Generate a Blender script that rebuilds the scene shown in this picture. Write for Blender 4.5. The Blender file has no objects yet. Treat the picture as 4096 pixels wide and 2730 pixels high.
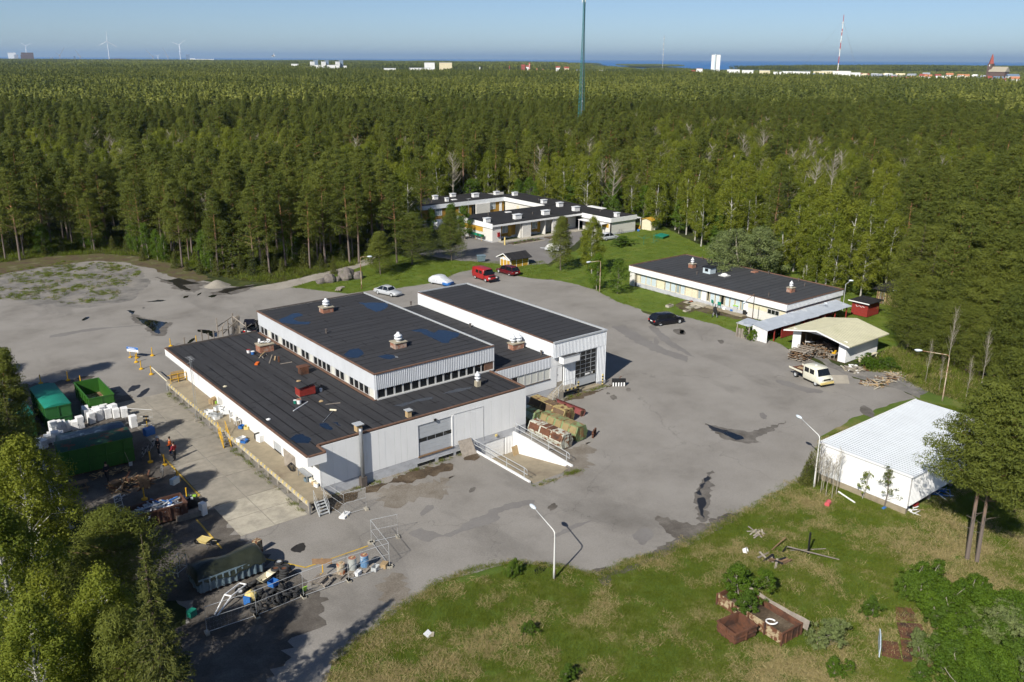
import bpy, bmesh, math, random
from mathutils import Vector, Matrix, noise, geometry
R = math.radians
random.seed(7)
sc = bpy.context.scene
# ------------------------------------------------------------------ camera
FPX, PITCH, ROLL, YAW, CAMH = 3494.8, 0.31255555, 0.00533545, -0.67237662, 34.0
D1 = Vector((math.sin(YAW), math.cos(YAW), 0)); D2 = Vector((math.cos(YAW), -math.sin(YAW), 0))
def towld(v):                                   # camera-heading frame -> site frame (x along the hall front, y along its length)
 return Vector((v.dot(D2), v.dot(D1), v.z))
_f = Vector((0, math.cos(PITCH), -math.sin(PITCH))); _r = Vector((1, 0, 0)); _u = _r.cross(_f)
_r2 = math.cos(ROLL)*_r + math.sin(ROLL)*_u; _u2 = -math.sin(ROLL)*_r + math.cos(ROLL)*_u
CF, CR, CU = towld(_f), towld(_r2), towld(_u2)
_o = Vector((1.35138329, 76.84360425, 0))
CAM = towld(Vector((0, 0, CAMH)) - _o)
def at(x, y, z=0.0):
 """site point on the level z that the photograph shows at pixel x, y"""
 d = CF*FPX + CR*(x-2048) - CU*(y-1365)
 return CAM + d*((z-CAMH)/d.z)
def fr(x0, y0, s): return lambda a, b, z=0.0: at(x0+a*s, y0+b*s, z)
PV = fr(0, 0, 1.7408); ZD = fr(0, 900, .595); ZE = fr(1350, 900, .595); ZG = fr(2696, 900, .595); ZH = fr(0, 1800, .595)
ZI = fr(1350, 1800, .595); ZJ = fr(2696, 1800, .595); ZK = fr(1400, 700, .5525); ZL = fr(2400, 950, .51); ZM = fr(600, 1150, .4783)
ZN = fr(1600, 1300, .4675); ZO = fr(60, 1450, .4464); ZP = fr(600, 2050, .4675); R1 = fr(1500, 720, .255); R2 = fr(2060, 760, .2975)
R3 = fr(2480, 1000, .3866); R4 = fr(2950, 1080, .5804); R5 = fr(600, 1480, .6699); R6 = fr(1050, 1680, .5576); R7 = fr(2080, 1320, .4243); R8 = fr(3130, 1560, .7816)
def far(x, dist):
 """point on the ground in the heading of pixel column x, dist metres away"""
 d = CF*FPX + CR*(x-2048) - CU*(235-1365); d.z = 0
 return Vector((CAM.x, CAM.y, 0)) + d.normalized()*dist
def pix(p):
 q = Vector(p)-CAM; d = q.dot(CF); return (2048+FPX*q.dot(CR)/d, 1365-FPX*q.dot(CU)/d, d)
cam_d = bpy.data.cameras.new('camera'); cam = bpy.data.objects.new('camera', cam_d); sc.collection.objects.link(cam); sc.camera = cam
cam_d.sensor_width = 36; cam_d.lens = 36*FPX/4096; cam_d.clip_start = .5; cam_d.clip_end = 120000
cam.matrix_world = Matrix(((CR.x, CU.x, -CF.x, CAM.x), (CR.y, CU.y, -CF.y, CAM.y), (CR.z, CU.z, -CF.z, CAM.z), (0, 0, 0, 1)))
# ------------------------------------------------------------------ sky, sun, exposure
SHAZ, SUNEL = R(29.1), R(37.2)
sh = towld(Vector((math.sin(SHAZ), math.cos(SHAZ), 0)))          # where shadows fall
world = bpy.data.worlds.new('World'); sc.world = world; world.use_nodes = True
nt = world.node_tree; nt.nodes.clear()
sky = nt.nodes.new('ShaderNodeTexSky'); sky.sky_type = 'NISHITA'; sky.sun_disc = False
sky.sun_elevation = SUNEL; sky.sun_rotation = math.atan2(-sh.x, -sh.y)
sky.altitude = 0; sky.air_density = .6; sky.dust_density = .4; sky.ozone_density = 3.4
bg = nt.nodes.new('ShaderNodeBackground'); bg.inputs[1].default_value = .064
wo = nt.nodes.new('ShaderNodeOutputWorld'); nt.links.new(sky.outputs[0], bg.inputs[0]); nt.links.new(bg.outputs[0], wo.inputs[0])
sun_d = bpy.data.lights.new('sun', 'SUN'); sun = bpy.data.objects.new('sun', sun_d); sc.collection.objects.link(sun)
sun_d.energy = 4.0; sun_d.angle = R(.53); sun_d.color = (1, .95, .86)
sd = Vector((sh.x*math.cos(SUNEL), sh.y*math.cos(SUNEL), -math.sin(SUNEL)))
sun.rotation_euler = sd.to_track_quat('-Z', 'Y').to_euler(); sun.location = (-60, -80, 120)
vs = sc.view_settings; vs.view_transform = 'Standard'; vs.look = 'None'; vs.gamma = 1; vs.exposure = .62; vs.use_curve_mapping = False
sc.cycles.use_denoising = True; sc.cycles.max_bounces = 6; sc.cycles.diffuse_bounces = 2; sc.cycles.glossy_bounces = 2
sc.cycles.transmission_bounces = 3; sc.cycles.transparent_max_bounces = 8; sc.cycles.volume_bounces = 0; sc.cycles.caustics_reflective = False; sc.cycles.caustics_refractive = False
sc.cycles.use_adaptive_sampling = True; sc.cycles.adaptive_threshold = .03
# ------------------------------------------------------------------ materials
MATS = {}
def lin(c): return tuple((x/12.92 if x <= .04045 else ((x+.055)/1.055)**2.4) for x in c)
def mat(name, rgb, rough=.8, var=.18, scale=2.0, metal=0, rgb2=None, amt=.5, sc2=.6, edge=.08, bump=0, bscale=20, spec=.4, stretch=None, rnd=0):
 """base colour with a fine value noise; rgb2 = worn / stained patches with an outline of their own"""
 if name in MATS: return MATS[name]
 m = bpy.data.materials.new(name); m.use_nodes = True; t = m.node_tree; N = t.nodes; Lk = t.links; b = N['Principled BSDF']
 tc = N.new('ShaderNodeTexCoord'); co = tc.outputs['Object']
 if stretch:
  mp = N.new('ShaderNodeMapping'); mp.inputs['Scale'].default_value = stretch; Lk.new(co, mp.inputs[0]); co = mp.outputs[0]
 def nz(s, d=4, ro=.6):
  n = N.new('ShaderNodeTexNoise'); n.inputs['Scale'].default_value = s; n.inputs['Detail'].default_value = d; n.inputs['Roughness'].default_value = ro; Lk.new(co, n.inputs[0]); return n.outputs[0]
 def mr(x, a, bb, c, d):
  n = N.new('ShaderNodeMapRange'); n.inputs[1].default_value = a; n.inputs[2].default_value = bb; n.inputs[3].default_value = c; n.inputs[4].default_value = d; Lk.new(x, n.inputs[0]); return n.outputs[0]
 def mixc(f, a, bb, mode='MIX'):
  n = N.new('ShaderNodeMix'); n.data_type = 'RGBA'; n.blend_type = mode
  for i, x in ((0, f), (6, a), (7, bb)):
   if isinstance(x, (int, float)): n.inputs[i].default_value = x
   elif isinstance(x, tuple): n.inputs[i].default_value = (*x, 1)
   else: Lk.new(x, n.inputs[i])
  return n.outputs[2]
 col = tuple(rgb)
 if rgb2:
  col = mixc(mr(nz(sc2, 6, .65), 1-amt-edge, 1-amt+edge, 0, 1), tuple(rgb), tuple(rgb2))
 if var:
  v = mr(nz(scale), .25, .75, 1-var, 1+var)
  cv = N.new('ShaderNodeCombineColor'); [Lk.new(v, cv.inputs[i]) for i in range(3)]
  col = mixc(1.0, col, cv.outputs[0], 'MULTIPLY')
 if rnd:
  oi = N.new('ShaderNodeObjectInfo'); v = mr(oi.outputs['Random'], 0, 1, 1-rnd, 1+rnd); cv = N.new('ShaderNodeCombineColor'); [Lk.new(v, cv.inputs[i]) for i in range(3)]
  col = mixc(1.0, col, cv.outputs[0], 'MULTIPLY')
 if isinstance(col, tuple): b.inputs['Base Color'].default_value = (*col, 1)
 else: Lk.new(col, b.inputs['Base Color'])
 b.inputs['Roughness'].default_value = rough; b.inputs['Metallic'].default_value = metal; b.inputs['Specular IOR Level'].default_value = spec
 if bump:
  bp = N.new('ShaderNodeBump'); bp.inputs['Strength'].default_value = bump; bp.inputs['Distance'].default_value = .05; Lk.new(nz(bscale, 3), bp.inputs['Height']); Lk.new(bp.outputs[0], b.inputs['Normal'])
 MATS[name] = m; return m
def leafmat(name, a, b2, trans=.25, rnd=.35):
 """foliage: colour between a and b2 by clump noise and per tree"""
 m = bpy.data.materials.new(name); m.use_nodes = True; t = m.node_tree; N = t.nodes; Lk = t.links; N.clear()
 out = N.new('ShaderNodeOutputMaterial'); g = N.new('ShaderNodeNewGeometry'); oi = N.new('ShaderNodeObjectInfo'); tc = N.new('ShaderNodeTexCoord')
 n = N.new('ShaderNodeTexNoise'); n.inputs['Scale'].default_value = .7; n.inputs['Detail'].default_value = 3; Lk.new(tc.outputs['Object'], n.inputs[0])
 s = N.new('ShaderNodeMath'); s.operation = 'MULTIPLY_ADD'; Lk.new(g.outputs['Random Per Island'], s.inputs[0]); s.inputs[1].default_value = .5; Lk.new(n.outputs[0], s.inputs[2])
 s2 = N.new('ShaderNodeMath'); s2.operation = 'MULTIPLY_ADD'; Lk.new(oi.outputs['Random'], s2.inputs[0]); s2.inputs[1].default_value = rnd*1.6; Lk.new(s.outputs[0], s2.inputs[2])
 mr = N.new('ShaderNodeMapRange'); mr.inputs[1].default_value = .35; mr.inputs[2].default_value = 1.0+rnd*1.2; Lk.new(s2.outputs[0], mr.inputs[0])
 mx = N.new('ShaderNodeMix'); mx.data_type = 'RGBA'; Lk.new(mr.outputs[0], mx.inputs[0]); mx.inputs[6].default_value = (*a, 1); mx.inputs[7].default_value = (*b2, 1)
 d = N.new('ShaderNodeBsdfPrincipled'); d.inputs['Roughness'].default_value = .7; d.inputs['Specular IOR Level'].default_value = .25; Lk.new(mx.outputs[2], d.inputs['Base Color'])
 tr = N.new('ShaderNodeBsdfTranslucent'); Lk.new(mx.outputs[2], tr.inputs[0]); ms = N.new('ShaderNodeMixShader'); ms.inputs[0].default_value = trans
 Lk.new(d.outputs[0], ms.inputs[1]); Lk.new(tr.outputs[0], ms.inputs[2]); Lk.new(ms.outputs[0], out.inputs[0]); MATS[name] = m; return m
# ------------------------------------------------------------------ mesh building
class MB:
 def __init__(s): s.v = []; s.f = []; s.mi = []; s.cur = 0
 def add(s, vs, fs):
  o = len(s.v); s.v += [tuple(v) for v in vs]; s.f += [tuple(i+o for i in f) for f in fs]; s.mi += [s.cur]*len(fs); return s
 def mat(s, i): s.cur = i; return s
 def box(s, x0, x1, y0, y1, z0, z1, M=None):
  vs = [Vector(p) for p in ((x0,y0,z0),(x1,y0,z0),(x1,y1,z0),(x0,y1,z0),(x0,y0,z1),(x1,y0,z1),(x1,y1,z1),(x0,y1,z1))]
  if M: vs = [M @ v for v in vs]
  return s.add(vs, ((0,3,2,1),(4,5,6,7),(0,1,5,4),(1,2,6,5),(2,3,7,6),(3,0,4,7)))
 def cbox(s, c, d, rz=0, rx=0, ry=0):
  M = Matrix.Translation(c) @ Matrix.Rotation(rz, 4, 'Z') @ Matrix.Rotation(ry, 4, 'Y') @ Matrix.Rotation(rx, 4, 'X')
  return s.box(-d[0]/2, d[0]/2, -d[1]/2, d[1]/2, -d[2]/2, d[2]/2, M)
 def bar(s, p, q, w, h=None):
  p, q = Vector(p), Vector(q); h = h or w; d = q-p; L = d.length
  if L < 1e-6: return s
  x = d/L; up = Vector((0,0,1)) if abs(x.z) < .95 else Vector((1,0,0)); y = up.cross(x).normalized(); z = x.cross(y)
  M = Matrix(((x.x,y.x,z.x,p.x),(x.y,y.y,z.y,p.y),(x.z,y.z,z.z,p.z),(0,0,0,1)))
  return s.box(0, L, -w/2, w/2, -h/2, h/2, M)
 def tube(s, pts, r, n=6, cap=True):
  pts = [Vector(p) for p in pts]; rs = r if isinstance(r, (list, tuple)) else [r]*len(pts); vs = []; fs = []; m = len(pts)
  for i, p in enumerate(pts):
   d = (pts[min(i+1, m-1)]-pts[max(i-1, 0)])
   d = d.normalized() if d.length > 1e-9 else Vector((0,0,1))
   a = d.orthogonal() if abs(d.z) > .9 else Vector((0,0,1)).cross(d)
   if abs(d.z) > .9: a = Vector((1,0,0)) - d*d.x
   a.normalize(); b = d.cross(a)
   for k in range(n):
    t = 2*math.pi*k/n; vs.append(p + (a*math.cos(t)+b*math.sin(t))*rs[i])
  for i in range(m-1):
   for k in range(n): fs.append((i*n+k, i*n+(k+1)%n, (i+1)*n+(k+1)%n, (i+1)*n+k))
  if cap: fs.append(tuple(range(n-1, -1, -1))); fs.append(tuple(range((m-1)*n, m*n)))
  return s.add(vs, fs)
 def cyl(s, c, r0, r1, h, n=10): return s.tube([Vector(c), Vector(c)+Vector((0,0,h))], [r0, r1], n)
 def lathe(s, prof, n=12, c=(0,0,0), M=None):
  vs = []; fs = []
  for r, z in prof:
   for k in range(n):
    t = 2*math.pi*k/n; p = Vector((r*math.cos(t)+c[0], r*math.sin(t)+c[1], z+c[2])); vs.append(M @ p if M else p)
  for i in range(len(prof)-1):
   for k in range(n): fs.append((i*n+k, i*n+(k+1)%n, (i+1)*n+(k+1)%n, (i+1)*n+k))
  return s.add(vs, fs)
 def prism(s, poly, h, M=None, z0=0):
  """poly (x,y) extruded z0..z0+h, then M"""
  n = len(poly); vs = [Vector((x, y, z0)) for x, y in poly] + [Vector((x, y, z0+h)) for x, y in poly]
  if M: vs = [M @ v for v in vs]
  return s.add(vs, [tuple(range(n-1,-1,-1)), tuple(range(n, 2*n))] + [(i, (i+1)%n, n+(i+1)%n, n+i) for i in range(n)])
 def quad(s, *p): return s.add(p, (tuple(range(len(p))),))
 def blob(s, c, r, n=8, m=5, jit=0, sq=1):
  vs = []; fs = []
  for i in range(m+1):
   th = math.pi*i/m
   for k in range(n):
    ph = 2*math.pi*k/n; j = 1+jit*(random.random()-.5); vs.append((c[0]+r[0]*j*math.sin(th)*math.cos(ph), c[1]+r[1]*j*math.sin(th)*math.sin(ph), c[2]+r[2]*j*math.cos(th)))
  for i in range(m):
   for k in range(n): fs.append((i*n+k, (i+1)*n+k, (i+1)*n+(k+1)%n, i*n+(k+1)%n))
  return s.add(vs, fs)
 def mesh(s, name, mats, smooth=False):
  me = bpy.data.meshes.new(name); me.from_pydata(s.v, [], s.f)
  for m in (mats if isinstance(mats, (list, tuple)) else [mats]): me.materials.append(MATS[m] if isinstance(m, str) else m)
  if any(s.mi): me.polygons.foreach_set('material_index', s.mi)
  if smooth: me.polygons.foreach_set('use_smooth', [True]*len(s.f))
  me.update(); return me
 def build(s, name, mats, parent=None, smooth=False):
  return link(name, s.mesh(name, mats, smooth), parent)
def link(name, data, parent=None, loc=None, rz=None):
 o = bpy.data.objects.new(name, data); sc.collection.objects.link(o); o.parent = parent
 if loc is not None: o.location = loc
 if rz is not None: o.rotation_euler = (0, 0, rz)
 return o
def tag(o, label=None, cat=None, group=None, kind=None):
 for k, v in (('label', label), ('category', cat), ('group', group), ('kind', kind)):
  if v: o[k] = v
 return o
def thing(name, label, cat, loc=(0,0,0), rz=0, group=None):
 return tag(link(name, None, None, loc, rz), label, cat, group)
def dup(root, loc=None, rz=None, label=None, group=None, parent=None):
 r = root.copy(); sc.collection.objects.link(r); r.parent = parent
 if loc is not None: r.location = loc
 if rz is not None: r.rotation_euler = (0, 0, rz)
 if label: r['label'] = label
 if group: r['group'] = group
 for ch in list(root.children): dup(ch, parent=r)
 return r
def V(*a): return Vector(a)
def lerp(a, b, t): return a+(b-a)*t
def heading(p, q): return math.atan2(q[1]-p[1], q[0]-p[0])
def inpoly(x, y, P):
 c = False; j = len(P)-1
 for i in range(len(P)):
  if (P[i][1] > y) != (P[j][1] > y) and x < (P[j][0]-P[i][0])*(y-P[i][1])/(P[j][1]-P[i][1])+P[i][0]: c = not c
  j = i
 return c
# ------------------------------------------------------------------ shared materials
mat('white_paint', (.76,.765,.76), .6, .04, 1.5, rgb2=(.60,.59,.56), amt=.2, sc2=.9, edge=.14, stretch=(1,1,.35))
mat('white_metal', (.72,.74,.76), .45, .05, 2)
mat('white_clean', (.80,.80,.79), .5, .05, 2)
mat('grey_clad', (.58,.60,.63), .5, .07, 1.2, rgb2=(.40,.40,.40), amt=.25, sc2=.5, stretch=(1,1,.3))
mat('concrete', (.30,.272,.225), .9, .16, 1.6, rgb2=(.20,.185,.155), amt=.42, sc2=.35, edge=.2, bump=.3)
mat('concrete_pale', (.42,.385,.31), .9, .13, 2.2, rgb2=(.25,.23,.19), amt=.4, sc2=.7, edge=.16, bump=.3)
mat('dock_concrete', (.29,.245,.17), .9, .15, 1.8, rgb2=(.16,.12,.085), amt=.36, sc2=.3, edge=.15)
mat('foundation', (.45,.46,.48), .85, .1, 1.5, rgb2=(.28,.28,.29), amt=.36, sc2=.9, edge=.12, stretch=(1,1,2), bump=.4, bscale=9)
mat('rust_trim', (.16,.09,.06), .8, .3, 3)
mat('dark_trim', (.10,.085,.075), .7, .2, 3)
mat('glass_dark', (.012,.014,.016), .08, 0, spec=.6)
mat('glass_pale', (.30,.36,.38), .25, .1, .6, spec=.6)
mat('curtain', (.62,.62,.56), .6, .12, 5, stretch=(6,6,.3))
mat('frame_grey', (.50,.50,.49), .6, .08, 3)
mat('door_grey', (.42,.44,.46), .5, .08, 1.5)
mat('galv', (.42,.44,.46), .45, .1, 4, metal=.6)
mat('galv_pale', (.55,.57,.58), .5, .08, 3, metal=.3)
mat('brick', (.30,.135,.085), .9, .25, 8, rgb2=(.42,.36,.30), amt=.42, sc2=1.6, edge=.1)
mat('cap_stone', (.36,.32,.24), .9, .2, 4)
mat('yellow', (.62,.36,.02), .5, .1, 3, rgb2=(.30,.17,.03), amt=.26, sc2=3)
mat('yellow_pale', (.66,.52,.20), .6, .15, 5)
mat('black', (.015,.015,.016), .6, .2, 4)
mat('rubber', (.03,.03,.031), .8, .25, 6)
mat('red_paint', (.26,.03,.022), .7, .18, 4)
mat('wood_grey', (.27,.235,.195), .9, .28, 3, rnd=.3, stretch=(1,1,1))
mat('wood_brown', (.20,.125,.07), .9, .28, 3, rnd=.3)
mat('wood_new', (.42,.30,.16), .85, .18, 3, rnd=.15)
mat('rust', (.13,.055,.03), .9, .35, 2, rgb2=(.055,.03,.022), amt=.45, sc2=1.2)
mat('steel', (.35,.35,.36), .4, .15, 4, metal=.7)
mat('blue', (.03,.14,.42), .5, .15, 3)
mat('orange', (.70,.14,.015), .6, .15, 4)
mat('lightgreen', (.30,.55,.06), .5, .15, 4)
# roofing felt: strips across with darker lap seams and patched streaks
def feltmat(name, rgb, axis=0, pitch=1.0, wet=None):
 m = bpy.data.materials.new(name); m.use_nodes = True; t = m.node_tree; N = t.nodes; Lk = t.links; b = N['Principled BSDF']
 tc = N.new('ShaderNodeTexCoord'); sp = N.new('ShaderNodeSeparateXYZ'); 
 wob = N.new('ShaderNodeTexNoise'); wob.inputs['Scale'].default_value = 1.4; wob.inputs['Detail'].default_value = 3; Lk.new(tc.outputs['Object'], wob.inputs[0])
 ad = N.new('ShaderNodeMix'); ad.data_type = 'VECTOR'; ad.inputs[0].default_value = .045; Lk.new(tc.outputs['Object'], ad.inputs[4]); Lk.new(wob.outputs[1], ad.inputs[5]); Lk.new(ad.outputs[1], sp.inputs[0])
 def M(op, a, bb=None, c=None):
  n = N.new('ShaderNodeMath'); n.operation = op
  for i, x in enumerate((a, bb, c)):
   if x is None: continue
   if isinstance(x, (int, float)): n.inputs[i].default_value = x
   else: Lk.new(x, n.inputs[i])
  return n.outputs[0]
 p, q = sp.outputs[axis], sp.outputs[1-axis]
 u = M('DIVIDE', p, pitch); row = M('FLOOR', u); fu = M('FRACT', u)
 wn = N.new('ShaderNodeTexWhiteNoise'); wn.noise_dimensions = '1D'; Lk.new(row, wn.inputs['W'])
 seam = M('LESS_THAN', M('ABSOLUTE', M('SUBTRACT', fu, .5)), .06)                 # lap seam along the strip
 seg = M('FRACT', M('ADD', M('DIVIDE', q, 8.0), M('MULTIPLY', wn.outputs[0], 7)))
 cut = M('LESS_THAN', M('ABSOLUTE', M('SUBTRACT', seg, .5)), .006)
 nz = N.new('ShaderNodeTexNoise'); nz.inputs['Scale'].default_value = .35; nz.inputs['Detail'].default_value = 6; nz.inputs['Roughness'].default_value = .62; Lk.new(tc.outputs['Object'], nz.inputs[0])
 gate = N.new('ShaderNodeMapRange'); gate.inputs[1].default_value = .38; gate.inputs[2].default_value = .5; Lk.new(nz.outputs[0], gate.inputs[0])
 sf = M('MULTIPLY', M('MAXIMUM', seam, cut), gate.outputs[0])
 tone = M('MULTIPLY_ADD', wn.outputs[0], .22, .89)
 n2 = N.new('ShaderNodeTexNoise'); n2.inputs['Scale'].default_value = 9; n2.inputs['Detail'].default_value = 5; Lk.new(tc.outputs['Object'], n2.inputs[0])
 tone = M('MULTIPLY', tone, M('MULTIPLY_ADD', n2.outputs[0], .6, .7)); tone = M('MULTIPLY', tone, M('MULTIPLY_ADD', nz.outputs[0], .7, .65))
 tone = M('MULTIPLY', tone, M('MULTIPLY_ADD', sf, -.78, 1.0))
 cc = N.new('ShaderNodeCombineColor')
 for i in range(3): Lk.new(M('MULTIPLY', tone, rgb[i]), cc.inputs[i])
 # lichen dust
 n3 = N.new('ShaderNodeTexNoise'); n3.inputs['Scale'].default_value = .8; n3.inputs['Detail'].default_value = 8; n3.inputs['Roughness'].default_value = .75; Lk.new(tc.outputs['Object'], n3.inputs[0])
 g3 = N.new('ShaderNodeMapRange'); g3.inputs[1].default_value = .66; g3.inputs[2].default_value = .78; g3.inputs[4].default_value = .6; Lk.new(n3.outputs[0], g3.inputs[0])
 mx = N.new('ShaderNodeMix'); mx.data_type = 'RGBA'; Lk.new(g3.outputs[0], mx.inputs[0]); Lk.new(cc.outputs[0], mx.inputs[6]); mx.inputs[7].default_value = (.075,.062,.04,1)
 Lk.new(mx.outputs[2], b.inputs['Base Color']); b.inputs['Roughness'].default_value = .85; b.inputs['Specular IOR Level'].default_value = .3
 MATS[name] = m; return m
feltmat('felt_x', (.038,.038,.041), 0, 1.0); feltmat('felt_y', (.038,.038,.041), 1, 1.0); feltmat('felt_grey', (.052,.054,.058), 1, 1.0); feltmat('felt_far', (.026,.025,.026), 0, 1.0)
def watermat(name, rgb, rough, bump=0, bs=1.0):
 m = bpy.data.materials.new(name); m.use_nodes = True; b = m.node_tree.nodes['Principled BSDF']
 b.inputs['Base Color'].default_value = (*rgb, 1); b.inputs['Roughness'].default_value = rough; b.inputs['Specular IOR Level'].default_value = .5
 MATS[name] = m; return m
watermat('water', (.006,.007,.008), .03); watermat('roof_water', (.006,.012,.024), .05); MATS['roof_water'].node_tree.nodes['Principled BSDF'].inputs['Specular IOR Level'].default_value = 1.0; watermat('tar', (.018,.016,.014), .35)  # blue tint in the roof water's colour stands in for reflected sky
def seamat():
 m = bpy.data.materials.new('sea'); m.use_nodes = True; t = m.node_tree; b = t.nodes['Principled BSDF']
 b.inputs['Base Color'].default_value = (.03,.14,.36,1); b.inputs['Roughness'].default_value = .45; b.inputs['Specular IOR Level'].default_value = .15; MATS['sea'] = m
seamat()
def groundmat(name, c, stops, scale=.25, detail=8, fine=.25, fscale=14, rough=.95, cracks=0, bump=.0, distort=0, extra=None):
 """layered noise between colours; stops = [(pos, rgb)...]"""
 m = bpy.data.materials.new(name); m.use_nodes = True; t = m.node_tree; N = t.nodes; Lk = t.links; b = N['Principled BSDF']
 tc = N.new('ShaderNodeTexCoord')
 n = N.new('ShaderNodeTexNoise'); n.inputs['Scale'].default_value = scale; n.inputs['Detail'].default_value = detail; n.inputs['Roughness'].default_value = .66; n.inputs['Distortion'].default_value = distort; Lk.new(tc.outputs['Object'], n.inputs[0])
 cr = N.new('ShaderNodeValToRGB'); Lk.new(n.outputs[0], cr.inputs[0]); e = cr.color_ramp.elements
 while len(e) < len(stops): e.new(.5)
 for el, (p, col) in zip(e, stops): el.position = p; el.color = (*col, 1)
 col = cr.outputs[0]
 def mul(col, src, lo, hi, a, bb):
  r = N.new('ShaderNodeMapRange'); r.inputs[1].default_value = lo; r.inputs[2].default_value = hi; r.inputs[3].default_value = a; r.inputs[4].default_value = bb; Lk.new(src, r.inputs[0])
  cc = N.new('ShaderNodeCombineColor'); [Lk.new(r.outputs[0], cc.inputs[i]) for i in range(3)]
  mx = N.new('ShaderNodeMix'); mx.data_type = 'RGBA'; mx.blend_type = 'MULTIPLY'; mx.inputs[0].default_value = 1; Lk.new(col, mx.inputs[6]); Lk.new(cc.outputs[0], mx.inputs[7]); return mx.outputs[2]
 n2 = N.new('ShaderNodeTexNoise'); n2.inputs['Scale'].default_value = fscale; n2.inputs['Detail'].default_value = 4; n2.inputs['Roughness'].default_value = .7; Lk.new(tc.outputs['Object'], n2.inputs[0])
 col = mul(col, n2.outputs[0], .25, .75, 1-fine, 1+fine)
 if extra:                                            # resurfacing patches with a hard ragged outline
  n4 = N.new('ShaderNodeTexNoise'); n4.inputs['Scale'].default_value = .11; n4.inputs['Detail'].default_value = 9; n4.inputs['Roughness'].default_value = .6; n4.inputs['Distortion'].default_value = .6
  mp = N.new('ShaderNodeMapping'); mp.inputs['Location'].default_value = (31, 7, 3); mp.inputs['Scale'].default_value = (1, .45, 1); mp.inputs['Rotation'].default_value = (0,0,.5); Lk.new(tc.outputs['Object'], mp.inputs[0]); Lk.new(mp.outputs[0], n4.inputs[0])
  col = mul(col, n4.outputs[0], .575, .65, 1, extra)
  n5 = N.new('ShaderNodeTexNoise'); n5.inputs['Scale'].default_value = .5; n5.inputs['Detail'].default_value = 7; n5.inputs['Roughness'].default_value = .72; Lk.new(mp.outputs[0], n5.inputs[0])
  col = mul(col, n5.outputs[0], .66, .74, 1, .74)
 if cracks:
  n3 = N.new('ShaderNodeTexNoise'); n3.inputs['Scale'].default_value = .5; n3.inputs['Detail'].default_value = 5; Lk.new(tc.outputs['Object'], n3.inputs[0])
  vm = N.new('ShaderNodeMix'); vm.data_type = 'VECTOR'; vm.inputs[0].default_value = .5; 
  sc_ = N.new('ShaderNodeVectorMath'); sc_.operation = 'MULTIPLY_ADD'; Lk.new(n3.outputs[1], sc_.inputs[0]); sc_.inputs[1].default_value = (4,4,0); Lk.new(tc.outputs['Object'], sc_.inputs[2])
  vo = N.new('ShaderNodeTexVoronoi'); vo.feature = 'DISTANCE_TO_EDGE'; vo.inputs['Scale'].default_value = cracks; Lk.new(sc_.outputs[0], vo.inputs[0])
  col = mul(col, vo.outputs[0], .0, .002, .72, 1)
 Lk.new(col, b.inputs['Base Color']); b.inputs['Roughness'].default_value = rough; b.inputs['Specular IOR Level'].default_value = .25
 if bump:
  bp = N.new('ShaderNodeBump'); bp.inputs['Strength'].default_value = bump; bp.inputs['Distance'].default_value = .08; Lk.new(n2.outputs[0], bp.inputs['Height']); Lk.new(bp.outputs[0], b.inputs['Normal'])
 MATS[name] = m; return m
groundmat('asphalt', 0, [(.30,(.178,.164,.146)),(.45,(.236,.220,.198)),(.55,(.262,.245,.222)),(.70,(.285,.268,.242))], .12, 9, .2, 9, .9, cracks=.045, bump=.15, extra=.84)
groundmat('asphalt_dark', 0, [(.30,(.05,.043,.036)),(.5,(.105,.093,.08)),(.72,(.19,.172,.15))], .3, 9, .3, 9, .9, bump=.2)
groundmat('asphalt_stain', 0, [(.3,(.085,.076,.066)),(.55,(.14,.128,.114)),(.75,(.20,.185,.165))], .8, 8, .25, 9)
groundmat('asphalt_brown', 0, [(.3,(.14,.118,.093)),(.5,(.195,.172,.142)),(.7,(.245,.222,.19))], .5, 9, .25, 8)
groundmat('asphalt_far', 0, [(.3,(.165,.154,.146)),(.6,(.205,.194,.182))], .2, 6, .12, 6)
groundmat('dirt', 0, [(.3,(.035,.026,.018)),(.5,(.085,.062,.04)),(.7,(.17,.135,.095))], .5, 9, .35, 8)
groundmat('gravel', 0, [(.32,(.10,.095,.088)),(.5,(.19,.18,.165)),(.62,(.25,.23,.205)),(.8,(.13,.125,.06))], .35, 9, .4, 16)
groundmat('path', 0, [(.3,(.25,.225,.185)),(.6,(.34,.31,.265))], .4, 6, .2, 10)
groundmat('field', 0, [(.30,(.06,.10,.014)),(.48,(.09,.135,.02)),(.56,(.13,.145,.035)),(.64,(.22,.19,.08)),(.78,(.31,.26,.13))], .22, 10, .35, 12, distort=.4)
groundmat('lawn', 0, [(.28,(.06,.10,.010)),(.5,(.10,.15,.017)),(.68,(.14,.17,.028)),(.8,(.19,.175,.065))], .35, 8, .3, 9)
groundmat('forest_floor', 0, [(.3,(.016,.022,.006)),(.5,(.035,.046,.010)),(.62,(.06,.072,.014)),(.78,(.08,.07,.03))], .3, 8, .4, 5)
groundmat('moss_edge', 0, [(.3,(.05,.035,.02)),(.45,(.10,.075,.045)),(.55,(.085,.085,.025)),(.7,(.19,.165,.12))], .5, 9, .35, 8)
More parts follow.
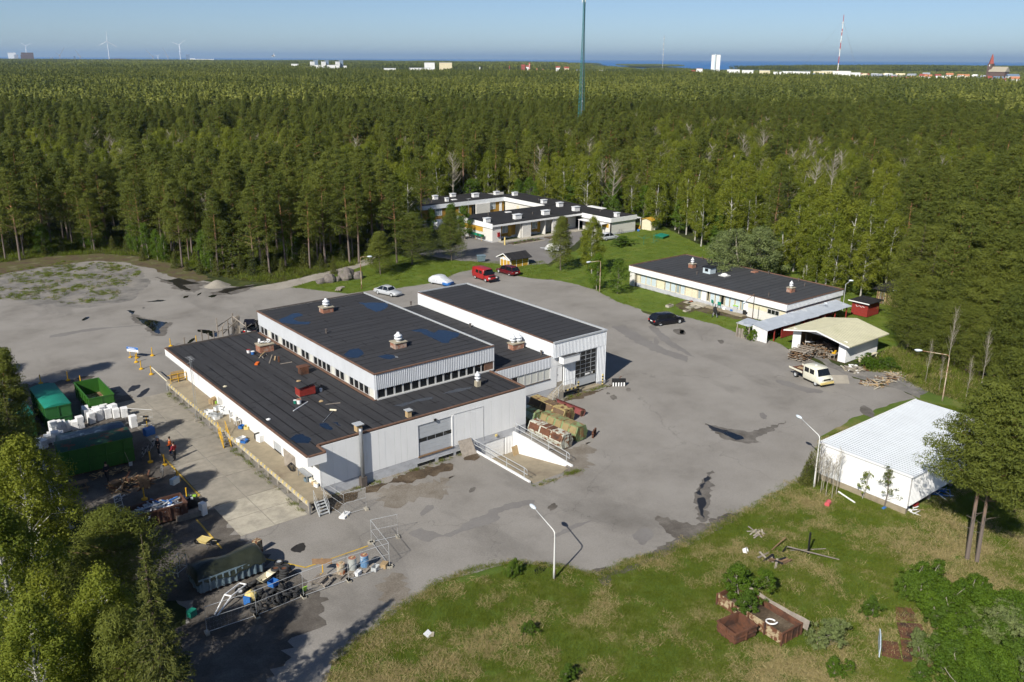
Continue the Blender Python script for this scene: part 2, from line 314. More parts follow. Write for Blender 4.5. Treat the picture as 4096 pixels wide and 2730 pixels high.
# ------------------------------------------------------------------ the ground and its sheets
def dense(poly, step, jit, seed=0, closed=True):
 rnd = random.Random(seed); out = []; n = len(poly)
 for i in range(n):
  a = Vector(poly[i]); b = Vector(poly[(i+1)%n]); L = (b-a).length; k = max(1, int(L/step)); nr = Vector((-(b-a).y, (b-a).x, 0)).normalized() if L > 0 else Vector()
  for j in range(k):
   p = a+(b-a)*(j/k); w = noise.noise(Vector((p.x*.35+seed, p.y*.35, 0)))*jit*1.5 + (rnd.random()-.5)*jit
   out.append((p.x+nr.x*w, p.y+nr.y*w))
 return out
def sheet(name, poly, z, m, parent=None, step=1.0, jit=.25, seed=0, kind='structure', hole=None):
 P = dense(poly, step, jit, seed) if jit else [(p[0], p[1]) for p in poly]
 ar = sum(P[i-1][0]*P[i][1]-P[i][0]*P[i-1][1] for i in range(len(P)))
 if ar < 0: P.reverse()
 loops = [[Vector((x, y, 0)) for x, y in P]]
 if hole: loops.append([Vector((x, y, 0)) for x, y in hole])
 tr = geometry.tessellate_polygon(loops); vs = [(p.x, p.y, z) for l in loops for p in l]; fs = []
 for a, b, c in tr:
  A, B, C = vs[a], vs[b], vs[c]; s = (B[0]-A[0])*(C[1]-A[1])-(B[1]-A[1])*(C[0]-A[0])
  if abs(s) > 1e-9: fs.append((a, b, c) if s > 0 else (a, c, b))
 me = bpy.data.meshes.new(name); me.from_pydata(vs, [], fs); me.materials.append(MATS[m])
 o = link(name, me, parent)
 if not parent: o['kind'] = kind
 return o
def P2(fn, pts): return [tuple(fn(a, b)[:2]) for a, b in pts]
c0 = Vector((CAM.x, CAM.y, 0))
coast = [(-2500,6500),(-400,6300),(300,6200),(700,6400),(1100,5600),(1500,6000),(1900,5200),(2120,5600),(2300,4300),(2420,3600),(2560,2900),(2900,2850),(3150,3050),(3350,3500),(3700,3900),(4300,4100),(5200,4300),(6500,4500)]
gp = [far(x, d) for x, d in coast]
hd = far(2048, 1)-c0; rt = Vector((hd.y, -hd.x, 0))
gp += [c0+rt*9000+hd*2000, c0+rt*5000-hd*1500, c0-rt*5000-hd*1500, c0-rt*9000+hd*3000]
RAMP = [(-6.35,-8.6),(-1.55,-8.6),(-1.55,.1),(-6.35,.1)]
ground = sheet('ground', gp, 0, 'forest_floor', step=150, jit=60, seed=3, hole=RAMP)
isl = [far(x, d) for x, d in ((2480,4600),(2560,4300),(2640,4400),(2720,4700),(2650,5100),(2520,5000))]
sheet('island', isl, -.5, 'forest_floor', step=60, jit=30, seed=5)
isl2 = [far(x, d) for x, d in ((3060,5600),(3120,5400),(3180,5600),(3120,5900))]
sheet('skerry', isl2, -.5, 'gravel', step=40, jit=20, seed=6)
isl3 = [far(x, d) for x, d in ((2240,5900),(2320,5200),(2395,5400),(2420,6200),(2300,6500))]
sheet('island', isl3, -.5, 'forest_floor', step=60, jit=30, seed=8)
bm = bmesh.new(); vs = [bm.verts.new((c0.x+62000*math.cos(t*math.pi/48), c0.y+62000*math.sin(t*math.pi/48), -4.0)) for t in range(96)]; bm.faces.new(vs); me = bpy.data.meshes.new('sea'); bm.to_mesh(me); bm.free(); me.materials.append(MATS['sea'])
link('sea', me)['kind'] = 'structure'
# grass field in front and lawns (trimmed by the asphalt lying on them)
FIELD = P2(PV, [(640,1600),(760,1480),(930,1370),(1090,1300),(1290,1285),(1450,1270),(1620,1215),(1780,1120),(1850,1060),(1880,960),(2130,900),(2360,930),(2420,1000),(2420,1600)])
sheet('grass_field', FIELD, .004, 'field', step=.8, jit=.3, seed=11)
LAWN = P2(PV, [(1250,620),(1350,560),(1440,520),(1500,508),(1600,560),(1700,585),(1800,600),(1960,645),(2090,700),(2110,760),(2050,800),(1960,830),(1830,805),(1700,770),(1560,735),(1420,700),(1280,650)])
sheet('lawn', LAWN, .004, 'lawn', step=1, jit=.4, seed=12)
VERGE = P2(PV, [(640,672),(760,628),(830,605),(900,585),(1000,600),(1100,600),(1150,600),(1250,600),(1290,640),(1200,648),(1090,630),(1010,652),(890,675),(760,682)])
sheet('grass_verge', VERGE, .005, 'lawn', step=1, jit=.5, seed=13)
YARD = P2(PV, [(740,1600),(770,1528),(850,1455),(930,1393),(1010,1343),(1090,1312),(1180,1293),(1290,1302),(1375,1325),(1450,1292),(1540,1270),(1620,1230),(1700,1186),(1780,1142),(1850,1100),(1868,1060),(1880,1010),(1960,960),(2040,935),(2105,915),(2060,893),(1960,870),(1930,850),(1890,838),(1830,812),(1790,792),(1740,770),(1690,764),(1650,748),(1570,728),(1500,728),(1470,712),(1400,686),(1380,672),(1330,655),(1270,643),(1215,640),(1160,628),(1085,620),(1050,628),(1000,650),(900,665),(850,668),(800,676),(770,672),(730,668),(700,664),(660,660),(600,662),(540,660),(440,640),(370,606),(300,592),(230,587),(110,594),(0,608),(-150,630),(-400,700),(-400,900),(-150,890),(30,885),(95,1010),(150,1130),(260,1270),(420,1400),(455,1600)])
yard = sheet('asphalt_yard', YARD, .010, 'asphalt', step=.7, jit=.28, seed=14, hole=RAMP)
lnpatch0 = None
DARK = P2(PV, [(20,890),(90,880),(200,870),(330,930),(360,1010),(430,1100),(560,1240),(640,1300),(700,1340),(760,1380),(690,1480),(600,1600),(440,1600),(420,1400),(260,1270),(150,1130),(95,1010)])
sheet('scrap_yard_dirt_and_shade', DARK, .0145, 'asphalt_dark', step=.4, jit=.9, seed=15)  # damp, dirty asphalt; the trees' shade is also put into its dark colour
sheet('gravel_lot', P2(PV, [(-60,650),(40,625),(150,606),(250,606),(330,622),(345,660),(300,690),(200,710),(110,705),(0,690),(-60,680)]), .015, 'gravel', step=.8, jit=.6, seed=16)
sheet('mossy_verge', P2(PV, [(-100,622),(0,604),(110,590),(230,583),(300,588),(420,610),(490,642),(430,650),(360,622),(300,606),(220,600),(110,612),(0,632),(-100,650)]), .0165, 'moss_edge', step=.7, jit=.5, seed=17)
sheet('gravel_path', P2(PV, [(560,664),(640,650),(720,632),(812,610),(840,594),(862,588),(856,606),(770,632),(700,652),(640,668)]), .018, 'path', step=1.2, jit=.2, seed=18)
sheet('courtyard_road', P2(PV, [(960,585),(1000,572),(1060,562),(1060,540),(960,520),(1000,505),(1050,515),(1090,535),(1150,556),(1200,552),(1280,534),(1330,520),(1340,545),(1300,580),(1260,606),(1190,612),(1120,604),(1060,600)]), .012, 'asphalt_far', step=1.5, jit=.15, seed=19)
sheet('gravel_apron', P2(PV, [(1830,800),(1850,810),(1900,842),(1960,868),(2060,893),(2110,915),(2130,900),(2060,860),(1985,850),(1930,842),(1890,815),(1860,790)]), .016, 'gravel', step=.7, jit=.3, seed=20)
sheet('gravel_walk', P2(PV, [(1548,700),(1590,684),(1640,700),(1680,712),(1730,722),(1745,735),(1700,735),(1650,725),(1600,715),(1580,722)]), .016, 'dirt', step=.8, jit=.35, seed=21)
def spot(name, fn, c, rx, ry, m, z, seed, n=22, rough=.4, ang=0):
 """irregular patch of water / tar lying on the asphalt"""
 rnd = random.Random(seed); p = fn(*c); pts = []
 for k in range(n):
  t = 2*math.pi*k/n; w = 1+rough*noise.noise(Vector((math.cos(t)*1.7+seed*3.1, math.sin(t)*1.7, seed)))+(rnd.random()-.5)*rough*.35
  a = rx*w*math.cos(t); b = ry*w*math.sin(t); pts.append((p.x+a*math.cos(ang)-b*math.sin(ang), p.y+a*math.sin(ang)+b*math.cos(ang)))
 return sheet(name, pts, z, m, yard, jit=0)
def lnpatch(name, fn, pts, m, z, seed, jit=.12): return sheet(name, [tuple(fn(*p)[:2]) for p in pts], z, m, yard, step=.3, jit=jit*1.6, seed=seed)
lnpatch('puddle', ZD, [(915,622),(1000,640),(1065,650),(1125,660),(1090,680),(1070,705),(1085,730),(1060,735),(1000,690),(950,660)], 'water', .0205, 1, .1)
lnpatch('puddle', ZD, [(850,575),(890,572),(905,580),(895,600),(870,590)], 'water', .0205, 2)
lnpatch('puddle', ZD, [(1075,365),(1130,375),(1200,360),(1260,375),(1340,395),(1280,400),(1230,405),(1260,430),(1280,442),(1220,430),(1170,405),(1160,390)], 'tar', .0205, 3)
lnpatch('puddle', ZD, [(1450,455),(1520,430),(1600,420),(1725,405),(1680,420),(1600,435),(1530,455),(1560,465),(1510,462)], 'tar', .0205, 4)
lnpatch('puddle', ZD, [(1325,708),(1420,712),(1470,720),(1470,752),(1420,756),(1385,735)], 'water', .0205, 5)
lnpatch('puddle', ZD, [(985,520),(1060,505),(1120,508),(1080,516)], 'tar', .0205, 6)
lnpatch('damp_streak', ZD, [(330,745),(500,712),(700,690),(960,674),(960,678),(760,695),(560,720),(420,750),(330,760)], 'asphalt_far', .0205, 7)
for i, (c, rx, ry, m) in enumerate((((1250,485),.7,.35,'water'),((1430,480),.8,.45,'water'),((575,632),.9,.35,'water'),((1340,466),.8,.2,'water'),((900,1100),1.0,.5,'tar'),((965,560),.25,.15,'tar'),((1285,780),1.2,.25,'water'),((965,1130),1.3,.35,'tar'))):
 spot('puddle', ZD, c, rx, ry, m, .0212, 20+i, ang=.9)
lnpatch('wet_halo', ZG, [(210,1335),(300,1360),(400,1385),(500,1400),(620,1370),(760,1320),(640,1390),(560,1430),(600,1470),(480,1470),(400,1455),(320,1420),(240,1385)], 'asphalt_stain', .0202, 41, .25); lnpatch('wet_halo', ZD, [(880,600),(1000,630),(1160,655),(1110,700),(1110,745),(1040,750),(970,690),(900,640)], 'asphalt_stain', .0202, 42, .3); lnpatch('wet_halo', ZD, [(1040,350),(1130,365),(1280,370),(1400,395),(1330,420),(1310,455),(1200,440),(1130,400)], 'asphalt_stain', .0202, 43, .4); lnpatch('wet_halo', ZD, [(1400,460),(1520,425),(1740,398),(1700,425),(1560,470),(1500,475)], 'asphalt_stain', .0202, 44, .3); lnpatch('wet_halo', ZJ, [(130,300),(200,180),(260,140),(240,230),(230,330),(240,470),(180,490),(140,420)], 'asphalt_stain', .0202, 45, .3)
lnpatch('puddle', ZG, [(225,1345),(290,1370),(370,1390),(440,1415),(475,1440),(430,1452),(380,1440),(330,1405),(250,1375)], 'tar', .0205, 8)
lnpatch('puddle', ZG, [(330,1392),(400,1402),(450,1420),(470,1440),(420,1448),(380,1430)], 'water', .0216, 9, .06)
lnpatch('puddle', ZJ, [(165,330),(195,320),(215,345),(205,400),(210,455),(195,475),(175,440),(160,400)], 'tar', .0205, 10, .12)
lnpatch('puddle', ZJ, [(150,290),(170,265),(215,185),(240,150),(225,200),(190,270),(185,310)], 'tar', .0205, 11, .2)
lnpatch('mud_patch', ZJ, [(-70,660),(-60,620),(0,600),(-130,460),(-70,455),(60,480),(200,490),(340,440),(430,425),(470,435),(400,470),(340,500),(250,560),(120,610),(0,680)], 'asphalt_dark', .0205, 12, .3)
lnpatch('mud_patch', ZI, [(1700,800),(1800,790),(1900,800),(2000,760),(2050,720),(2200,640),(2400,590),(2400,640),(2200,720),(2050,780),(1930,830),(1850,850),(1850,910),(1780,915),(1750,850)], 'asphalt_dark', .0216, 13, .25)
for i, (c, rx, ry, m) in enumerate((((905,272),.5,.25,'asphalt_stain'),((1445,385),.62,.32,'asphalt_dark'),((2055,580),1.2,.7,'asphalt_far'),((600,405),.9,.35,'asphalt_far'),((1370,795),.8,.35,'water'))):
 spot('worn_patch', ZI, c, rx, ry, m, .0212, 40+i, ang=.5)
lnpatch('worn_patch', ZI, [(470,560),(560,530),(650,545),(700,570),(780,540),(900,470),(1010,440),(1030,400),(1150,360),(1290,345),(1330,340),(1300,370),(1200,400),(1080,425),(1080,470),(980,510),(860,550),(760,590),(680,590),(620,615),(540,610)], 'asphalt_far', .0205, 14, .15)
lnpatch('worn_patch', ZI, [(1430,590),(1500,550),(1600,500),(1720,470),(1700,490),(1600,525),(1540,560),(1480,590)], 'asphalt_far', .0205, 15, .1)
for i, (fn, c, rx, ry, m) in enumerate(((ZH,(2010,662),.65,.5,'tar'),(ZE,(1855,1160),.7,.35,'asphalt_stain'),(ZE,(1820,1135),.35,.2,'asphalt_stain'),(ZE,(1955,1110),.6,.25,'asphalt_stain'),(ZG,(1300,1255),1.6,.6,'asphalt_stain'),(ZG,(600,1285),.9,.35,'asphalt_far'),(ZE,(2300,720),1.4,.7,'asphalt_stain'),(ZL,(650,745),1.1,.4,'asphalt_stain'),(ZL,(440,815),1.6,.3,'asphalt_far'),(ZL,(950,820),.9,.35,'asphalt_stain'))):
 spot('worn_patch', fn, c, rx, ry, m, .0214, 60+i, ang=.8)
lnpatch('worn_patch', ZL, [(380,700),(470,800),(560,860),(700,930),(760,950),(700,900),(600,840),(500,760),(420,690)], 'asphalt_far', .0205, 16, .2)
lnpatch('worn_patch', ZL, [(1380,1120),(1450,1130),(1600,1170),(1740,1200),(1750,1220),(1620,1225),(1500,1180),(1420,1150)], 'asphalt_far', .0205, 17, .15)
lnpatch('worn_patch', ZE, [(1840,680),(1950,760),(2100,840),(2250,890),(2353,930),(2353,890),(2200,830),(2060,760),(1940,680)], 'asphalt_far', .0205, 18, .25)
lnpatch('soil_strip', R6, [(760,470),(850,455),(1000,420),(1110,365),(1240,345),(1345,310),(1345,335),(1240,385),(1130,400),(1060,430),(960,445),(860,490),(780,520)], 'dirt', .0206, 31, .35); lnpatch('soil_strip', ZN, [(550,1130),(650,1105),(690,1140),(640,1160),(560,1160)], 'dirt', .0207, 32, .2); lnpatch('soil_strip', R7, [(330,690),(420,650),(520,620),(640,590),(760,555),(880,515),(890,525),(760,585),(620,625),(480,670),(360,715)], 'dirt', .0206, 33, .25); lnpatch('soil_strip', R6, [(440,590),(520,560),(640,520),(700,510),(660,545),(580,600),(500,650),(470,640)], 'dirt', .0206, 34, .3)
lnpatch('brown_stain', R6, [(800,520),(900,490),(1050,470),(1200,430),(1345,400),(1345,520),(1200,560),(1050,590),(900,600),(820,580)], 'asphalt_brown', .0203, 35, .7); lnpatch('brown_stain', ZI, [(340,850),(430,840),(500,880),(480,980),(400,1040),(330,1000),(310,920)], 'asphalt_brown', .0203, 36, .6); lnpatch('brown_stain', ZN, [(1250,1050),(1500,1080),(1650,1000),(1700,1100),(1600,1250),(1450,1300),(1350,1200)], 'asphalt_brown', .0203, 37, .6)
# concrete apron beside the dock: slabs cast one by one, joints open
apron = link('concrete_apron', None); apron['kind'] = 'structure'
def slab(u0, u1, v0, v1, m):
 mb = MB(); g = .035; j = [random.uniform(-.02,.02) for _ in range(4)]
 P = [(u0+g+j[0], v0+g), (u1-g, v0+g+j[1]), (u1-g+j[2], v1-g), (u0+g, v1-g+j[3])]
 mb.prism(P, .03, z0=.004); o = mb.build('slab', m, apron); o.location.z = random.uniform(0,.006)

for i in range(7):
 v0 = -1.8+i*5.0; v1 = min(v0+5.0, 31.8)
 if i == 0:
  for (a, b) in ((-28.9,-26.15),(-26.15,-23.45)):
   for (c, d) in ((-1.8,1.0),(1.0,3.9)): slab(a, b, c, d, 'concrete_pale')
 elif v1 > v0:
  for (a, b) in ((-28.95,-26.15),(-26.15,-23.45)): slab(a, b, 3.9+(i-1)*4.6, min(3.9+i*4.6, 31.5), 'concrete')
def strip(pts, w, z=.0245):
 pts = [Vector((*p, 0)) for p in pts]
 for a, b in zip(pts, pts[1:]):
  d = (b-a).normalized(); n = Vector((-d.y, d.x, 0))*w/2
  sheet('line_marking', [tuple((a-n)[:2]), tuple((b-n)[:2]), tuple((b+n)[:2]), tuple((a+n)[:2])], z, 'line_yellow', yard, step=.35, jit=.022, seed=int(abs(a.x*7)))
mat('line_yellow', (.50,.33,.05), .8, .2, 6, rgb2=(.20,.17,.11), amt=.36, sc2=2.2, edge=.06)
strip([(-29.02,16.4),(-29.06,6.43),(-29.6,6.2)], .14, .04); strip([(-30.6,2.8),(-30.64,-2.6)], .14); strip([(-29.6,-4.4),(-26.96,-8.61),(-22.09,-8.79)], .14)
# ------------------------------------------------------------------ the main hall building (site frame: front-right corner at 0,0)
hall = thing('industrial_hall', 'large white flat-roofed industrial building with raised clerestory block, loading dock and tall vehicle bay', 'building')
def pbox(name, m, x0, x1, y0, y1, z0, z1, parent=None): return MB().box(x0, x1, y0, y1, z0, z1).build(name, m, parent or hall)
def corr(name, m, p, q, z0, z1, pitch=.18, dep=.05, parent=None, top=None):
 """ribbed sheet cladding between ground points p and q (outside on the right-hand side walking p->q)"""
 p, q = Vector((*p, 0)), Vector((*q, 0)); d = q-p; L = d.length; d /= L; n = Vector((d.y, -d.x, 0)); k = max(2, int(L/pitch)); s = L/k; mb = MB(); xs = []
 for i in range(k):
  b = i*s; xs += [(b, 0), (b+s*.45, 0), (b+s*.55, dep), (b+s*.9, dep)]
 xs.append((L, 0)); vs = []
 for z in (z0, z1): vs += [p+d*x+n*o+V(0,0,z) for x, o in xs]
 m_ = len(xs); mb.add(vs, [(i, i+1, m_+i+1, m_+i) for i in range(m_-1)])
 back = .06
 mb.add([p-n*back+V(0,0,z0), q-n*back+V(0,0,z0), q-n*back+V(0,0,z1), p-n*back+V(0,0,z1)], [(3,2,1,0)])
 return mb.build(name, m, parent or hall)
ZR = 4.60
# roofs (felt), slightly below the copings
pbox('roof', 'felt_x', -22.95, -12.88, .1, 32.1, ZR-.25, ZR)
pbox('roof', 'felt_x', -12.88, -.12, .1, 5.78, ZR-.25, ZR)
pbox('roof', 'felt_x', -22.95, -21.5, -1.45, .1, ZR-.25, ZR-.002)
pbox('roof', 'felt_y', .62, 7.92, 5.6, 31.1, 4.2, 4.45)
pbox('roof', 'felt_y', -12.7, .5, 5.9, 31.45, 6.85, 7.06)
pbox('roof', 'felt_y', 8.05, 15.45, 5.4, 31.1, 5.75, 5.98)
# lower block walls: vertical panels on the front, one object each
xs = [-21.4]
while xs[-1] < -.7:
 w = 1.22 if xs[-1] < -18 else random.choice((.62, .9, 1.2)); xs.append(min(xs[-1]+w, 0))
xs[-1] = 0.0
for a, b in zip(xs, xs[1:]):
 y = -random.uniform(0, .009)
 for (c, d, z0, z1) in ([(a, b, .9, 4.5)] if b <= -12.02 or a >= -8.5 else [(a, min(b,-12.02), .9, 4.5), (max(a,-8.5), b, .9, 4.5), (max(a,-12.02), min(b,-8.5), 3.87, 4.5)]):
  if d-c > .02: pbox('wall_panel', 'white_paint', c+.006, d-.006, y, .14, z0, z1)
pbox('wall', 'white_paint', -.16, -.002, .15, 5.6, .9, 4.5)
pbox('inner_wall', 'white_paint', -21.39, -.17, .145, .18, .9, 4.34)
pbox('foundation', 'foundation', -21.38, -6.4, .012, .3, -.3, .9)
pbox('foundation', 'foundation', -6.4, -4.9, .012, .3, -1.9, .9); pbox('foundation', 'foundation', -1.02, -.01, .012, .3, -1.9, .9); pbox('foundation', 'foundation', -4.9, -1.02, .012, .3, .2, .9)
pbox('foundation', 'foundation', -.3, -.012, .31, 5.6, -.3, .9)
def coping(pts, z, w=.16, h=.12, m='rust_trim', parent=None):
 for a, b in zip(pts, pts[1:]):
  mb = MB(); mb.bar((*a, z), (*b, z), w, h); mb.build('coping', m, parent or hall)
pbox('fascia', 'white_paint', -23.07, -22.96, -1.57, 32.2, 3.86, 4.62); pbox('fascia', 'white_paint', -22.955, -21.45, -1.57, -1.46, 3.86, 4.62); pbox('fascia', 'white_paint', -21.51, -21.41, -1.455, -.02, 3.86, 4.62); pbox('fascia', 'white_paint', -22.95, -13, 32.1, 32.2, 3.86, 4.62)
pbox('soffit', 'white_paint', -22.95, -21.52, -1.45, 32.1, 4.2, 4.34); 
coping([(-23.03,-1.5),(-23.03,32.15)], 4.67); coping([(-22.94,-1.5),(-21.5,-1.5)], 4.673); coping([(-21.46,-1.41),(-21.46,.02)], 4.667); coping([(-21.37,.08),(-.08,.08)], 4.665); coping([(-.08,.17),(-.08,5.55)], 4.662); coping([(-22.94,32.15),(-13,32.15)], 4.664, m='dark_trim'); coping([(.7,5.55),(8.6,5.55)], 4.52)
# left (dock side) wall
def vbox(name, m, y0, y1, z0, z1, d=.0, parent=None): return pbox(name, m, -21.4-d, -21.28, y0, y1, z0, z1, parent)
LW = [(-.02, 2.2), (2.9, 4.6), (5.6, 7.4), (9.0, 12.0), (12.6, 16.2), (16.8, 19.6), (20.2, 21.0), (22.2, 25.8), (26.4, 29.6), (30.2, 32.2)]
last = -.02
for a, b in LW:
 vbox('wall', 'white_paint', a, b, 1.05, 4.2, .0)
gaps = [(LW[i][1], LW[i+1][0]) for i in range(len(LW)-1)]
for i, (a, b) in enumerate(gaps):
 if i in (1, 6):   # door openings
  vbox('door', ('wood_brown' if i == 1 else 'frame_grey'), a+.06, b-.06, 1.06, 3.05, -.06); vbox('wall', 'white_paint', a, b, 3.1, 4.2)
 elif i == 2: vbox('door', 'door_grey', a+.05, b-.05, 1.06, 3.4, -.08); vbox('wall', 'white_paint', a, b, 3.45, 4.2)
 else:
  w = vbox('window', 'glass_dark', a+.05, b-.05, 2.3, 2.95, -.06); vbox('window_frame', 'frame_grey', a+.02, b-.02, 2.2, 2.28, .03, w); vbox('wall', 'white_paint', a, b, 1.05, 2.18); vbox('wall', 'white_paint', a, b, 3.0, 4.2)
MB().box(-21.40,-21.2,2.88,2.9,1.05,3.2).build('door_jamb','wood_brown',hall)
dl = MB(); dl.cbox((-21.75,4.95,2.1),(.06,.9,2.0),rz=.9); dl.build('open_door', 'wood_grey', hall)
for v in (1.1, 7.9, 13.9, 17.6, 23.5, 27.9): # small canopies over hatches
 MB().prism([(0,0),(.35,0),(0,.4)], .8, Matrix.Translation((-21.41,v,2.5)) @ Matrix.Rotation(R(90),4,'X') @ Matrix.Rotation(R(180),4,'Y')).build('hatch_hood', 'white_paint', hall)
# dock
pbox('dock_slab', 'dock_concrete', -23.3, -21.42, -1.9, 31.9, .86, 1.05)
pbox('dock_edge', 'concrete_pale', -23.42, -23.31, -1.9, 31.9, .7, 1.052)
for i in range(18): pbox('dock_post', 'concrete', -23.2, -23.0, -1.6+i*1.95, -1.3+i*1.95, 0, .85)
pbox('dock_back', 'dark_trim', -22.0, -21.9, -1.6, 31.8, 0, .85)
pbox('dock_end_post', 'steel', -23.4, -23.3, -2.02, -1.91, 0, 1.0)
bump_me = MB().box(-.07,.05,-.09,.09,-.14,.07).mesh('dock_bumper', 'yellow_pale')
for i in range(46):
 if 13.6 < -1.6+i*.72 < 15.6: continue
 link('dock_bumper', bump_me, hall, (-23.40, -1.6+i*.72, 1.02))
# upper block
corr('cladding', 'grey_clad', (-12.86,5.74), (.58,5.74), 5.56, 7.08, .2, .06); corr('cladding', 'grey_clad', (-12.86,31.56), (-12.86,5.74), 5.56, 7.08, .2, .045)
corr('cladding', 'grey_clad', (.58,5.74), (.58,31.56), 4.4, 7.08, .2, .05); pbox('cladding', 'grey_clad', -12.8, .5, 31.46, 31.55, 4.0, 7.06)
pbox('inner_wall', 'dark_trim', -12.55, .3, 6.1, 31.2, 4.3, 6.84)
pbox('window_sill', 'rust_trim', -13.06, -12.75, 5.7, 31.5, ZR, 4.68); pbox('window_sill', 'frame_grey', -12.7, .4, 5.6, 5.8, ZR, 4.7)
coping([(-12.88,5.7),(-12.88,31.6)], 7.12); coping([(-12.8,5.7),(.5,5.7)], 7.123); coping([(.55,5.78),(.55,31.5)], 7.11, m='galv_pale'); coping([(-12.8,31.55),(.47,31.55)], 7.118, m='dark_trim')
pbox('corner_post', 'white_paint', -12.9, -12.66, 5.72, 5.95, ZR+.09, 5.56)
pane_f = MB().box(-.40,.40,-.012,.012,0,.80).mesh('pane','glass_dark'); pane_c = MB().box(-.40,.40,-.012,.012,0,.80).mesh('pane','curtain')
fr_f = MB().box(-.50,-.41,-.05,.05,-.02,.86).box(.41,.50,-.05,.05,-.02,.86).box(-.41,.41,-.045,.045,-.02,.0).box(-.41,.41,-.045,.045,.80,.86).mesh('window','frame_grey')
def win(fm, pm, loc, rz, s=(1,1,1), parent=None):
 o = link('window', fm, parent or hall, loc, rz); o.scale = s; link('pane', pm, o); return o
for i in range(13): win(fr_f, pane_f, (-12.15+i*.9, 5.86, 4.71), 0, (.9,1,1))
pbox('boarded_window', 'rust_trim', -.55, .5, 5.8, 5.9, 4.71, 5.55); pbox('pane', 'glass_pale', -12.62, -12.2, 5.852, 5.856, 4.75, 5.5)
for i in range(27): win(fr_f, (pane_c if i % 8 in (0, 5) else pane_f), (-12.75, 6.55+i*.93, 4.70), R(90), (.92,1,1))
# connecting part, right
corr('cladding', 'grey_clad', (.02,5.47), (7.76,5.47), 3.34, 4.46, .2, .05)
pbox('wall', 'white_paint', 7.76, 9.6, 5.46, 5.6, 3.35, 4.5); pbox('wall', 'white_paint', .02, 8.68, 5.47, 5.62, .95, 2.06); pbox('wall', 'white_paint', 7.76, 8.68, 5.472, 5.62, 2.06, 3.35)
pbox('foundation', 'foundation', .02, 8.68, 5.5, 5.7, -.2, .95); pbox('wall', 'white_paint', .02, 2.6, 5.49, 5.6, 2.06, 3.34)
pbox('window_sill', 'dark_trim', 2.6, 7.76, 5.40, 5.5, 2.02, 2.09)
for i in range(6): win(fr_f, (pane_c if i else pane_f), (3.05+i*.86, 5.56, 2.12), 0, (.86,1,1.42))
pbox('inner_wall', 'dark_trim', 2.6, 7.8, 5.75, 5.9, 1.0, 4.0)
d = pbox('door', 'white_clean', 8.78, 9.5, 5.52, 5.58, 1.45, 3.1); pbox('handle', 'black', 8.84, 8.88, 5.49, 5.52, 2.2, 2.32, d)
pbox('wall', 'white_paint', 8.68, 9.6, 5.5, 5.6, 3.1, 3.35); pbox('wall', 'concrete', 8.68, 9.6, 5.5, 5.6, .3, 1.45)
pbox('entrance_canopy', 'white_clean', 8.72, 11.04, 4.5, 5.2, 3.72, 4.4); pbox('canopy_roof', 'felt_x', 8.80, 10.96, 4.55, 5.2, 4.4, 4.43); coping([(8.72,4.5),(11.04,4.5)], 4.44, .08, .06, 'galv'); coping([(8.74,4.55),(8.74,5.2)], 4.444, .08, .06, 'galv')
# tall vehicle bay
corr('cladding', 'white_metal', (9.6,5.2), (11.06,5.2), .45, 3.72, .2, .05); corr('cladding', 'white_metal', (7.9,5.22), (15.55,5.22), 4.36, 5.98, .2, .055); corr('cladding', 'white_metal', (14.24,5.22), (15.55,5.22), .3, 4.36, .2, .05)
corr('cladding', 'white_metal', (15.55,5.22), (15.55,31.2), .25, 5.98, .2, .05); corr('cladding', 'white_metal', (7.93,31.2), (7.93,5.25), 4.5, 5.98, .2, .05); pbox('cladding', 'white_metal', 8.0, 15.5, 31.1, 31.2, 0, 5.96)
pbox('foundation', 'foundation', 14.2, 15.56, 5.1, 5.19, -.1, .32); pbox('foundation', 'foundation', 15.45, 15.58, 5.2, 31.2, -.1, .25); pbox('inner_wall', 'white_paint', 9.5, 11.0, 5.27, 5.4, .4, 4.3)
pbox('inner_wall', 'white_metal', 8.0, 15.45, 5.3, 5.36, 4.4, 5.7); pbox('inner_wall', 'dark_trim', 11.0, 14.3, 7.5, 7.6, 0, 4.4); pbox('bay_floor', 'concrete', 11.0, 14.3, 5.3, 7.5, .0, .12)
coping([(7.95,5.2),(15.6,5.2)], 6.06, .2, .16, 'galv_pale'); coping([(15.52,5.3),(15.52,31.2)], 6.05, .2, .14, 'galv_pale'); coping([(7.98,5.3),(7.98,31.1)], 6.03, .14, .1, 'rust_trim'); coping([(8.0,31.15),(15.4,31.15)], 6.055, .16, .14, 'galv_pale')
gd = pbox('bay_door', 'door_grey', 11.08, 14.2, 5.30, 5.34, .4, 1.3)
for i in range(5): pbox('door_mullion', 'galv', 11.08+i*.76, 11.14+i*.76, 5.27, 5.34, 1.3, 4.3, gd)
for j in range(7): pbox('door_rail', 'galv', 11.14, 14.18, 5.275, 5.335, 1.3+j*.49, 1.36+j*.49, gd)
pm = MB().box(0,.70,0,.012,0,.43).mesh('pane','glass_dark')
for i in range(4):
 for j in range(6): link('pane', pm, gd, (11.14+i*.76, 5.305, 1.36+j*.49))
pbox('notice', 'white_clean', 12.6, 13.25, 5.262, 5.268, 1.48, 1.68, gd); pbox('notice', 'white_clean', 13.55, 13.7, 5.262, 5.268, 1.46, 1.7, gd)
pbox('bay_apron', 'dock_concrete', 10.9, 14.4, 4.55, 5.28, .02, .16)
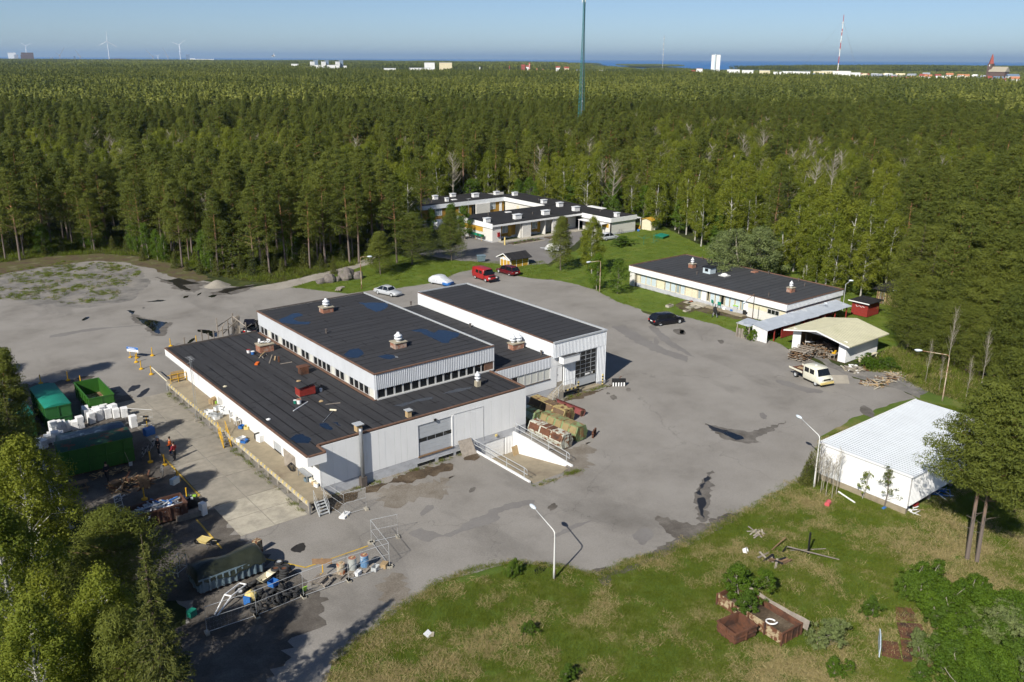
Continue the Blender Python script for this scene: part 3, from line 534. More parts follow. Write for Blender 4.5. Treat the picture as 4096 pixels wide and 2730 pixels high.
# front goods door with a row of panes
gd = thing if 0 else pbox('goods_door', 'door_grey', -12.0, -8.52, .10, .16, .95, 3.87)
for j in range(7): pbox('door_section', 'door_grey', -11.98, -8.54, .075, .10, .97+j*.415, 1.375+j*.415, gd)
for i in range(4): pbox('pane', 'glass_dark', -11.92+i*.86, -11.12+i*.86, .06, .07, 2.22, 2.58, gd)
pbox('door_frame', 'white_paint', -8.52, -8.42, -.05, .1, .95, 3.87, gd); pbox('door_sill', 'wood_brown', -12.1, -8.4, -.08, .14, .84, .945, gd)
# basement doors behind the ramp, basement lights
bd = pbox('basement_door', 'white_clean', -4.88, -2.55, .10, .16, -1.62, .18); 
for j in range(5): pbox('door_section', 'white_clean', -4.86, -2.57, .08, .10, -1.6+j*.35, -1.27+j*.35, bd)
corr('basement_gate', 'white_clean', (-2.5,.08), (-1.06,.08), -1.62, .18, .18, .04)
for a, b in ((-12.2,-10.4),(-10.0,-8.4),(-8.1,-7.2)):
 w = pbox('basement_window', 'glass_dark', a, b, -.006, .006, -.02, .3); pbox('frame', 'frame_grey', a, b, -.02, .0, .3, .34, w)
# ramp
ramp = thing('basement_ramp', 'concrete ramp sunk between two white walls in front of the basement door', 'ramp')
MB().add([(-6.15,-9.4,.02),(-1.5,-9.2,.02),(-1.5,-8.6,-.02),(-1.5,.1,-1.62),(-6.15,.1,-1.62),(-6.15,-8.6,-.02)], [(0,1,2,5),(5,2,3,4)]).build('ramp_floor', 'dock_concrete', ramp)
MB().prism([(-8.3,-.45),(.0,-1.9),(.0,.12),(-1.2,.12),(-6.5,.14),(-8.3,.1)], .2, Matrix(((0,0,1,-6.4),(1,0,0,0),(0,1,0,0),(0,0,0,1)))).build('ramp_wall', 'white_paint', ramp)
MB().prism([(-8.3,-.45),(.0,-1.9),(.0,.5),(-2.0,.5),(-8.3,.16)], .2, Matrix(((0,0,1,-1.6),(1,0,0,0),(0,1,0,0),(0,0,0,1)))).build('ramp_wall', 'white_paint', ramp)
for u, z0 in ((-6.3, (.12,.12)), (-1.5, (.5,.2))):
 mb = MB(); z = lambda v: lerp(z0[0], z0[1], min(1, -v/8))
 for dz in (.5, .95): mb.tube([(u,-.25,z(-.25)+dz),(u,-7.6,z(-7.6)+dz)], .028, 6)
 for v in (-.3, -2.7, -5.1, -7.5): mb.tube([(u,v,z(v)-.05),(u,v,z(v)+.95)], .028, 6)
 mb.tube([(u,-7.6,z(-7.6)+.95),(u,-7.9,z(-7.9)+.85),(u,-7.9,z(-7.9)+.45),(u,-7.6,z(-7.6)+.5)], .028, 6); mb.build('railing', 'galv_pale', ramp)
# brick chimneys with metal cowls, vents
def cowl(p, r, parent):
 MB().lathe([(r*.55,0),(r*.55,.18),(r*.9,.2),(r*.95,.34),(r*.5,.36),(r*.45,.5),(r*1.0,.52),(r*.85,.62),(r*.35,.78),(r*.3,.9),(0,.92)], 14, p).build('cowl', 'white_metal', parent, True)
def chimney(x, y, z, sx, sy, h, cowls, parent=None, br='brick'):
 c = pbox('chimney', br, x-sx/2, x+sx/2, y-sy/2, y+sy/2, z, z+h, parent or hall); pbox('cap', 'cap_stone', x-sx/2-.08, x+sx/2+.08, y-sy/2-.08, y+sy/2+.08, z+h, z+h+.09, c)
 for (dx, dy, r) in cowls: cowl((x+dx, y+dy, z+h+.09), r, c)
 return c
def on(fn, a, b, z): p = fn(a, b, z); return p.x, p.y
x, y = on(ZM, 1475, 205, 7.06); chimney(x, y, 7.06, 1.25, 1.0, .55, [(0,0,.42)])
x, y = on(ZM, 2078, 500, 7.06); chimney(x, y, 7.06, 1.25, 1.0, .55, [(0,0,.42)])
x, y = on(ZE, 1200, 830, 4.45); chimney(x, y, 4.45, 1.5, .9, .6, [(-.35,.1,.36),(.3,-.05,.42)])
x, y = on(ZM, 962, 530, ZR); chimney(x, y, ZR, 1.5, 1.15, .75, [])
p = Vector((x, y, ZR+.84)); oo = thing('cowl_scrap', 'coil of dented white ducting lying on the brick chimney at the roof edge', 'duct', p)
mb = MB()
for k in range(4):
 a = k*1.4; mb.tube([(.3*math.cos(a+t*.7)+(k-1.5)*.22, .26*math.sin(a+t*.7), .08+.04*t) for t in range(6)], .07, 6)
mb.cyl((-.45,.2,.0),.16,.12,.5,8); mb.build('pipe_coil', 'white_paint', oo, True)
x, y = on(ZE, 942, 1085, ZR); c = pbox('vent_stack', 'cap_stone', x-.22, x+.22, y-.22, y+.22, ZR, ZR+.55); cowl((x, y, ZR+.55), .3, c)
x, y = on(ZE, 477, 1290, ZR); c = pbox('vent_stack', 'wood_new', x-.2, x+.2, y-.2, y+.2, ZR, ZR+.6); pbox('cap', 'galv_pale', x-.3, x+.3, y-.3, y+.3, ZR+.6, ZR+.65, c)
x, y = on(ZE, 140, 1385, ZR); c = pbox('vent_stack', 'wood_new', x-.25, x+.25, y-.25, y+.25, ZR, ZR+.6); pbox('cap', 'galv_pale', x-.38, x+.38, y-.38, y+.38, ZR+.6, ZR+.66, c)
mb = MB(); mb.tube([(-17.7,-.28,.9),(-17.7,-.28,4.95),(-17.7,-.28,5.2)], .16, 10); mb.build('flue_pipe', 'galv', hall, True); pbox('flue_box', 'dark_trim', -17.95, -17.45, -.5, -.02, 0, .9)
x, y = on(ZM, 1300, 900, ZR); c = pbox('roof_hatch', 'red_paint', x-.75, x+.75, y-.5, y+.5, ZR+.12, ZR+.95); MB().prism([(-.9,.95),(.9,1.2),(.9,1.28),(-.9,1.03)], 1.3, Matrix.Translation((x,y+.65,ZR)) @ Matrix.Rotation(R(90),4,'X')).build('hatch_roof', 'felt_x', c)
for j in range(7): pbox('slat', 'red_paint', x-.77, x+.77, y-.525, y-.505, ZR+.16+j*.115, ZR+.25+j*.115, c)
pbox('hatch_curb', 'concrete', x-.7, x+.7, y-.45, y+.45, ZR, ZR+.12, c)
x, y = on(ZM, 1285, 720, ZR); c = pbox('rusty_vent', 'rust', x-.4, x+.4, y-.35, y+.35, ZR, ZR+.6); pbox('vent_lid', 'rust', x-.5, x+.6, y-.3, y+.5, ZR+.6, ZR+.75, c)
for fn, a, b, z in ((ZE,893,690,4.45),(ZE,494,540,4.45),(ZE,1370,875,4.45),(ZM,1475,385,7.06),(ZM,1435,850,ZR)):
 x, y = on(fn, a, b, z); MB().cyl((x,y,z),.09,.09,.4,8).cyl((x,y,z+.4),.14,.14,.08,8).build('vent_pipe', 'dark_trim', hall)
# wet puddles on the roof
def roofwet(fn, pts, z, seed):
 P = [tuple(fn(a, b, z)[:2]) for a, b in pts]; P = dense(P, .35, .16, seed)
 bm = bmesh.new(); f = bm.faces.new([bm.verts.new((x, y, z+.006)) for x, y in P]); f.normal_update()
 if f.normal.z < 0: f.normal_flip()
 bmesh.ops.triangulate(bm, faces=[f]); me = bpy.data.meshes.new('roof_puddle'); bm.to_mesh(me); bm.free(); me.materials.append(MATS['roof_water']); link('roof_puddle', me, hall)
roofwet(ZM, [(1075,270),(1130,250),(1190,222),(1250,215),(1275,235),(1200,262),(1230,285),(1340,290),(1330,310),(1240,312),(1160,305),(1100,295)], 7.06, 1)
roofwet(ZM, [(1740,130),(1850,128),(1990,130),(1985,160),(1930,200),(1880,208),(1830,180),(1790,150)], 7.06, 2)
roofwet(ZE, [(495,712),(560,700),(610,702),(640,725),(680,705),(740,708),(820,730),(800,755),(760,770),(750,795),(700,795),(650,765),(600,745),(560,725)], 7.06, 3)
roofwet(ZM, [(1610,560),(1660,520),(1740,512),(1785,535),(1790,560),(1740,590),(1660,585)], 7.06, 4)
roofwet(ZM, [(1900,575),(1980,560),(2060,570),(2075,588),(2010,605),(1940,595)], 7.06, 5)
roofwet(ZM, [(1170,1270),(1220,1230),(1290,1225),(1345,1270),(1330,1300),(1230,1300)], ZR, 6)
roofwet(ZM, [(1420,1145),(1460,1135),(1525,1185),(1510,1195),(1450,1175)], ZR, 7); roofwet(ZM, [(1530,1125),(1570,1130),(1600,1160),(1560,1160)], ZR, 8)
roofwet(ZE, [(370,1215),(450,1195),(560,1165),(650,1155),(640,1170),(540,1190),(440,1222)], ZR, 9); roofwet(ZE, [(705,1135),(800,1105),(900,1090),(900,1100),(800,1125)], ZR, 10)
# wall lamps, conduit
for x, z in ((-10.3, 4.0),(-3.6,.7)): pbox('wall_lamp', ('black' if z > 2 else 'yellow_pale'), x-.1, x+.1, -.14, -.02, z-.1, z+.1)
MB().tube([(-5.05,-.035,.6),(-5.05,-.035,3.95),(-8.3,-.035,4.0)], .018, 5).build('conduit', 'frame_grey', hall)
# entrance steps at the bay
st = thing('entrance_steps', 'concrete entrance steps with pale handrail beside the tall bay door', 'steps')
for i in range(6): pbox('step', 'concrete', 7.1+i*.26, 8.7, 4.35, 5.4, .0+i*.16, .16+i*.16, st) if i == 0 else pbox('step', 'concrete', 7.1+i*.26, 8.7, 4.36, 5.39, i*.16, .16+i*.16, st)
pbox('landing', 'concrete', 8.70, 10.6, 4.2, 5.42, .72, 1.0, st)
for i in range(7): pbox('stripe', ('yellow_pale' if i % 2 else 'black'), 8.7+i*.27, 8.97+i*.27, 4.15, 4.195, .84, 1.0, st)
mb = MB(); mb.tube([(7.2,4.32,.0),(7.2,4.32,1.0),(8.7,4.32,1.9),(10.5,4.32,1.9),(10.5,4.32,1.0)], .025, 6); mb.tube([(8.7,4.32,1.0),(8.7,4.32,1.9)], .025, 6); mb.tube([(9.6,4.32,1.0),(9.6,4.32,1.9)], .025, 6); mb.tube([(7.95,4.32,.3),(7.95,4.32,1.45)], .025, 6); mb.build('railing', 'galv_pale', st)
# ------------------------------------------------------------------ trees
import numpy as np
def barkmat(name, lo, hi, z0, z1, spots=None):
 """bark whose colour changes with height up the trunk, as it does on Scots pine"""
 m = bpy.data.materials.new(name); m.use_nodes = True; t = m.node_tree; N = t.nodes; Lk = t.links; b = N['Principled BSDF']
 tc = N.new('ShaderNodeTexCoord'); sp = N.new('ShaderNodeSeparateXYZ'); Lk.new(tc.outputs['Object'], sp.inputs[0])
 n = N.new('ShaderNodeTexNoise'); n.inputs['Scale'].default_value = 2.2; n.inputs['Detail'].default_value = 4; Lk.new(tc.outputs['Object'], n.inputs[0])
 a = N.new('ShaderNodeMath'); a.operation = 'MULTIPLY_ADD'; Lk.new(n.outputs[0], a.inputs[0]); a.inputs[1].default_value = 3.0; Lk.new(sp.outputs[2], a.inputs[2])
 r = N.new('ShaderNodeMapRange'); r.inputs[1].default_value = z0+1.5; r.inputs[2].default_value = z1+1.5; Lk.new(a.outputs[0], r.inputs[0])
 mx = N.new('ShaderNodeMix'); mx.data_type = 'RGBA'; Lk.new(r.outputs[0], mx.inputs[0]); mx.inputs[6].default_value = (*lo, 1); mx.inputs[7].default_value = (*hi, 1); col = mx.outputs[2]
 if spots:
  n2 = N.new('ShaderNodeTexNoise'); n2.inputs['Scale'].default_value = 3; mp = N.new('ShaderNodeMapping'); mp.inputs['Scale'].default_value = (1,1,2.5); Lk.new(tc.outputs['Object'], mp.inputs[0]); Lk.new(mp.outputs[0], n2.inputs[0])
  r2 = N.new('ShaderNodeMapRange'); r2.inputs[1].default_value = .58; r2.inputs[2].default_value = .64; Lk.new(n2.outputs[0], r2.inputs[0])
  m2 = N.new('ShaderNodeMix'); m2.data_type = 'RGBA'; Lk.new(r2.outputs[0], m2.inputs[0]); Lk.new(col, m2.inputs[6]); m2.inputs[7].default_value = (*spots, 1); col = m2.outputs[2]
 Lk.new(col, b.inputs['Base Color']); b.inputs['Roughness'].default_value = .9; MATS[name] = m
barkmat('pine_bark', (.15,.12,.10), (.30,.155,.07), 4, 9); barkmat('birch_bark', (.42,.40,.36), (.55,.53,.48), 0, 6, (.06,.05,.045)); barkmat('spruce_bark', (.10,.075,.06), (.11,.08,.06), 0, 5); barkmat('grey_bark', (.28,.25,.20), (.34,.31,.25), 0, 6)
leafmat('pine_leaf', (.055,.078,.011), (.135,.155,.022), .2)
leafmat('pine_leaf_far', (.056,.078,.014), (.128,.146,.026), .15)
leafmat('spruce_leaf', (.028,.048,.010), (.105,.112,.020), .12)
leafmat('birch_leaf', (.12,.165,.016), (.24,.265,.03), .42)
leafmat('birch_leaf_far', (.14,.165,.032), (.25,.265,.055), .3)
leafmat('aspen_leaf', (.060,.115,.012), (.115,.185,.020), .35)
leafmat('willow_leaf', (.11,.155,.045), (.21,.25,.09), .3)
leafmat('maple_leaf', (.055,.11,.008), (.12,.20,.015), .35)
leafmat('bare_twig', (.22,.185,.135), (.32,.275,.21), .0)
leafmat('bush_brown', (.11,.10,.03), (.20,.17,.06), .2)
def leafmesh(name, C, D, L, W, m, Nv=None, quad=False):
 """C centres, D directions; each leaf a slim triangle (or a rhomb) of length L, width W"""
 n = len(C); rs = np.random.RandomState(len(C)); A = rs.normal(size=(n,3)) if Nv is None else Nv
 if Nv is not None: D = unit(D-Nv*(D*Nv).sum(1)[:,None])
 S = np.cross(D, A); S /= (np.linalg.norm(S, axis=1)[:,None]+1e-9)
 L = np.broadcast_to(np.asarray(L, float).reshape(-1,1), (n,1)) if not np.isscalar(L) else np.full((n,1), L); W = L*W
 if quad: P = np.stack([C-D*L/2, C+S*W/2, C+D*L/2, C-S*W/2], 1); k = 4
 else: P = np.stack([C-D*L/2+S*W/2, C-D*L/2-S*W/2, C+D*L/2], 1); k = 3
 me = bpy.data.meshes.new(name); me.vertices.add(n*k); me.vertices.foreach_set('co', P.astype(np.float32).ravel()); me.loops.add(n*k); me.loops.foreach_set('vertex_index', np.arange(n*k, dtype=np.int32)); me.polygons.add(n)
 me.polygons.foreach_set('loop_start', np.arange(0, n*k, k, dtype=np.int32)); me.polygons.foreach_set('loop_total', np.full(n, k, dtype=np.int32)); me.materials.append(MATS[m]); me.update(calc_edges=True); return me
def unit(a): return a/(np.linalg.norm(a, axis=1)[:,None]+1e-9)
def clumps(cen, rad, per, rs, upb=.35, shell=.5):
 """leaf centres and directions scattered in ellipsoid pads"""
 cen = np.asarray(cen); rad = np.asarray(rad); n = len(cen); d = unit(rs.normal(size=(n*per,3))); rr = (shell+(1-shell)*rs.rand(n*per,1))**.6
 C = np.repeat(cen, per, 0)+d*rr*np.repeat(rad, per, 0); D = unit(d*.5+rs.normal(size=d.shape)); Nv = unit(d+rs.normal(size=d.shape)*.42+np.array([0,0,upb])); return C, D, Nv
def trunk_mb(h, r0, rs, bend=.3, n=7, segs=7, top=.12):
 ph = rs.rand()*6.28; pts = []; rr = []
 for i in range(segs+1):
  t = i/segs; pts.append((bend*math.sin(t*2.2+ph)*t, bend*math.cos(t*1.8+ph)*t, h*t)); rr.append(r0*(1-t)**.8*(1-top)+r0*top*(1-t)+.01)
 return MB().tube(pts, rr, n), pts
def pathat(pts, z):
 for a, b in zip(pts, pts[1:]):
  if z <= b[2]: t = (z-a[2])/(b[2]-a[2]); return Vector(a).lerp(Vector(b), t)
 return Vector(pts[-1])
def make_pine(tag_, seed, h=17, cb=.45, rmax=2.4, ncl=110, per=26, L=.42, W=.32, br=26, leaf='pine_leaf', low=0):
 rs = np.random.RandomState(seed); tm, pts = trunk_mb(h*.97, .2*h/17, rs, .35); cen = []; rad = []
 for i in range(ncl):
  t = rs.rand()**.85; z = h*(cb+(1-cb)*t); prof = max(.1, min(1, .55+t*2.4)*(1-t)**.6); a = rs.rand()*6.283; lob = 1+.35*math.sin(a*2+seed)+.2*math.sin(a*3+z); rr = rmax*prof*lob*(.35+.65*math.sqrt(rs.rand())); c = pathat(pts, min(z, h*.96))
  cen.append((c.x+rr*math.cos(a), c.y+rr*math.sin(a), z+rr*.12)); s = (.55+.5*rs.rand())*(1-.4*t)*rmax/2.4; rad.append((s, s, s*.42))
  if i < br: tm.tube([(c.x, c.y, z-.35-.1*rr), (c.x+rr*.6*math.cos(a), c.y+rr*.6*math.sin(a), z-.1), cen[-1]], [.05*h/17, .035*h/17, .012], 4, False)
 for i in range(low):
  z = h*(.15+.3*rs.rand()); a = rs.rand()*6.28; c = pathat(pts, z); l = .5+rs.rand()*1.2; tm.tube([c, (c.x+l*math.cos(a), c.y+l*math.sin(a), z+.1)], [.03, .008], 3, False)
 top = pathat(pts, h*.96); cen.append((top.x, top.y, h*.97)); rad.append((.35,.35,.6))
 C, D, Nv = clumps(cen, rad, per, rs, .45); return tm.mesh('trunk_'+tag_, 'pine_bark'), leafmesh('crown_'+tag_, C, D, L*(.7+.6*rs.rand(len(C))), W, leaf, Nv)
def make_spruce(tag_, seed, h=14, rmax=2.1, per=30, L=.4, W=.3, whorls=24, leaf='spruce_leaf'):
 rs = np.random.RandomState(seed); tm, pts = trunk_mb(h*.99, .17*h/14, rs, .08); C = []; D = []
 for w in range(whorls):
  t = w/whorls; z = h*(.06+.92*t); rr = rmax*(1-t)**.85+.12; nb = 5+int(5*(1-t))
  for b in range(nb):
   a = 6.283*(b+rs.rand()*.7)/nb+w; r = rr*(.75+.4*rs.rand()); k = max(5, int(per*(r/rmax)**.8)); s = rs.rand(k)**.7; dr = np.array([math.cos(a), math.sin(a)]); side = np.array([-dr[1], dr[0]]); wv = rs.normal(size=k)*.22*(1-s*.5)*r/rmax*1.5
   P = np.zeros((k,3)); P[:,:2] = s[:,None]*r*dr+wv[:,None]*side; P[:,2] = z-.28*r*s+.18*r*s**2.5-np.abs(rs.normal(size=k))*.12; C.append(P)
   d = np.zeros((k,3)); d[:,:2] = dr+side*rs.normal(size=(k,1))*.7; d[:,2] = -.35+rs.normal(size=k)*.3; D.append(d)
   if w % 3 == 0 and b % 2 == 0: tm.tube([(0,0,z), (dr[0]*r*.8, dr[1]*r*.8, z-.15*r)], [.03, .008], 3, False)
 C = np.concatenate(C); D = unit(np.concatenate(D)); o_ = C*np.array([.5,.5,0])/rmax; return tm.mesh('trunk_'+tag_, 'spruce_bark'), leafmesh('crown_'+tag_, C, D, L*(.7+.6*rs.rand(len(C))), W, leaf, unit(o_+np.array([0,0,.7])+rs.normal(size=C.shape)*.4))
def make_broad(tag_, seed, h=12, cb=.25, rmax=2.2, ncl=90, per=34, L=.26, W=.75, leaf='birch_leaf', bark='birch_bark', droop=.0, stems=1, shape=1.0, br=40, cl=.75, r0=.12):
 rs = np.random.RandomState(seed); tm = MB(); P = []
 for s in range(stems):
  t_, pts = trunk_mb(h*(.93-.12*s*rs.rand()), r0*h/12/(1+.25*(stems-1)), rs, .35+.5*(stems > 1)); off = (rs.normal(size=2)*.35*(stems > 1)); pts = [(p[0]+off[0]*(1+p[2]/h*1.8), p[1]+off[1]*(1+p[2]/h*1.8), p[2]) for p in pts]
  rr = [r0*h/12/(1+.25*(stems-1))*(1-i/len(pts))**.8+.012 for i in range(len(pts))]; tm.tube(pts, rr, 6); P.append(pts)
 cen = []; rad = []
 for i in range(ncl):
  pts = P[i % stems]; t = rs.rand()**.9; z = h*(cb+(1-cb)*t*.97); prof = math.sin(math.pi*(.12+.86*t**shape))**.8; a = rs.rand()*6.283; lob = 1+.3*math.sin(a*2+seed)+.18*math.sin(a*3+z*1.3); q = rmax*prof*lob*(.25+.75*math.sqrt(rs.rand())); c = pathat(pts, min(z, h*.9))
  cen.append((c.x+q*math.cos(a), c.y+q*math.sin(a), z-droop*q*.3)); s = cl*(.6+.6*rs.rand()); rad.append((s*.9, s*.9, s*(.7+droop)))
  if i < br: tm.tube([(c.x, c.y, max(.1, z-.55*q-.2)), (c.x+q*.5*math.cos(a), c.y+q*.5*math.sin(a), z-.15*q), cen[-1]], [.035*h/12, .02*h/12, .006], 3, False)
 C, D, Nv = clumps(cen, rad, per, rs, .25, .2); C[:,2] = np.maximum(C[:,2], .12); return tm.mesh('trunk_'+tag_, bark), leafmesh('crown_'+tag_, C, D, L*(.65+.7*rs.rand(len(C))), W, leaf, Nv, True)
def make_bare(tag_, seed, h=13, rmax=2.6, n=55, bark='grey_bark'):
 rs = np.random.RandomState(seed); tm, pts = trunk_mb(h*.95, .14*h/13, rs, .3); tw = MB()
 for i in range(n):
  t = rs.rand()**.8; z = h*(.3+.66*t); a = rs.rand()*6.28; q = rmax*(1-.65*t)*(.5+.6*rs.rand()); c = pathat(pts, z); e = Vector((c.x+q*math.cos(a), c.y+q*math.sin(a), z+q*1.1)); m1 = c.lerp(e, .5)+V(0,0,-.12*q); tm.tube([c, m1, e], [.045, .025, .008], 3, False)
  for k in range(5):
   s = m1.lerp(e, rs.rand()); b = a+rs.normal()*.8; l = q*(.25+.3*rs.rand()); f = s+Vector((math.cos(b)*l, math.sin(b)*l, l*1.1)); tw.tube([s, f], [.014, .005], 3, False)
 return tm.mesh('trunk_'+tag_, bark), tw.mesh('crown_'+tag_, 'bare_twig')
class Kind: pass
def kind(name, label, cat, variants): k = Kind(); k.name, k.label, k.cat, k.var = name, label, cat, variants; return k
PINE = kind('pine_tree', 'pine', 'pine tree', [(make_pine('pine%d' % i, 100+i, h=[16.5,17.5,15.5,17,18,16][i], cb=[.30,.40,.24,.33,.42,.27][i], rmax=[3.2,2.8,3.4,3.0,2.7,3.3][i], ncl=185, per=62, L=.27, W=.3, low=6), [16.5,17.5,15.5,17,18,16][i]) for i in range(6)])
PINEF = kind('pine_tree', 'pine', 'pine tree', [(make_pine('young_pine%d' % i, 130+i, h=8, cb=.08, rmax=2.0, ncl=190, per=48, L=.30, W=.28, br=20), 8) for i in range(3)])
BIRCH = kind('birch_tree', 'birch', 'birch tree', [(make_broad('birch%d' % i, 200+i, h=[13,14,12,13][i], cb=[.16,.2,.1,.14][i], rmax=[2.3,2.1,2.5,2.7][i], ncl=150, per=74, L=.18, droop=.35), [13,14,12,13][i]) for i in range(4)])
ASPEN = kind('broadleaf_tree', 'leafy tree', 'tree', [(make_broad('aspen%d' % i, 230+i, h=9, cb=.12, rmax=[2.0,2.4,1.7][i], ncl=120, per=56, L=.19, leaf=('aspen_leaf','maple_leaf','aspen_leaf')[i], bark='grey_bark', shape=.8, cl=.85), 9) for i in range(3)])
SPRUCE = kind('spruce_tree', 'spruce', 'spruce tree', [(make_spruce('spruce%d' % i, 260+i, h=14, rmax=[2.0,1.7][i]), 14) for i in range(2)])
BARE = kind('bare_birch', 'bare birch', 'birch tree', [(make_bare('bare%d' % i, 280+i), 13) for i in range(2)])
SHRUB = kind('shrub', 'shrub', 'shrub', [(make_broad('shrub%d' % i, 300+i, h=2.2, cb=.05, rmax=1.1, ncl=40, per=34, L=.15, leaf=('maple_leaf','willow_leaf','aspen_leaf')[i], bark='grey_bark', stems=3, shape=.7, br=30, cl=.34, r0=.25), 2.2) for i in range(3)])
YSPR = kind('young_spruce', 'young spruce', 'spruce tree', [(make_spruce('young_spruce', 320, h=4, rmax=1.0, per=22, L=.24, W=.3, whorls=16), 4)])
def plant(k, p, h, label, group=None, v=None, rz=None, wide=1.0, lean=0, leanaz=0):
 (tm, cm), h0 = k.var[(random.randrange(len(k.var)) if v is None else v) % len(k.var)]
 t = thing(k.name, label, k.cat, (p[0], p[1], 0), random.uniform(0, 6.28) if rz is None else rz, group); s = h/h0; t.scale = (s*wide, s*wide, s)
 link('trunk', tm, t); link('crown', cm, t)
 if lean: t.rotation_euler = (lean*math.cos(leanaz), lean*math.sin(leanaz), t.rotation_euler[2])
 return t
# instancing by geometry nodes, for what nobody could count
def gn_scatter(name, pts, objs, label, cat):
 """pts: (x, y, z, scale, rotz, index)"""
 col = bpy.data.collections.new(name+'_kinds')
 for i, (o) in enumerate(objs): o.name = 'kind_%s_%02d' % (name, i); col.objects.link(o)
 me = bpy.data.meshes.new(name); n = len(pts); A = np.array(pts, dtype=np.float32); me.vertices.add(n); me.vertices.foreach_set('co', A[:,:3].ravel())
 for nm, dt, arr in (('iscale','FLOAT',A[:,3]),('irot','FLOAT',A[:,4]),('iidx','INT',A[:,5].astype(np.int32))):
  at_ = me.attributes.new(nm, dt, 'POINT'); at_.data.foreach_set('value', arr)
 o = link(name, me); ng = bpy.data.node_groups.new(name, 'GeometryNodeTree'); ng.interface.new_socket('Geometry', in_out='INPUT', socket_type='NodeSocketGeometry'); ng.interface.new_socket('Geometry', in_out='OUTPUT', socket_type='NodeSocketGeometry')
 N = ng.nodes; Lk = ng.links; gi = N.new('NodeGroupInput'); go = N.new('NodeGroupOutput'); ip = N.new('GeometryNodeInstanceOnPoints'); ci = N.new('GeometryNodeCollectionInfo'); ci.inputs[0].default_value = col; ci.inputs[1].default_value = True; ci.inputs[2].default_value = True
 def na(nm, dt): x = N.new('GeometryNodeInputNamedAttribute'); x.data_type = dt; x.inputs[0].default_value = nm; return x.outputs[0]
 m2p = N.new('GeometryNodeMeshToPoints'); Lk.new(gi.outputs[0], m2p.inputs[0]); Lk.new(m2p.outputs[0], ip.inputs['Points']); Lk.new(ci.outputs[0], ip.inputs['Instance']); ip.inputs['Pick Instance'].default_value = True
 Lk.new(na('iidx','INT'), ip.inputs['Instance Index']); cx = N.new('ShaderNodeCombineXYZ'); Lk.new(na('irot','FLOAT'), cx.inputs[2]); e2r = N.new('FunctionNodeEulerToRotation'); Lk.new(cx.outputs[0], e2r.inputs[0]); Lk.new(e2r.outputs[0], ip.inputs['Rotation']); Lk.new(na('iscale','FLOAT'), ip.inputs['Scale']); Lk.new(ip.outputs[0], go.inputs[0])
 md = o.modifiers.new('scatter', 'NODES'); md.node_group = ng
 tag(o, label, cat, kind='stuff'); return o
def joined(tm, cm):
 """one mesh of trunk + crown for scattering"""
 bm = bmesh.new(); bm.from_mesh(tm); n0 = len(bm.faces); bm.from_mesh(cm); bm.faces.ensure_lookup_table()
 for f in bm.faces[n0:]: f.material_index = 1
 me = bpy.data.meshes.new('tree'); bm.to_mesh(me); bm.free(); me.materials.append(tm.materials[0]); me.materials.append(cm.materials[0]); return bpy.data.objects.new('tree', me)
# ---- where the forest stands
def ring(pts): return P2(PV, pts)
CLEAR = [
 ring([(-600,760),(-200,640),(0,604),(110,590),(230,580),(300,588),(420,608),(520,640),(620,648),(720,628),(800,607),(850,588),(900,580),(960,560),(1000,540)]) + [(50,75),(49,112),(84,114),(86,62)] + ring([(1500,505),(1560,545),(1640,580),(1760,590),(1840,612),(1930,640),(2010,640),(2075,665),(2100,720),(2090,760),(2060,785),(2130,800),(2260,850),(2420,900),(2700,980),(2700,2600),(-600,2600)]),
]
def clear_at(x, y): return any(inpoly(x, y, c) for c in CLEAR)
mast_p = far(2331, 318)
rs = np.random.RandomState(42); near = []
hx = (far(2048,1)-c0); rx_ = Vector((hx.y, -hx.x, 0))
def sector(d0, d1, sp, half=.70, jit=.42):
 out = []; k = 0
 for i in range(int(d0/sp), int(d1/sp)+1):
  w = int(i*sp*math.tan(half)/sp)+1
  for j in range(-w, w+1):
   f = i*sp+(rs.rand()-.5)*2*jit*sp; r = j*sp+(rs.rand()-.5)*2*jit*sp; out.append((c0.x+hx.x*f+rx_.x*r, c0.y+hx.y*f+rx_.y*r, f, r))
 return out
def decid(x, y):
 """share of broadleaved trees: bands and pockets"""
 X, Y, f = pix((x, y, 8)); b = .38*math.exp(-((f-395)/75)**2) if X < 1050 else .3*math.exp(-((f-560)/150)**2) if 1900 < X < 2600 else .22*math.exp(-((f-330)/90)**2) if X > 2500 else 0
 return b+noise.noise(Vector((x*.009+3, y*.009, 1.3)))*.8+noise.noise(Vector((x*.03, y*.03, 7)))*.45
CROWDS = []
cand = []
for (x, y, f, r) in sector(70, 430, 4.4, .62):
 if clear_at(x, y) or (Vector((x, y, 0))-mast_p).length < 5: continue
 cand.append((x, y, f, r))
def edge(x, y):
 return any(clear_at(x+4.5*math.cos(a), y+4.5*math.sin(a)) for a in (0,1.05,2.1,3.14,4.19,5.24))
cand.sort(key=lambda c: c[2]); indiv = {'p': 0, 'b': 0, 's': 0, 'a': 0}; crowd = []
def zone(px):
 return 0 if px < 900 else 1 if px < 1560 else 2 if px < 2560 else 3
ZN_ = ['beyond the gravel lot', 'left of the terraced houses', 'behind the terraced houses', 'behind the barrack']
FORM = ['broad crown hanging low', 'slim high crown over a long bare trunk', 'wide low-branched crown']
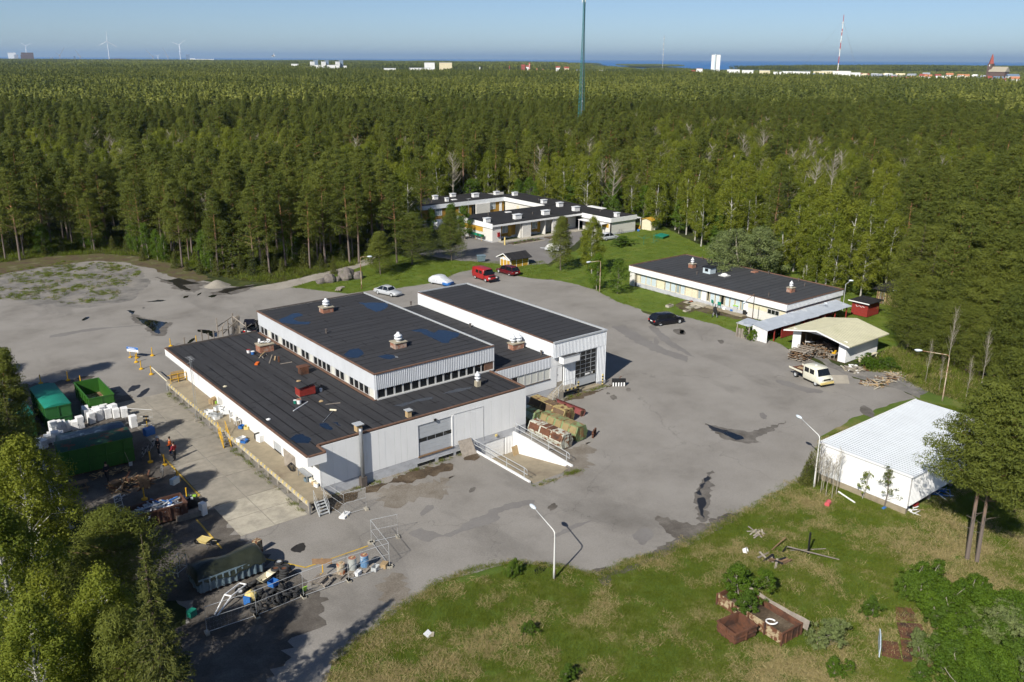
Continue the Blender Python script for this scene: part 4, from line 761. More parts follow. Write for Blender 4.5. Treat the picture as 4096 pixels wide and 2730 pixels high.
for (x, y, f, r) in cand:
 X, Y, dd = pix((x, y, 8)); 
 if X < -250 or X > 4350: continue
 d = decid(x, y); q = rs.rand(); e = edge(x, y); rightside = X > 2550
 # the right-hand wood has birches along its edge, pine farther in
 kindc = 'p'
 if rightside and f < 205 and X < 3600: kindc = 'b' if q < .7 else 'p' if q < .78 else 'a'
 elif 1550 < X < 2700 and f < 232 and q < .62: kindc = 'a' if q < .38 else 'b'
 elif d > .16 and f > 190: kindc = 'b' if q < .72 else 'x' if q < .86 else 'p'
 elif q < .05: kindc = 's'
 elif e and q < .22 and X < 1600: kindc = 'a'
 elif q > .985: kindc = 'x'
 big = f < 330 and indiv.get(kindc, 999) < {'p': 300, 'b': 110, 's': 24, 'a': 60}.get(kindc, 0)
 h = {'p': 15.5, 'b': 12, 's': 13, 'a': 6.5, 'x': 12}[kindc]*(.82+.34*rs.rand())
 if e and kindc == 'p' and rs.rand() < .2: h *= .7
 if big:
  indiv[kindc] += 1; z = zone(X); row = 'at the front of' if e else 'inside'
  if kindc == 'p': plant(PINE, (x, y), h, ('shorter' if h < 13.6 else 'tall')+' orange-trunked pine '+row+' the wood '+ZN_[z], 'pines '+row+' the wood '+ZN_[z])
  elif kindc == 'b': plant(BIRCH, (x, y), h, ('slender' if h < 12 else 'tall')+' white-trunked birch '+row+' the wood '+ZN_[z], 'birches '+row+' the wood '+ZN_[z])
  elif kindc == 's': plant(SPRUCE, (x, y), h, 'dark narrow spruce among the pines '+ZN_[z], 'spruces among the pines '+ZN_[z])
  else: plant(ASPEN, (x, y), h, 'bright green young leafy tree at the foot of the wood '+ZN_[z], 'young leafy trees '+ZN_[z])
 else:
  idx = {'p': rs.randint(0, 6), 'b': 6+rs.randint(0, 3), 's': 9, 'a': 10, 'x': 11}[kindc]; crowd.append((x, y, 0, h/{'p': 16.7, 'b': 13, 's': 14, 'a': 9, 'x': 13}[kindc], rs.rand()*6.28, idx))
objs = [joined(*v[0]) for v in PINE.var]+[joined(*v[0]) for v in BIRCH.var[:3]]+[joined(*SPRUCE.var[0][0]), joined(*ASPEN.var[0][0]), joined(*BARE.var[0][0])]
gn_scatter('pine_forest', crowd, objs, 'dense pine and birch forest stretching away behind the houses', 'forest')
# ---- mid and far forest in tiles of many small trees
def far_tile(tag_, seed, size, n, per, h, frac, L, W):
 rs2 = np.random.RandomState(seed); Cp = []; Dp = []; Cb = []; Db = []; tr = MB()
 for i in range(n):
  x, y = (rs2.rand(2)-.5)*size; hh = h*(.75+.45*rs2.rand()); b = rs2.rand() < frac; sp = rs2.rand() < .12; r = (2.1 if b else 1.0 if sp else 1.9)*(.8+.4*rs2.rand()); k = per
  t = rs2.rand(k, 1)**(.8 if not sp else .6); a = rs2.rand(k, 1)*6.283; z = hh*((.35 if b else .15 if sp else .45)+(1-(.35 if b else .15 if sp else .45))*t)
  prof = ((1-t)*1.3 if sp else np.sin(np.pi*(.2+.75*t))); q = r*prof*np.sqrt(rs2.rand(k,1)); P = np.hstack([x+q*np.cos(a), y+q*np.sin(a), z]); d = unit(np.hstack([np.cos(a)*.8, np.sin(a)*.8, np.full((k,1), .5)])+rs2.normal(size=(k,3))*.5)
  (Cb if b else Cp).append(P); (Db if b else Dp).append(d)
  if size < 60: pass
 C = np.concatenate(Cp+Cb); D = np.concatenate(Dp+Db); rs3 = np.random.RandomState(seed+1); m = leafmesh('forest_tile', C, rs3.normal(size=C.shape), L*(.6+.8*rs3.rand(len(C))), W, 'pine_leaf_far', D, True); m.materials.append(MATS['birch_leaf_far'])
 np_ = sum(len(c) for c in Cp); mi = np.zeros(len(C), dtype=np.int32); mi[np_:] = 1; m.polygons.foreach_set('material_index', mi)
 o = bpy.data.objects.new('tile', m)
 return o
mid = [far_tile('m', 500+i, 44, 130, 95, 15.5, fr, 1.0, .55) for i, fr in enumerate((.06, .10, .22, .75))]
farT = [far_tile('f', 520+i, 170, 1150, 16, 15.5, fr, 2.5, .6) for i, fr in enumerate((.05, .12, .30, .8))]
farT += [far_tile('g', 540, 170, 480, 16, 5.0, .6, 2.0, .7)]          # low greenery between the town's houses
def open_zone(px, f):
 """the town and its low gardens, and other open country"""
 if px > 2780 and f > lerp(1270, 830, (px-2780)/1316): return f < 2750
 if 1130 < px < 1500 and 1500 < f < 2150: return True
 if 1500 < px < 2780 and 1350 < f < 2300: return True
 if px < 1130 and 2000 < f < 2700 and noise.noise(Vector((px*.004, f*.002, 4))) > .1: return True
 return False
midp = []; 
for (x, y, f, r) in sector(448, 1500, 40, .60, .05):
 X = pix((x, y, 8))[0]; d = decid(x, y)
 if open_zone(X, f): continue
 idx = 3 if d > .26 else 2 if d > .10 else (0 if rs.rand() < .5 else 1); midp.append((x, y, 0, 1.0+.14*rs.rand(), rs.randint(0, 4)*math.pi/2, idx))
gn_scatter('middle_forest', midp, mid, 'unbroken pine forest with pale birch pockets in the middle distance', 'forest')
farp = []
CO = [(far(x, d)) for x, d in coast]
gpoly = [tuple(p[:2]) for p in gp]; islp = [tuple(p[:2]) for p in isl]; islp3 = [tuple(p[:2]) for p in isl3]
for (x, y, f, r) in sector(1560, 6600, 155, .62, .06):
 X = pix((x, y, 8))[0]
 on_i = inpoly(x, y, islp) or inpoly(x, y, islp3)
 if not inpoly(x, y, gpoly) and not on_i: continue
 if X < 1000 and f > 5300: continue
 d = .1+noise.noise(Vector((x*.0016+3, y*.0016, 1.3)))*.8+noise.noise(Vector((x*.006, y*.006, 7)))*.4; low = open_zone(X, f)
 if low: idx = 4
 else: idx = 3 if d > .24 else 2 if d > .04 else (0 if rs.rand() < .5 else 1)
 farp.append((x, y, 0, .6 if (on_i or (2250 < X < 2850 and f > 2300)) else .95+.2*rs.rand(), rs.randint(0, 4)*math.pi/2, idx))
gn_scatter('distant_forest', farp, farT, 'distant hazy forest reaching to the sea horizon', 'forest')
# ------------------------------------------------------------------ the other buildings
def brickmat(name, a, b2):
 m = bpy.data.materials.new(name); m.use_nodes = True; t = m.node_tree; N = t.nodes; Lk = t.links; b = N['Principled BSDF']; tc = N.new('ShaderNodeTexCoord')
 sp = N.new('ShaderNodeSeparateXYZ'); Lk.new(tc.outputs['Object'], sp.inputs[0]); ad = N.new('ShaderNodeMath'); ad.operation = 'ADD'; Lk.new(sp.outputs[0], ad.inputs[0]); Lk.new(sp.outputs[1], ad.inputs[1]); cx = N.new('ShaderNodeCombineXYZ'); Lk.new(ad.outputs[0], cx.inputs[0]); Lk.new(sp.outputs[2], cx.inputs[1])
 br = N.new('ShaderNodeTexBrick'); br.inputs['Scale'].default_value = 1; br.inputs['Brick Width'].default_value = .3; br.inputs['Row Height'].default_value = .09; br.inputs['Mortar Size'].default_value = .006; br.inputs[1].default_value = (*a, 1); br.inputs[2].default_value = (a[0]*.93, a[1]*.93, a[2]*.92, 1); br.inputs[3].default_value = (*b2, 1); Lk.new(cx.outputs[0], br.inputs[0])
 Lk.new(br.outputs[0], b.inputs['Base Color']); b.inputs['Roughness'].default_value = .85; MATS[name] = m
brickmat('white_brick', (.70,.68,.64), (.52,.50,.46))
mat('ochre', (.50,.29,.035), .7, .12, 3); mat('ochre_dark', (.36,.20,.03), .75, .12, 3, stretch=(4,4,.3)); mat('cream', (.66,.60,.44), .7, .1, 3); mat('pale_blue', (.50,.58,.62), .5, .1, 1)
terr = thing('terraced_house', 'low white-brick terrace with ochre panels, black felt roofs and white chimneys, in three wings', 'house')
def tb(name, m, x0, x1, y0, y1, z0, z1, parent=None): return MB().box(x0, x1, y0, y1, z0, z1).build(name, m, parent or terr)
TZ = 3.52
tb('roof', 'felt_far', 52.1, 75.6, 73.8, 85.8, 3.2, TZ); tb('roof', 'felt_far', 52.1, 76.0, 100.2, 110.2, 3.2, TZ-.004); tb('roof', 'felt_far', 75.6, 83.1, 85.3, 104, 3.2, TZ-.002); tb('roof', 'felt_far', 75.6, 83.1, 65.4, 85.3, 3.0, TZ-.09)
# wing B
tb('wall', 'white_brick', 52.2, 52.4, 74.0, 85.7, 0, 2.75); tb('fascia', 'white_clean', 52.0, 52.12, 73.75, 85.8, 2.7, 3.66); tb('eave', 'white_clean', 52.12, 75.6, 73.7, 73.8, 3.05, 3.4)
p = tb('ochre_panel', 'ochre', 52.14, 52.2, 77.1, 85.0, 1.65, 2.55); tb('panel_sill', 'white_clean', 52.12, 52.2, 77.0, 85.1, 1.58, 1.64, p); tb('plinth', 'foundation', 52.17, 52.2, 74, 85.7, 0, .25)
for i, (a, b) in enumerate(((52.4,54.3),(59.7,61.9),(67.6,69.4))): tb('wall', 'white_brick', a, b, 74.0, 74.3, .0, 3.1)
for a in (54.3, 59.5, 61.9, 65.9): tb('wing_wall', 'white_brick', a-.1, a+.1, 74.3, 75.9, 0, 3.1)
tb('wall', 'white_brick', 52.4, 75.7, 75.9, 76.1, 0, 3.1)
pg = MB().box(-.6,.6,-.01,.01,0,1.25).mesh('pane','glass_pale'); fg = MB().box(-.68,-.6,-.03,.03,-.08,1.33).box(.6,.68,-.03,.03,-.08,1.33).box(-.6,.6,-.03,.03,-.08,0).box(-.6,.6,-.03,.03,1.25,1.33).box(.2,.26,-.025,.03,0,1.25).mesh('window','white_clean')
def twin(loc, rz=0, s=(1,1,1)): o = link('window', fg, terr, loc, rz); o.scale = s; link('pane', pg, o); return o
for a, b in ((54.45,59.35),(62.05,65.8),(69.5,73)):
 tb('ochre_panel', 'ochre_dark', a, b, 75.78, 75.9, .5, 2.85); twin((a+2.2,75.72,1.2)); d = tb('door', 'ochre', a+3.0, a+3.8, 75.72, 75.77, .3, 2.4)
# wing A
tb('wall', 'white_brick', 52.3, 52.5, 100.4, 110.1, 0, 2.9); tb('fascia', 'white_clean', 52.0, 52.12, 100.1, 110.2, 2.65, 3.62); corr('fascia', 'white_metal', (52.1,100.15), (75.6,100.15), 2.7, 3.6, .3, .03, terr)
tb('wall', 'ochre_dark', 52.5, 66.4, 100.5, 100.7, .3, 2.9); tb('wall', 'white_brick', 67.3, 71.2, 99.9, 100.2, 0, 2.7); tb('wall', 'ochre_dark', 71.2, 75.7, 100.5, 100.7, .3, 2.9); tb('plinth', 'foundation', 52.5, 75.7, 100.46, 100.5, 0, .32); tb('wall', 'ochre_dark', 66.4, 67.3, 100.52, 100.7, 2.4, 2.9)
for x in (57.4, 63.8, 72.2): twin((x,100.45,1.15), 0, (1.35,1,1.05))
tb('door', 'glass_dark', 66.45, 67.25, 100.5, 100.6, .2, 2.4); tb('door', 'white_clean', 74.3, 75.0, 100.42, 100.5, .2, 2.4)
for v in (103, 106.5): tb('window', 'glass_pale', 52.24, 52.3, v, v+1.4, 1.0, 2.3)
tb('side_porch', 'white_clean', 49.4, 52.2, 110.4, 113.5, 2.9, 3.5); tb('porch_wall', 'ochre', 49.6, 49.7, 110.6, 113.3, .8, 2.2); tb('porch_wall', 'white_clean', 49.6, 52.2, 110.5, 110.6, .0, 1.1)
# spine and wing C
tb('wall', 'white_brick', 75.8, 76.0, 86, 100.2, 0, 2.8); tb('fascia', 'white_clean', 75.5, 75.62, 85.9, 100.1, 2.7, 3.6)
tb('door', 'white_clean', 75.74, 75.8, 90, 90.9, .1, 2.2); tb('door', 'cream', 75.74, 75.8, 95, 95.9, .1, 2.2)
tb('wall', 'white_brick', 75.9, 76.1, 65.6, 73.9, 0, 2.75); tb('fascia', 'white_clean', 75.5, 75.62, 65.4, 76.2, 2.6, 3.5); tb('fascia', 'white_clean', 75.62, 83.1, 65.3, 65.42, 2.6, 3.5); tb('wall', 'white_brick', 75.9, 83.0, 65.6, 65.8, .3, 2.7); tb('plinth', 'foundation', 75.85, 83.02, 65.56, 65.6, 0, .35)
tb('wall', 'white_brick', 82.9, 83.0, 65.8, 104, 0, 3.0); tb('wall', 'white_brick', 52.4, 83, 110, 110.1, 0, 3.0); p = tb('ochre_panel', 'ochre', 75.84, 75.9, 66.2, 68.2, 1.4, 2.2); tb('ochre_panel', 'ochre', 75.84, 75.9, 69.5, 73, 1.2, 2.2); tb('porch_canopy', 'white_clean', 74.2, 75.9, 66.5, 73.5, 2.2, 2.32)
for v in (66.6, 69.9, 73.3): tb('porch_post', 'white_clean', 74.25, 74.35, v, v+.1, 0, 2.2)
tb('veranda_roof', 'white_clean', 83.0, 85.2, 66.0, 72.0, 2.5, 2.62); tb('veranda_rail', 'ochre', 84.9, 85.0, 66.0, 72.0, .2, .95); tb('veranda_post', 'white_clean', 85.0, 85.12, 66.05, 66.17, 0, 2.5); tb('veranda_beam', 'white_clean', 81.5, 82.8, 74, 78.6, 3.6, 3.75)
chs = [(61.1,107.2,1.0,.9,.8),(61.4,103,.7,.6,.75),(66.5,108,1.2,.8,.7),(70.4,104.5,1.5,.9,.8),(76.8,104.8,1.2,.8,.65),(79.3,101,1.2,.8,.7),(52.9,76.7,1.2,.8,.8),(60.1,76.2,1.6,.9,.85),(67.8,76.5,1.6,.9,.85),(77.3,88.2,1.2,.8,.7),(77.4,83,1.3,.9,.75),(76.2,76.5,1.5,.9,.8),(78.3,66.4,.9,.8,.65),(53.4,105.5,.8,.7,.75)]
for x, y, sx, sy, h in chs:
 c = tb('chimney', 'white_clean', x-sx/2, x+sx/2, y-sy/2, y+sy/2, TZ-.12, TZ+h); tb('cap', 'white_metal', x-sx/2-.1, x+sx/2+.1, y-sy/2-.1, y+sy/2+.1, TZ+h, TZ+h+.1, c)
for x, y in ((63.4,83.3),(64,103.9)): tb('roof_window', 'white_clean', x-.6, x+.6, y-.4, y+.4, TZ, TZ+.14)
for x, y in ((58,83),(72,80),(66,78.5),(79,92),(80,73),(55.4,107),(58,104),(73,107)): MB().cyl((x,y,TZ-.1),.1,.1,.55,7).build('vent_pipe','dark_trim',terr)
tb('doorstep', 'concrete_pale', 53.5, 75, 72.4, 74.0, 0, .1)
bed = thing('planting_bed', 'bare brown planting bed with pale kerb in front of the terrace', 'flower bed'); a, b = R2(0,745), R2(350,685)
MB().box(54.2,61.6,69.6,71.6,0,.1).build('soil','dirt',bed); MB().box(54.0,61.8,69.4,69.6,0,.14).build('kerb','concrete_pale',bed)
for i in range(16): 
 q = (54.5+random.random()*6.8, 69.8+random.random()*1.6); link('small_plant', SHRUB.var[i % 3][0][1], bed, (*q, .1)).scale = (.16,.16,.14)
bed2 = thing('planting_bed', 'small brown planting bed beside the courtyard pine', 'flower bed'); MB().box(63.4,68.5,69.6,71.8,0,.1).build('soil','dirt',bed2); MB().box(63.2,68.7,69.4,69.6,0,.14).build('kerb','concrete_pale',bed2)
# barrack on the right
bar = thing('barrack', 'long low white building with dark flat roof right of the black parked car', 'building')
def bb(name, m, x0, x1, y0, y1, z0, z1, parent=None): return MB().box(x0, x1, y0, y1, z0, z1).build(name, m, parent or bar)
bb('roof', 'felt_grey', 49.3, 62.5, 5.6, 34.2, 2.9, 3.14); bb('fascia', 'white_paint', 49.1, 49.24, 5.4, 34.4, 2.25, 3.16); corr('fascia', 'white_metal', (49.25,5.42), (62.6,5.42), 2.3, 3.16, .3, .02, bar); bb('fascia', 'white_paint', 49.3, 62.5, 34.26, 34.4, 2.3, 3.16); bb('fascia', 'white_paint', 62.5, 62.6, 5.5, 34.3, 2.3, 3.16)
for pts in ([(49.17,5.4),(49.17,34.4)],): coping(pts, 3.2, .16, .1, 'rust_trim', bar)
coping([(49.3,5.42),(62.6,5.42)], 3.203, .16, .1, 'rust_trim', bar); coping([(62.55,5.5),(62.55,34.3)], 3.198, .16, .1, 'rust_trim', bar); coping([(49.3,34.33),(62.4,34.33)], 3.205, .16, .12, 'rust_trim', bar)
bb('wall', 'white_brick', 49.5, 62.4, 5.6, 5.8, 0, 2.9); bb('wall', 'white_brick', 49.5, 62.4, 34.0, 34.2, 0, 2.9); bb('wall', 'white_brick', 62.2, 62.4, 5.8, 34, 0, 2.9); bb('plinth', 'foundation', 49.55, 49.72, 5.8, 33.2, 0, .62); bb('end_pier', 'white_brick', 49.3, 49.5, 33.3, 34.3, 0, 2.3)
bb('inner_wall', 'curtain', 50.0, 50.1, 9.0, 34, .3, 2.9); bb('wall', 'white_brick', 49.5, 49.72, 5.8, 11.8, 0, 1.35); corr('wall', 'cream', (49.52,11.8), (49.52,5.8), 1.35, 2.9, .22, .03, bar)
w = bb('window', 'frame_grey', 49.46, 49.5, 6.7, 8.6, 1.2, 1.9); [bb('pane', 'glass_dark', 49.44, 49.46, 6.78+.6*i, 7.3+.6*i, 1.27, 1.83, w) for i in range(3)]
# front: a run of tall windows, cream boarding and doors between v = 12 and 33
v = 33.2; seq = 'ppppbpppp' 
segs = [('p',32.3,31.2),('p',31.15,30.1),('p',30.05,29.0),('c',28.9,27.3),('p',27.2,26.2),('p',26.1,25.1),('g',25.0,24.3),('p',24.2,23.3),('c',23.2,21.9),('c',21.85,20.9),('g',20.85,20.2),('d',20.1,19.2),('k',19.15,18.7),('p',18.6,17.7),('p',17.6,16.8),('k',16.7,16.0),('p',15.9,15.1),('p',15.0,14.2),('p',14.1,13.2),('g',13.1,12.6)]
segs = [(k, a+(.0), b) for k, a, b in segs]
for k, a, b in segs:
 if k == 'c': corr('boarding', 'cream', (49.62,a), (49.62,b), .62, 2.4, .16, .02, bar)
 elif k == 'd': bb('door', 'white_clean', 49.58, 49.64, b, a, .2, 2.35)
 else:
  w = bb('window', 'cream', 49.66, 49.70, b, a, .62, 2.4); bb('pane', {'p': 'pale_blue', 'g': 'glass_pale', 'k': 'glass_dark'}[k], 49.64, 49.66, b+.1, a-.1, .72, 2.3, w)
bb('wall', 'cream', 49.62, 49.72, 32.35, 33.3, .6, 2.4); bb('head_beam', 'cream', 49.6, 49.75, 11.8, 33.3, 2.4, 2.9); bb('end_wall', 'white_clean', 49.55, 49.72, 11.82, 12.55, .3, 2.4)
bb('doorstep', 'concrete_pale', 48.2, 49.5, 18.5, 20.8, 0, .22); bb('doorstep', 'dock_concrete', 48.5, 49.5, 12.0, 18.4, 0, .16); bb('drainpipe', 'black', 49.3, 49.36, 32.9, 32.96, 0, 2.3)
for x, y in ((56,27.5),(55.4,9.2)):
 c = bb('chimney', 'brick', x-.45, x+.45, y-.4, y+.4, 3.14, 3.75); bb('cap', 'cap_stone', x-.52, x+.52, y-.47, y+.47, 3.75, 3.82, c); cowl((x,y,3.82), .3, c)
c = bb('roof_hatch', 'pale_blue', 54.7, 56.0, 22.9, 24.3, 3.14, 4.05); bb('hatch_roof', 'black', 54.55, 56.15, 22.75, 24.45, 4.05, 4.15, c); bb('pane', 'glass_dark', 54.66, 54.7, 23.3, 23.9, 3.45, 3.9, c)
c = bb('skylight', 'frame_grey', 55.0, 56.3, 20.3, 21.6, 3.14, 3.25); MB().blob((55.65,20.95,3.24),(.55,.55,.3),10,6).build('dome','white_clean',c,True)
bb('roof_box', 'brick', 60.7, 61.6, 19.2, 20.0, 3.14, 3.3)
for x, y in ((53.1,24.1),(61.9,30.4),(62,26.4),(61.9,17.6),(61.7,12.2),(59.8,9.9),(50.9,9.6)): MB().cyl((x,y,3.1),.09,.09,.55,7).build('vent_pipe','dark_trim',bar)
# lean-to with sheet roof along the barrack end
lt = thing('lean_to', 'long red lean-to with rippled tin roof and white slatted end beside the barrack', 'shed')
def lb(name, m, x0, x1, y0, y1, z0, z1, parent=None): return MB().box(x0, x1, y0, y1, z0, z1).build(name, m, parent or lt)
mat('tin', (.46,.50,.55), .45, .1, 1, metal=.2, rgb2=(.62,.64,.66), amt=.4, sc2=.25, edge=.02)
n = 17
for i in range(n):
 u0 = 41.2+i*1.12; dz = random.uniform(-.04,.04)-.0; mb = MB(); k = 7; vs = []
 for y, z in ((2.5,1.72+dz),(5.1,2.08+dz)):
  for j in range(k+1):
   for q in (0, 1): vs.append((u0+1.16*j/k, y, z+(.035 if j % 2 else 0)+q*.012))
 m2 = 2*(k+1); mb.add(vs, [(2*j, 2*j+2, m2+2*j+2, m2+2*j) for j in range(k)]+[(2*j+1, m2+2*j+1, m2+2*j+3, 2*j+3) for j in range(k)]); mb.build('roof_sheet', 'tin', lt)
for i in range(12): lb('slat', 'white_clean', 41.3, 41.36, 2.65+i*.19, 2.79+i*.19, .05, 1.72+.02*i)
lb('wall', 'red_paint', 44.5, 47.0, 2.75, 2.82, .1, 1.75); lb('wall', 'red_paint', 41.5, 59.8, 4.9, 4.98, 0, 2.0)
for u in (43, 47.2, 49.4, 51.8, 54.2, 56.6, 59.4): lb('post', 'red_paint', u-.06, u+.06, 2.7, 2.82, 0, 1.74)
for j in range(7): lb('shelf_board', 'wood_grey', 47.6, 48.6, 2.8, 3.6, .12+j*.2, .2+j*.2)
side = thing('tin_shelter', 'small shelter of sagging tin sheets on poles at the lean-to corner', 'shed'); 
MB().add([(40.6,4.9,1.8),(43.2,4.9,2.05),(43.4,7.3,1.95),(40.9,7.2,1.75),(40.6,4.9,1.77),(43.2,4.9,2.02),(43.4,7.3,1.92),(40.9,7.2,1.72)],[(0,1,2,3),(7,6,5,4),(0,4,5,1),(1,5,6,2),(2,6,7,3),(3,7,4,0)]).build('roof_sheet','tin',side)
for u, v_ in ((40.8,5.0),(41.0,7.0),(43.1,7.1),(43.0,5.1)): MB().box(u-.05,u+.05,v_-.05,v_+.05,0,1.85).build('post','wood_grey',side)
for i in range(9): MB().box(40.8,40.84,5.1+i*.22,5.25+i*.22,0,1.0+.3*random.random()).build('board','wood_grey',side)
# open garage with greenish gable roof
ga = thing('open_garage', 'white timber garage with pale green gable roof, open front full of planks', 'garage')
def gb(name, m, x0, x1, y0, y1, z0, z1, parent=None): return MB().box(x0, x1, y0, y1, z0, z1).build(name, m, parent or ga)
mat('green_roof', (.49,.47,.33), .6, .1, 1.2, rgb2=(.39,.38,.25), amt=.35, sc2=.3)
corr('wall', 'white_paint', (42.3,-7.7), (49.2,-7.7), .12, 2.5, .25, .02, ga); gb('wall', 'white_paint', 49.1, 49.2, -7.6, -.4, .1, 2.5); gb('wall', 'wood_brown', 42.4, 49.1, -.5, -.42, .1, 2.5); gb('pier', 'white_clean', 42.25, 42.35, -7.68, -6.7, .1, 2.7); gb('pier', 'white_clean', 42.25, 42.35, -1.5, -.4, .1, 2.7); gb('floor', 'dirt', 42.3, 49.2, -7.65, -.4, .0, .06); gb('inner_wall', 'wood_brown', 49.0, 49.08, -7.5, -.5, .1, 2.5)
yr = -4.05; ZRG = 3.35; y0, y1 = -8.5, .4; ze = 2.42
MB().add([(41.4,y0,ze),(50.2,y0,ze),(50.2,yr,ZRG),(41.4,yr,ZRG),(41.4,y1,ze),(50.2,y1,ze)], [(0,1,2,3),(3,2,5,4)]).add([(41.4,y0,ze-.1),(50.2,y0,ze-.1),(50.2,yr,ZRG-.1),(41.4,yr,ZRG-.1),(41.4,y1,ze-.1),(50.2,y1,ze-.1)], [(3,2,1,0),(4,5,2,3)]).build('roof', 'green_roof', ga)
for i in range(22):
 u = 41.5+i*.4
 MB().add([(u,y0,ze+.004),(u+.05,y0,ze+.004),(u+.05,yr,ZRG+.004),(u,yr,ZRG+.004),(u+.025,y0,ze+.035),(u+.025,yr,ZRG+.035)],[(0,4,5,3),(4,1,2,5)]).build('roof_rib','green_roof',ga); MB().add([(u,y1,ze+.004),(u+.05,y1,ze+.004),(u+.05,yr,ZRG+.004),(u,yr,ZRG+.004),(u+.025,y1,ze+.035),(u+.025,yr,ZRG+.035)],[(0,3,5,4),(4,5,2,1)]).build('roof_rib','green_roof',ga)
MB().prism([(y0,ze-.12),(y0,ze+.02),(yr,ZRG+.02),(y1,ze+.02),(y1,ze-.12),(yr,ZRG-.14)], .06, Matrix(((0,0,1,41.34),(1,0,0,0),(0,1,0,0),(0,0,0,1)))).build('barge_board','white_clean',ga); MB().prism([(-7.6,2.5),(yr,3.2),(-.5,2.5)], .06, Matrix(((0,0,1,49.12),(1,0,0,0),(0,1,0,0),(0,0,0,1)))).build('gable','white_paint',ga); MB().prism([(-7.6,2.6),(yr,3.25),(-.5,2.6)], .06, Matrix(((0,0,1,42.27),(1,0,0,0),(0,1,0,0),(0,0,0,1)))).build('gable','white_paint',ga)
# white warehouse, bottom right
wh = thing('warehouse', 'white steel shed with ribbed pale roof behind the two leaning pines', 'shed')
def wb(name, m, x0, x1, y0, y1, z0, z1, parent=None): return MB().box(x0, x1, y0, y1, z0, z1).build(name, m, parent or wh)
mat('ribbed_roof', (.50,.53,.56), .5, .06, .7)
wb('wall', 'white_clean', 13.5, 13.6, -30.7, -22.8, .55, 3.3); corr('wall', 'white_clean', (13.5,-30.8), (29.4,-30.8), .8, 3.3, .22, .04, wh); wb('wall', 'white_clean', 29.3, 29.4, -30.7, -22.8, .55, 3.3); wb('wall', 'white_clean', 13.6, 29.3, -22.8, -22.7, .3, 3.3); wb('foundation', 'dock_concrete', 13.55, 13.75, -30.6, -22.8, -.1, .54); wb('floor', 'wood_brown', 13.6, 29.3, -30.6, -22.8, .55, .7)
corr('roof', 'ribbed_roof', (0,0), (15.96,0), 0, 8.2, .32, .07, wh); ro = [o for o in wh.children if o.name.startswith('roof')][0]; ro.matrix_local = Matrix(((1,0,0,13.45),(0,0,1,-30.9),(0,-1,0,3.32),(0,0,0,1)))
coping([(13.42,-30.9),(13.42,-22.65)], 3.36, .14, .12, 'white_clean', wh); coping([(13.5,-22.65),(29.4,-22.65)], 3.363, .14, .12, 'white_clean', wh)
for i in range(5): wb('pile', 'wood_grey', 13.7+i*3.7, 13.95+i*3.7, -30.55, -30.3, -.05, .78)
# sheds
def gshed(name, label, c, rz, L, W, h, hr, wm, rm, cat='shed', over=.3):
 t = thing(name, label, cat, (c[0], c[1], 0), rz); mb = MB()
 MB().box(-L/2,L/2,-W/2,-W/2+.06,0,h).build('wall',wm,t); MB().box(-L/2,L/2,W/2-.06,W/2,0,h).build('wall',wm,t)
 for x in (-L/2, L/2-.06): MB().prism([(-W/2+.061,0),(W/2-.061,0),(W/2-.061,h),(0,hr-.05),(-W/2+.061,h)], .06, Matrix(((0,0,1,x),(1,0,0,0),(0,1,0,0),(0,0,0,1)))).build('gable_wall',wm,t)
 o = over; k = (hr-h)/(W/2)
 for s in (-1, 1): MB().add([(-L/2-o,s*(W/2+o),h-k*o),(L/2+o,s*(W/2+o),h-k*o),(L/2+o,0,hr),(-L/2-o,0,hr),(-L/2-o,s*(W/2+o),h-k*o+.1),(L/2+o,s*(W/2+o),h-k*o+.1),(L/2+o,0,hr+.1),(-L/2-o,0,hr+.1)],[(0,1,2,3),(7,6,5,4),(0,4,5,1),(1,5,6,2),(3,7,4,0)]).build('roof',rm,t)
 return t
ws = gshed('waste_shed', 'small ochre and white waste shed with black gable roof behind the maroon car', (43.6,56.4), 0, 4.0, 2.9, 1.55, 2.2, 'ochre', 'felt_far', over=.45)
for x in (-2.03, ): 
 for y in (-1.4,-.5,.4,1.3): MB().box(x-.03,x,y-.06,y+.06,0,1.7).build('post','white_clean',ws)
 for j in range(4): MB().box(x-.025,x,-1.34,1.3,1.15+j*.12,1.24+j*.12).build('louvre','white_clean',ws)
for x in (-1.9,-.7,.6,1.9): MB().box(x-.06,x+.06,-1.48,-1.455,0,1.55).build('post','white_clean',ws)
for sg in (-1, 1): MB().bar((-2.5,sg*1.95,1.42),(-2.5,0,2.3),.06,.14).build('barge_board','white_clean',ws)
rsd = thing('red_shed', 'small red plank shed with black lean roof and white graffiti behind the barrack', 'shed', (63.6,2.4,0), 0)
for j in range(8): MB().box(-1.5,-1.46,-1.2,1.2,.1+j*.24,.31+j*.24).build('plank','red_paint',rsd)
MB().box(-1.45,1.5,-1.2,-1.14,.1,2.0).build('wall','red_paint',rsd); MB().box(-1.45,1.5,1.14,1.2,.1,2.0).build('wall','red_paint',rsd); MB().box(1.44,1.5,-1.13,1.13,.1,2.0).build('wall','red_paint',rsd); MB().box(-1.95,1.9,-1.6,1.6,2.02,2.12).build('roof','felt_far',rsd); MB().tube([(-1.53,-.7,1.4),(-1.53,-.4,1.5),(-1.53,-.3,1.3),(-1.53,0,1.5),(-1.53,.4,1.3),(-1.53,.6,1.5)],.03,4).build('graffiti','white_clean',rsd); MB().box(-1.97,-1.95,-1.6,1.6,2.0,2.14).build('fascia','white_clean',rsd)
dsd = thing('slatted_shed', 'weathered slatted shed with patched tin and felt roof at the birch wood edge', 'shed', (73.2,2.0,0), 0)
for j in range(22): MB().box(-2.6,-2.56,-2.8+j*.255,-2.62+j*.255,.05,1.95+.1*random.random()).build('slat',random.choice(('wood_grey','wood_brown','wood_new')),dsd)
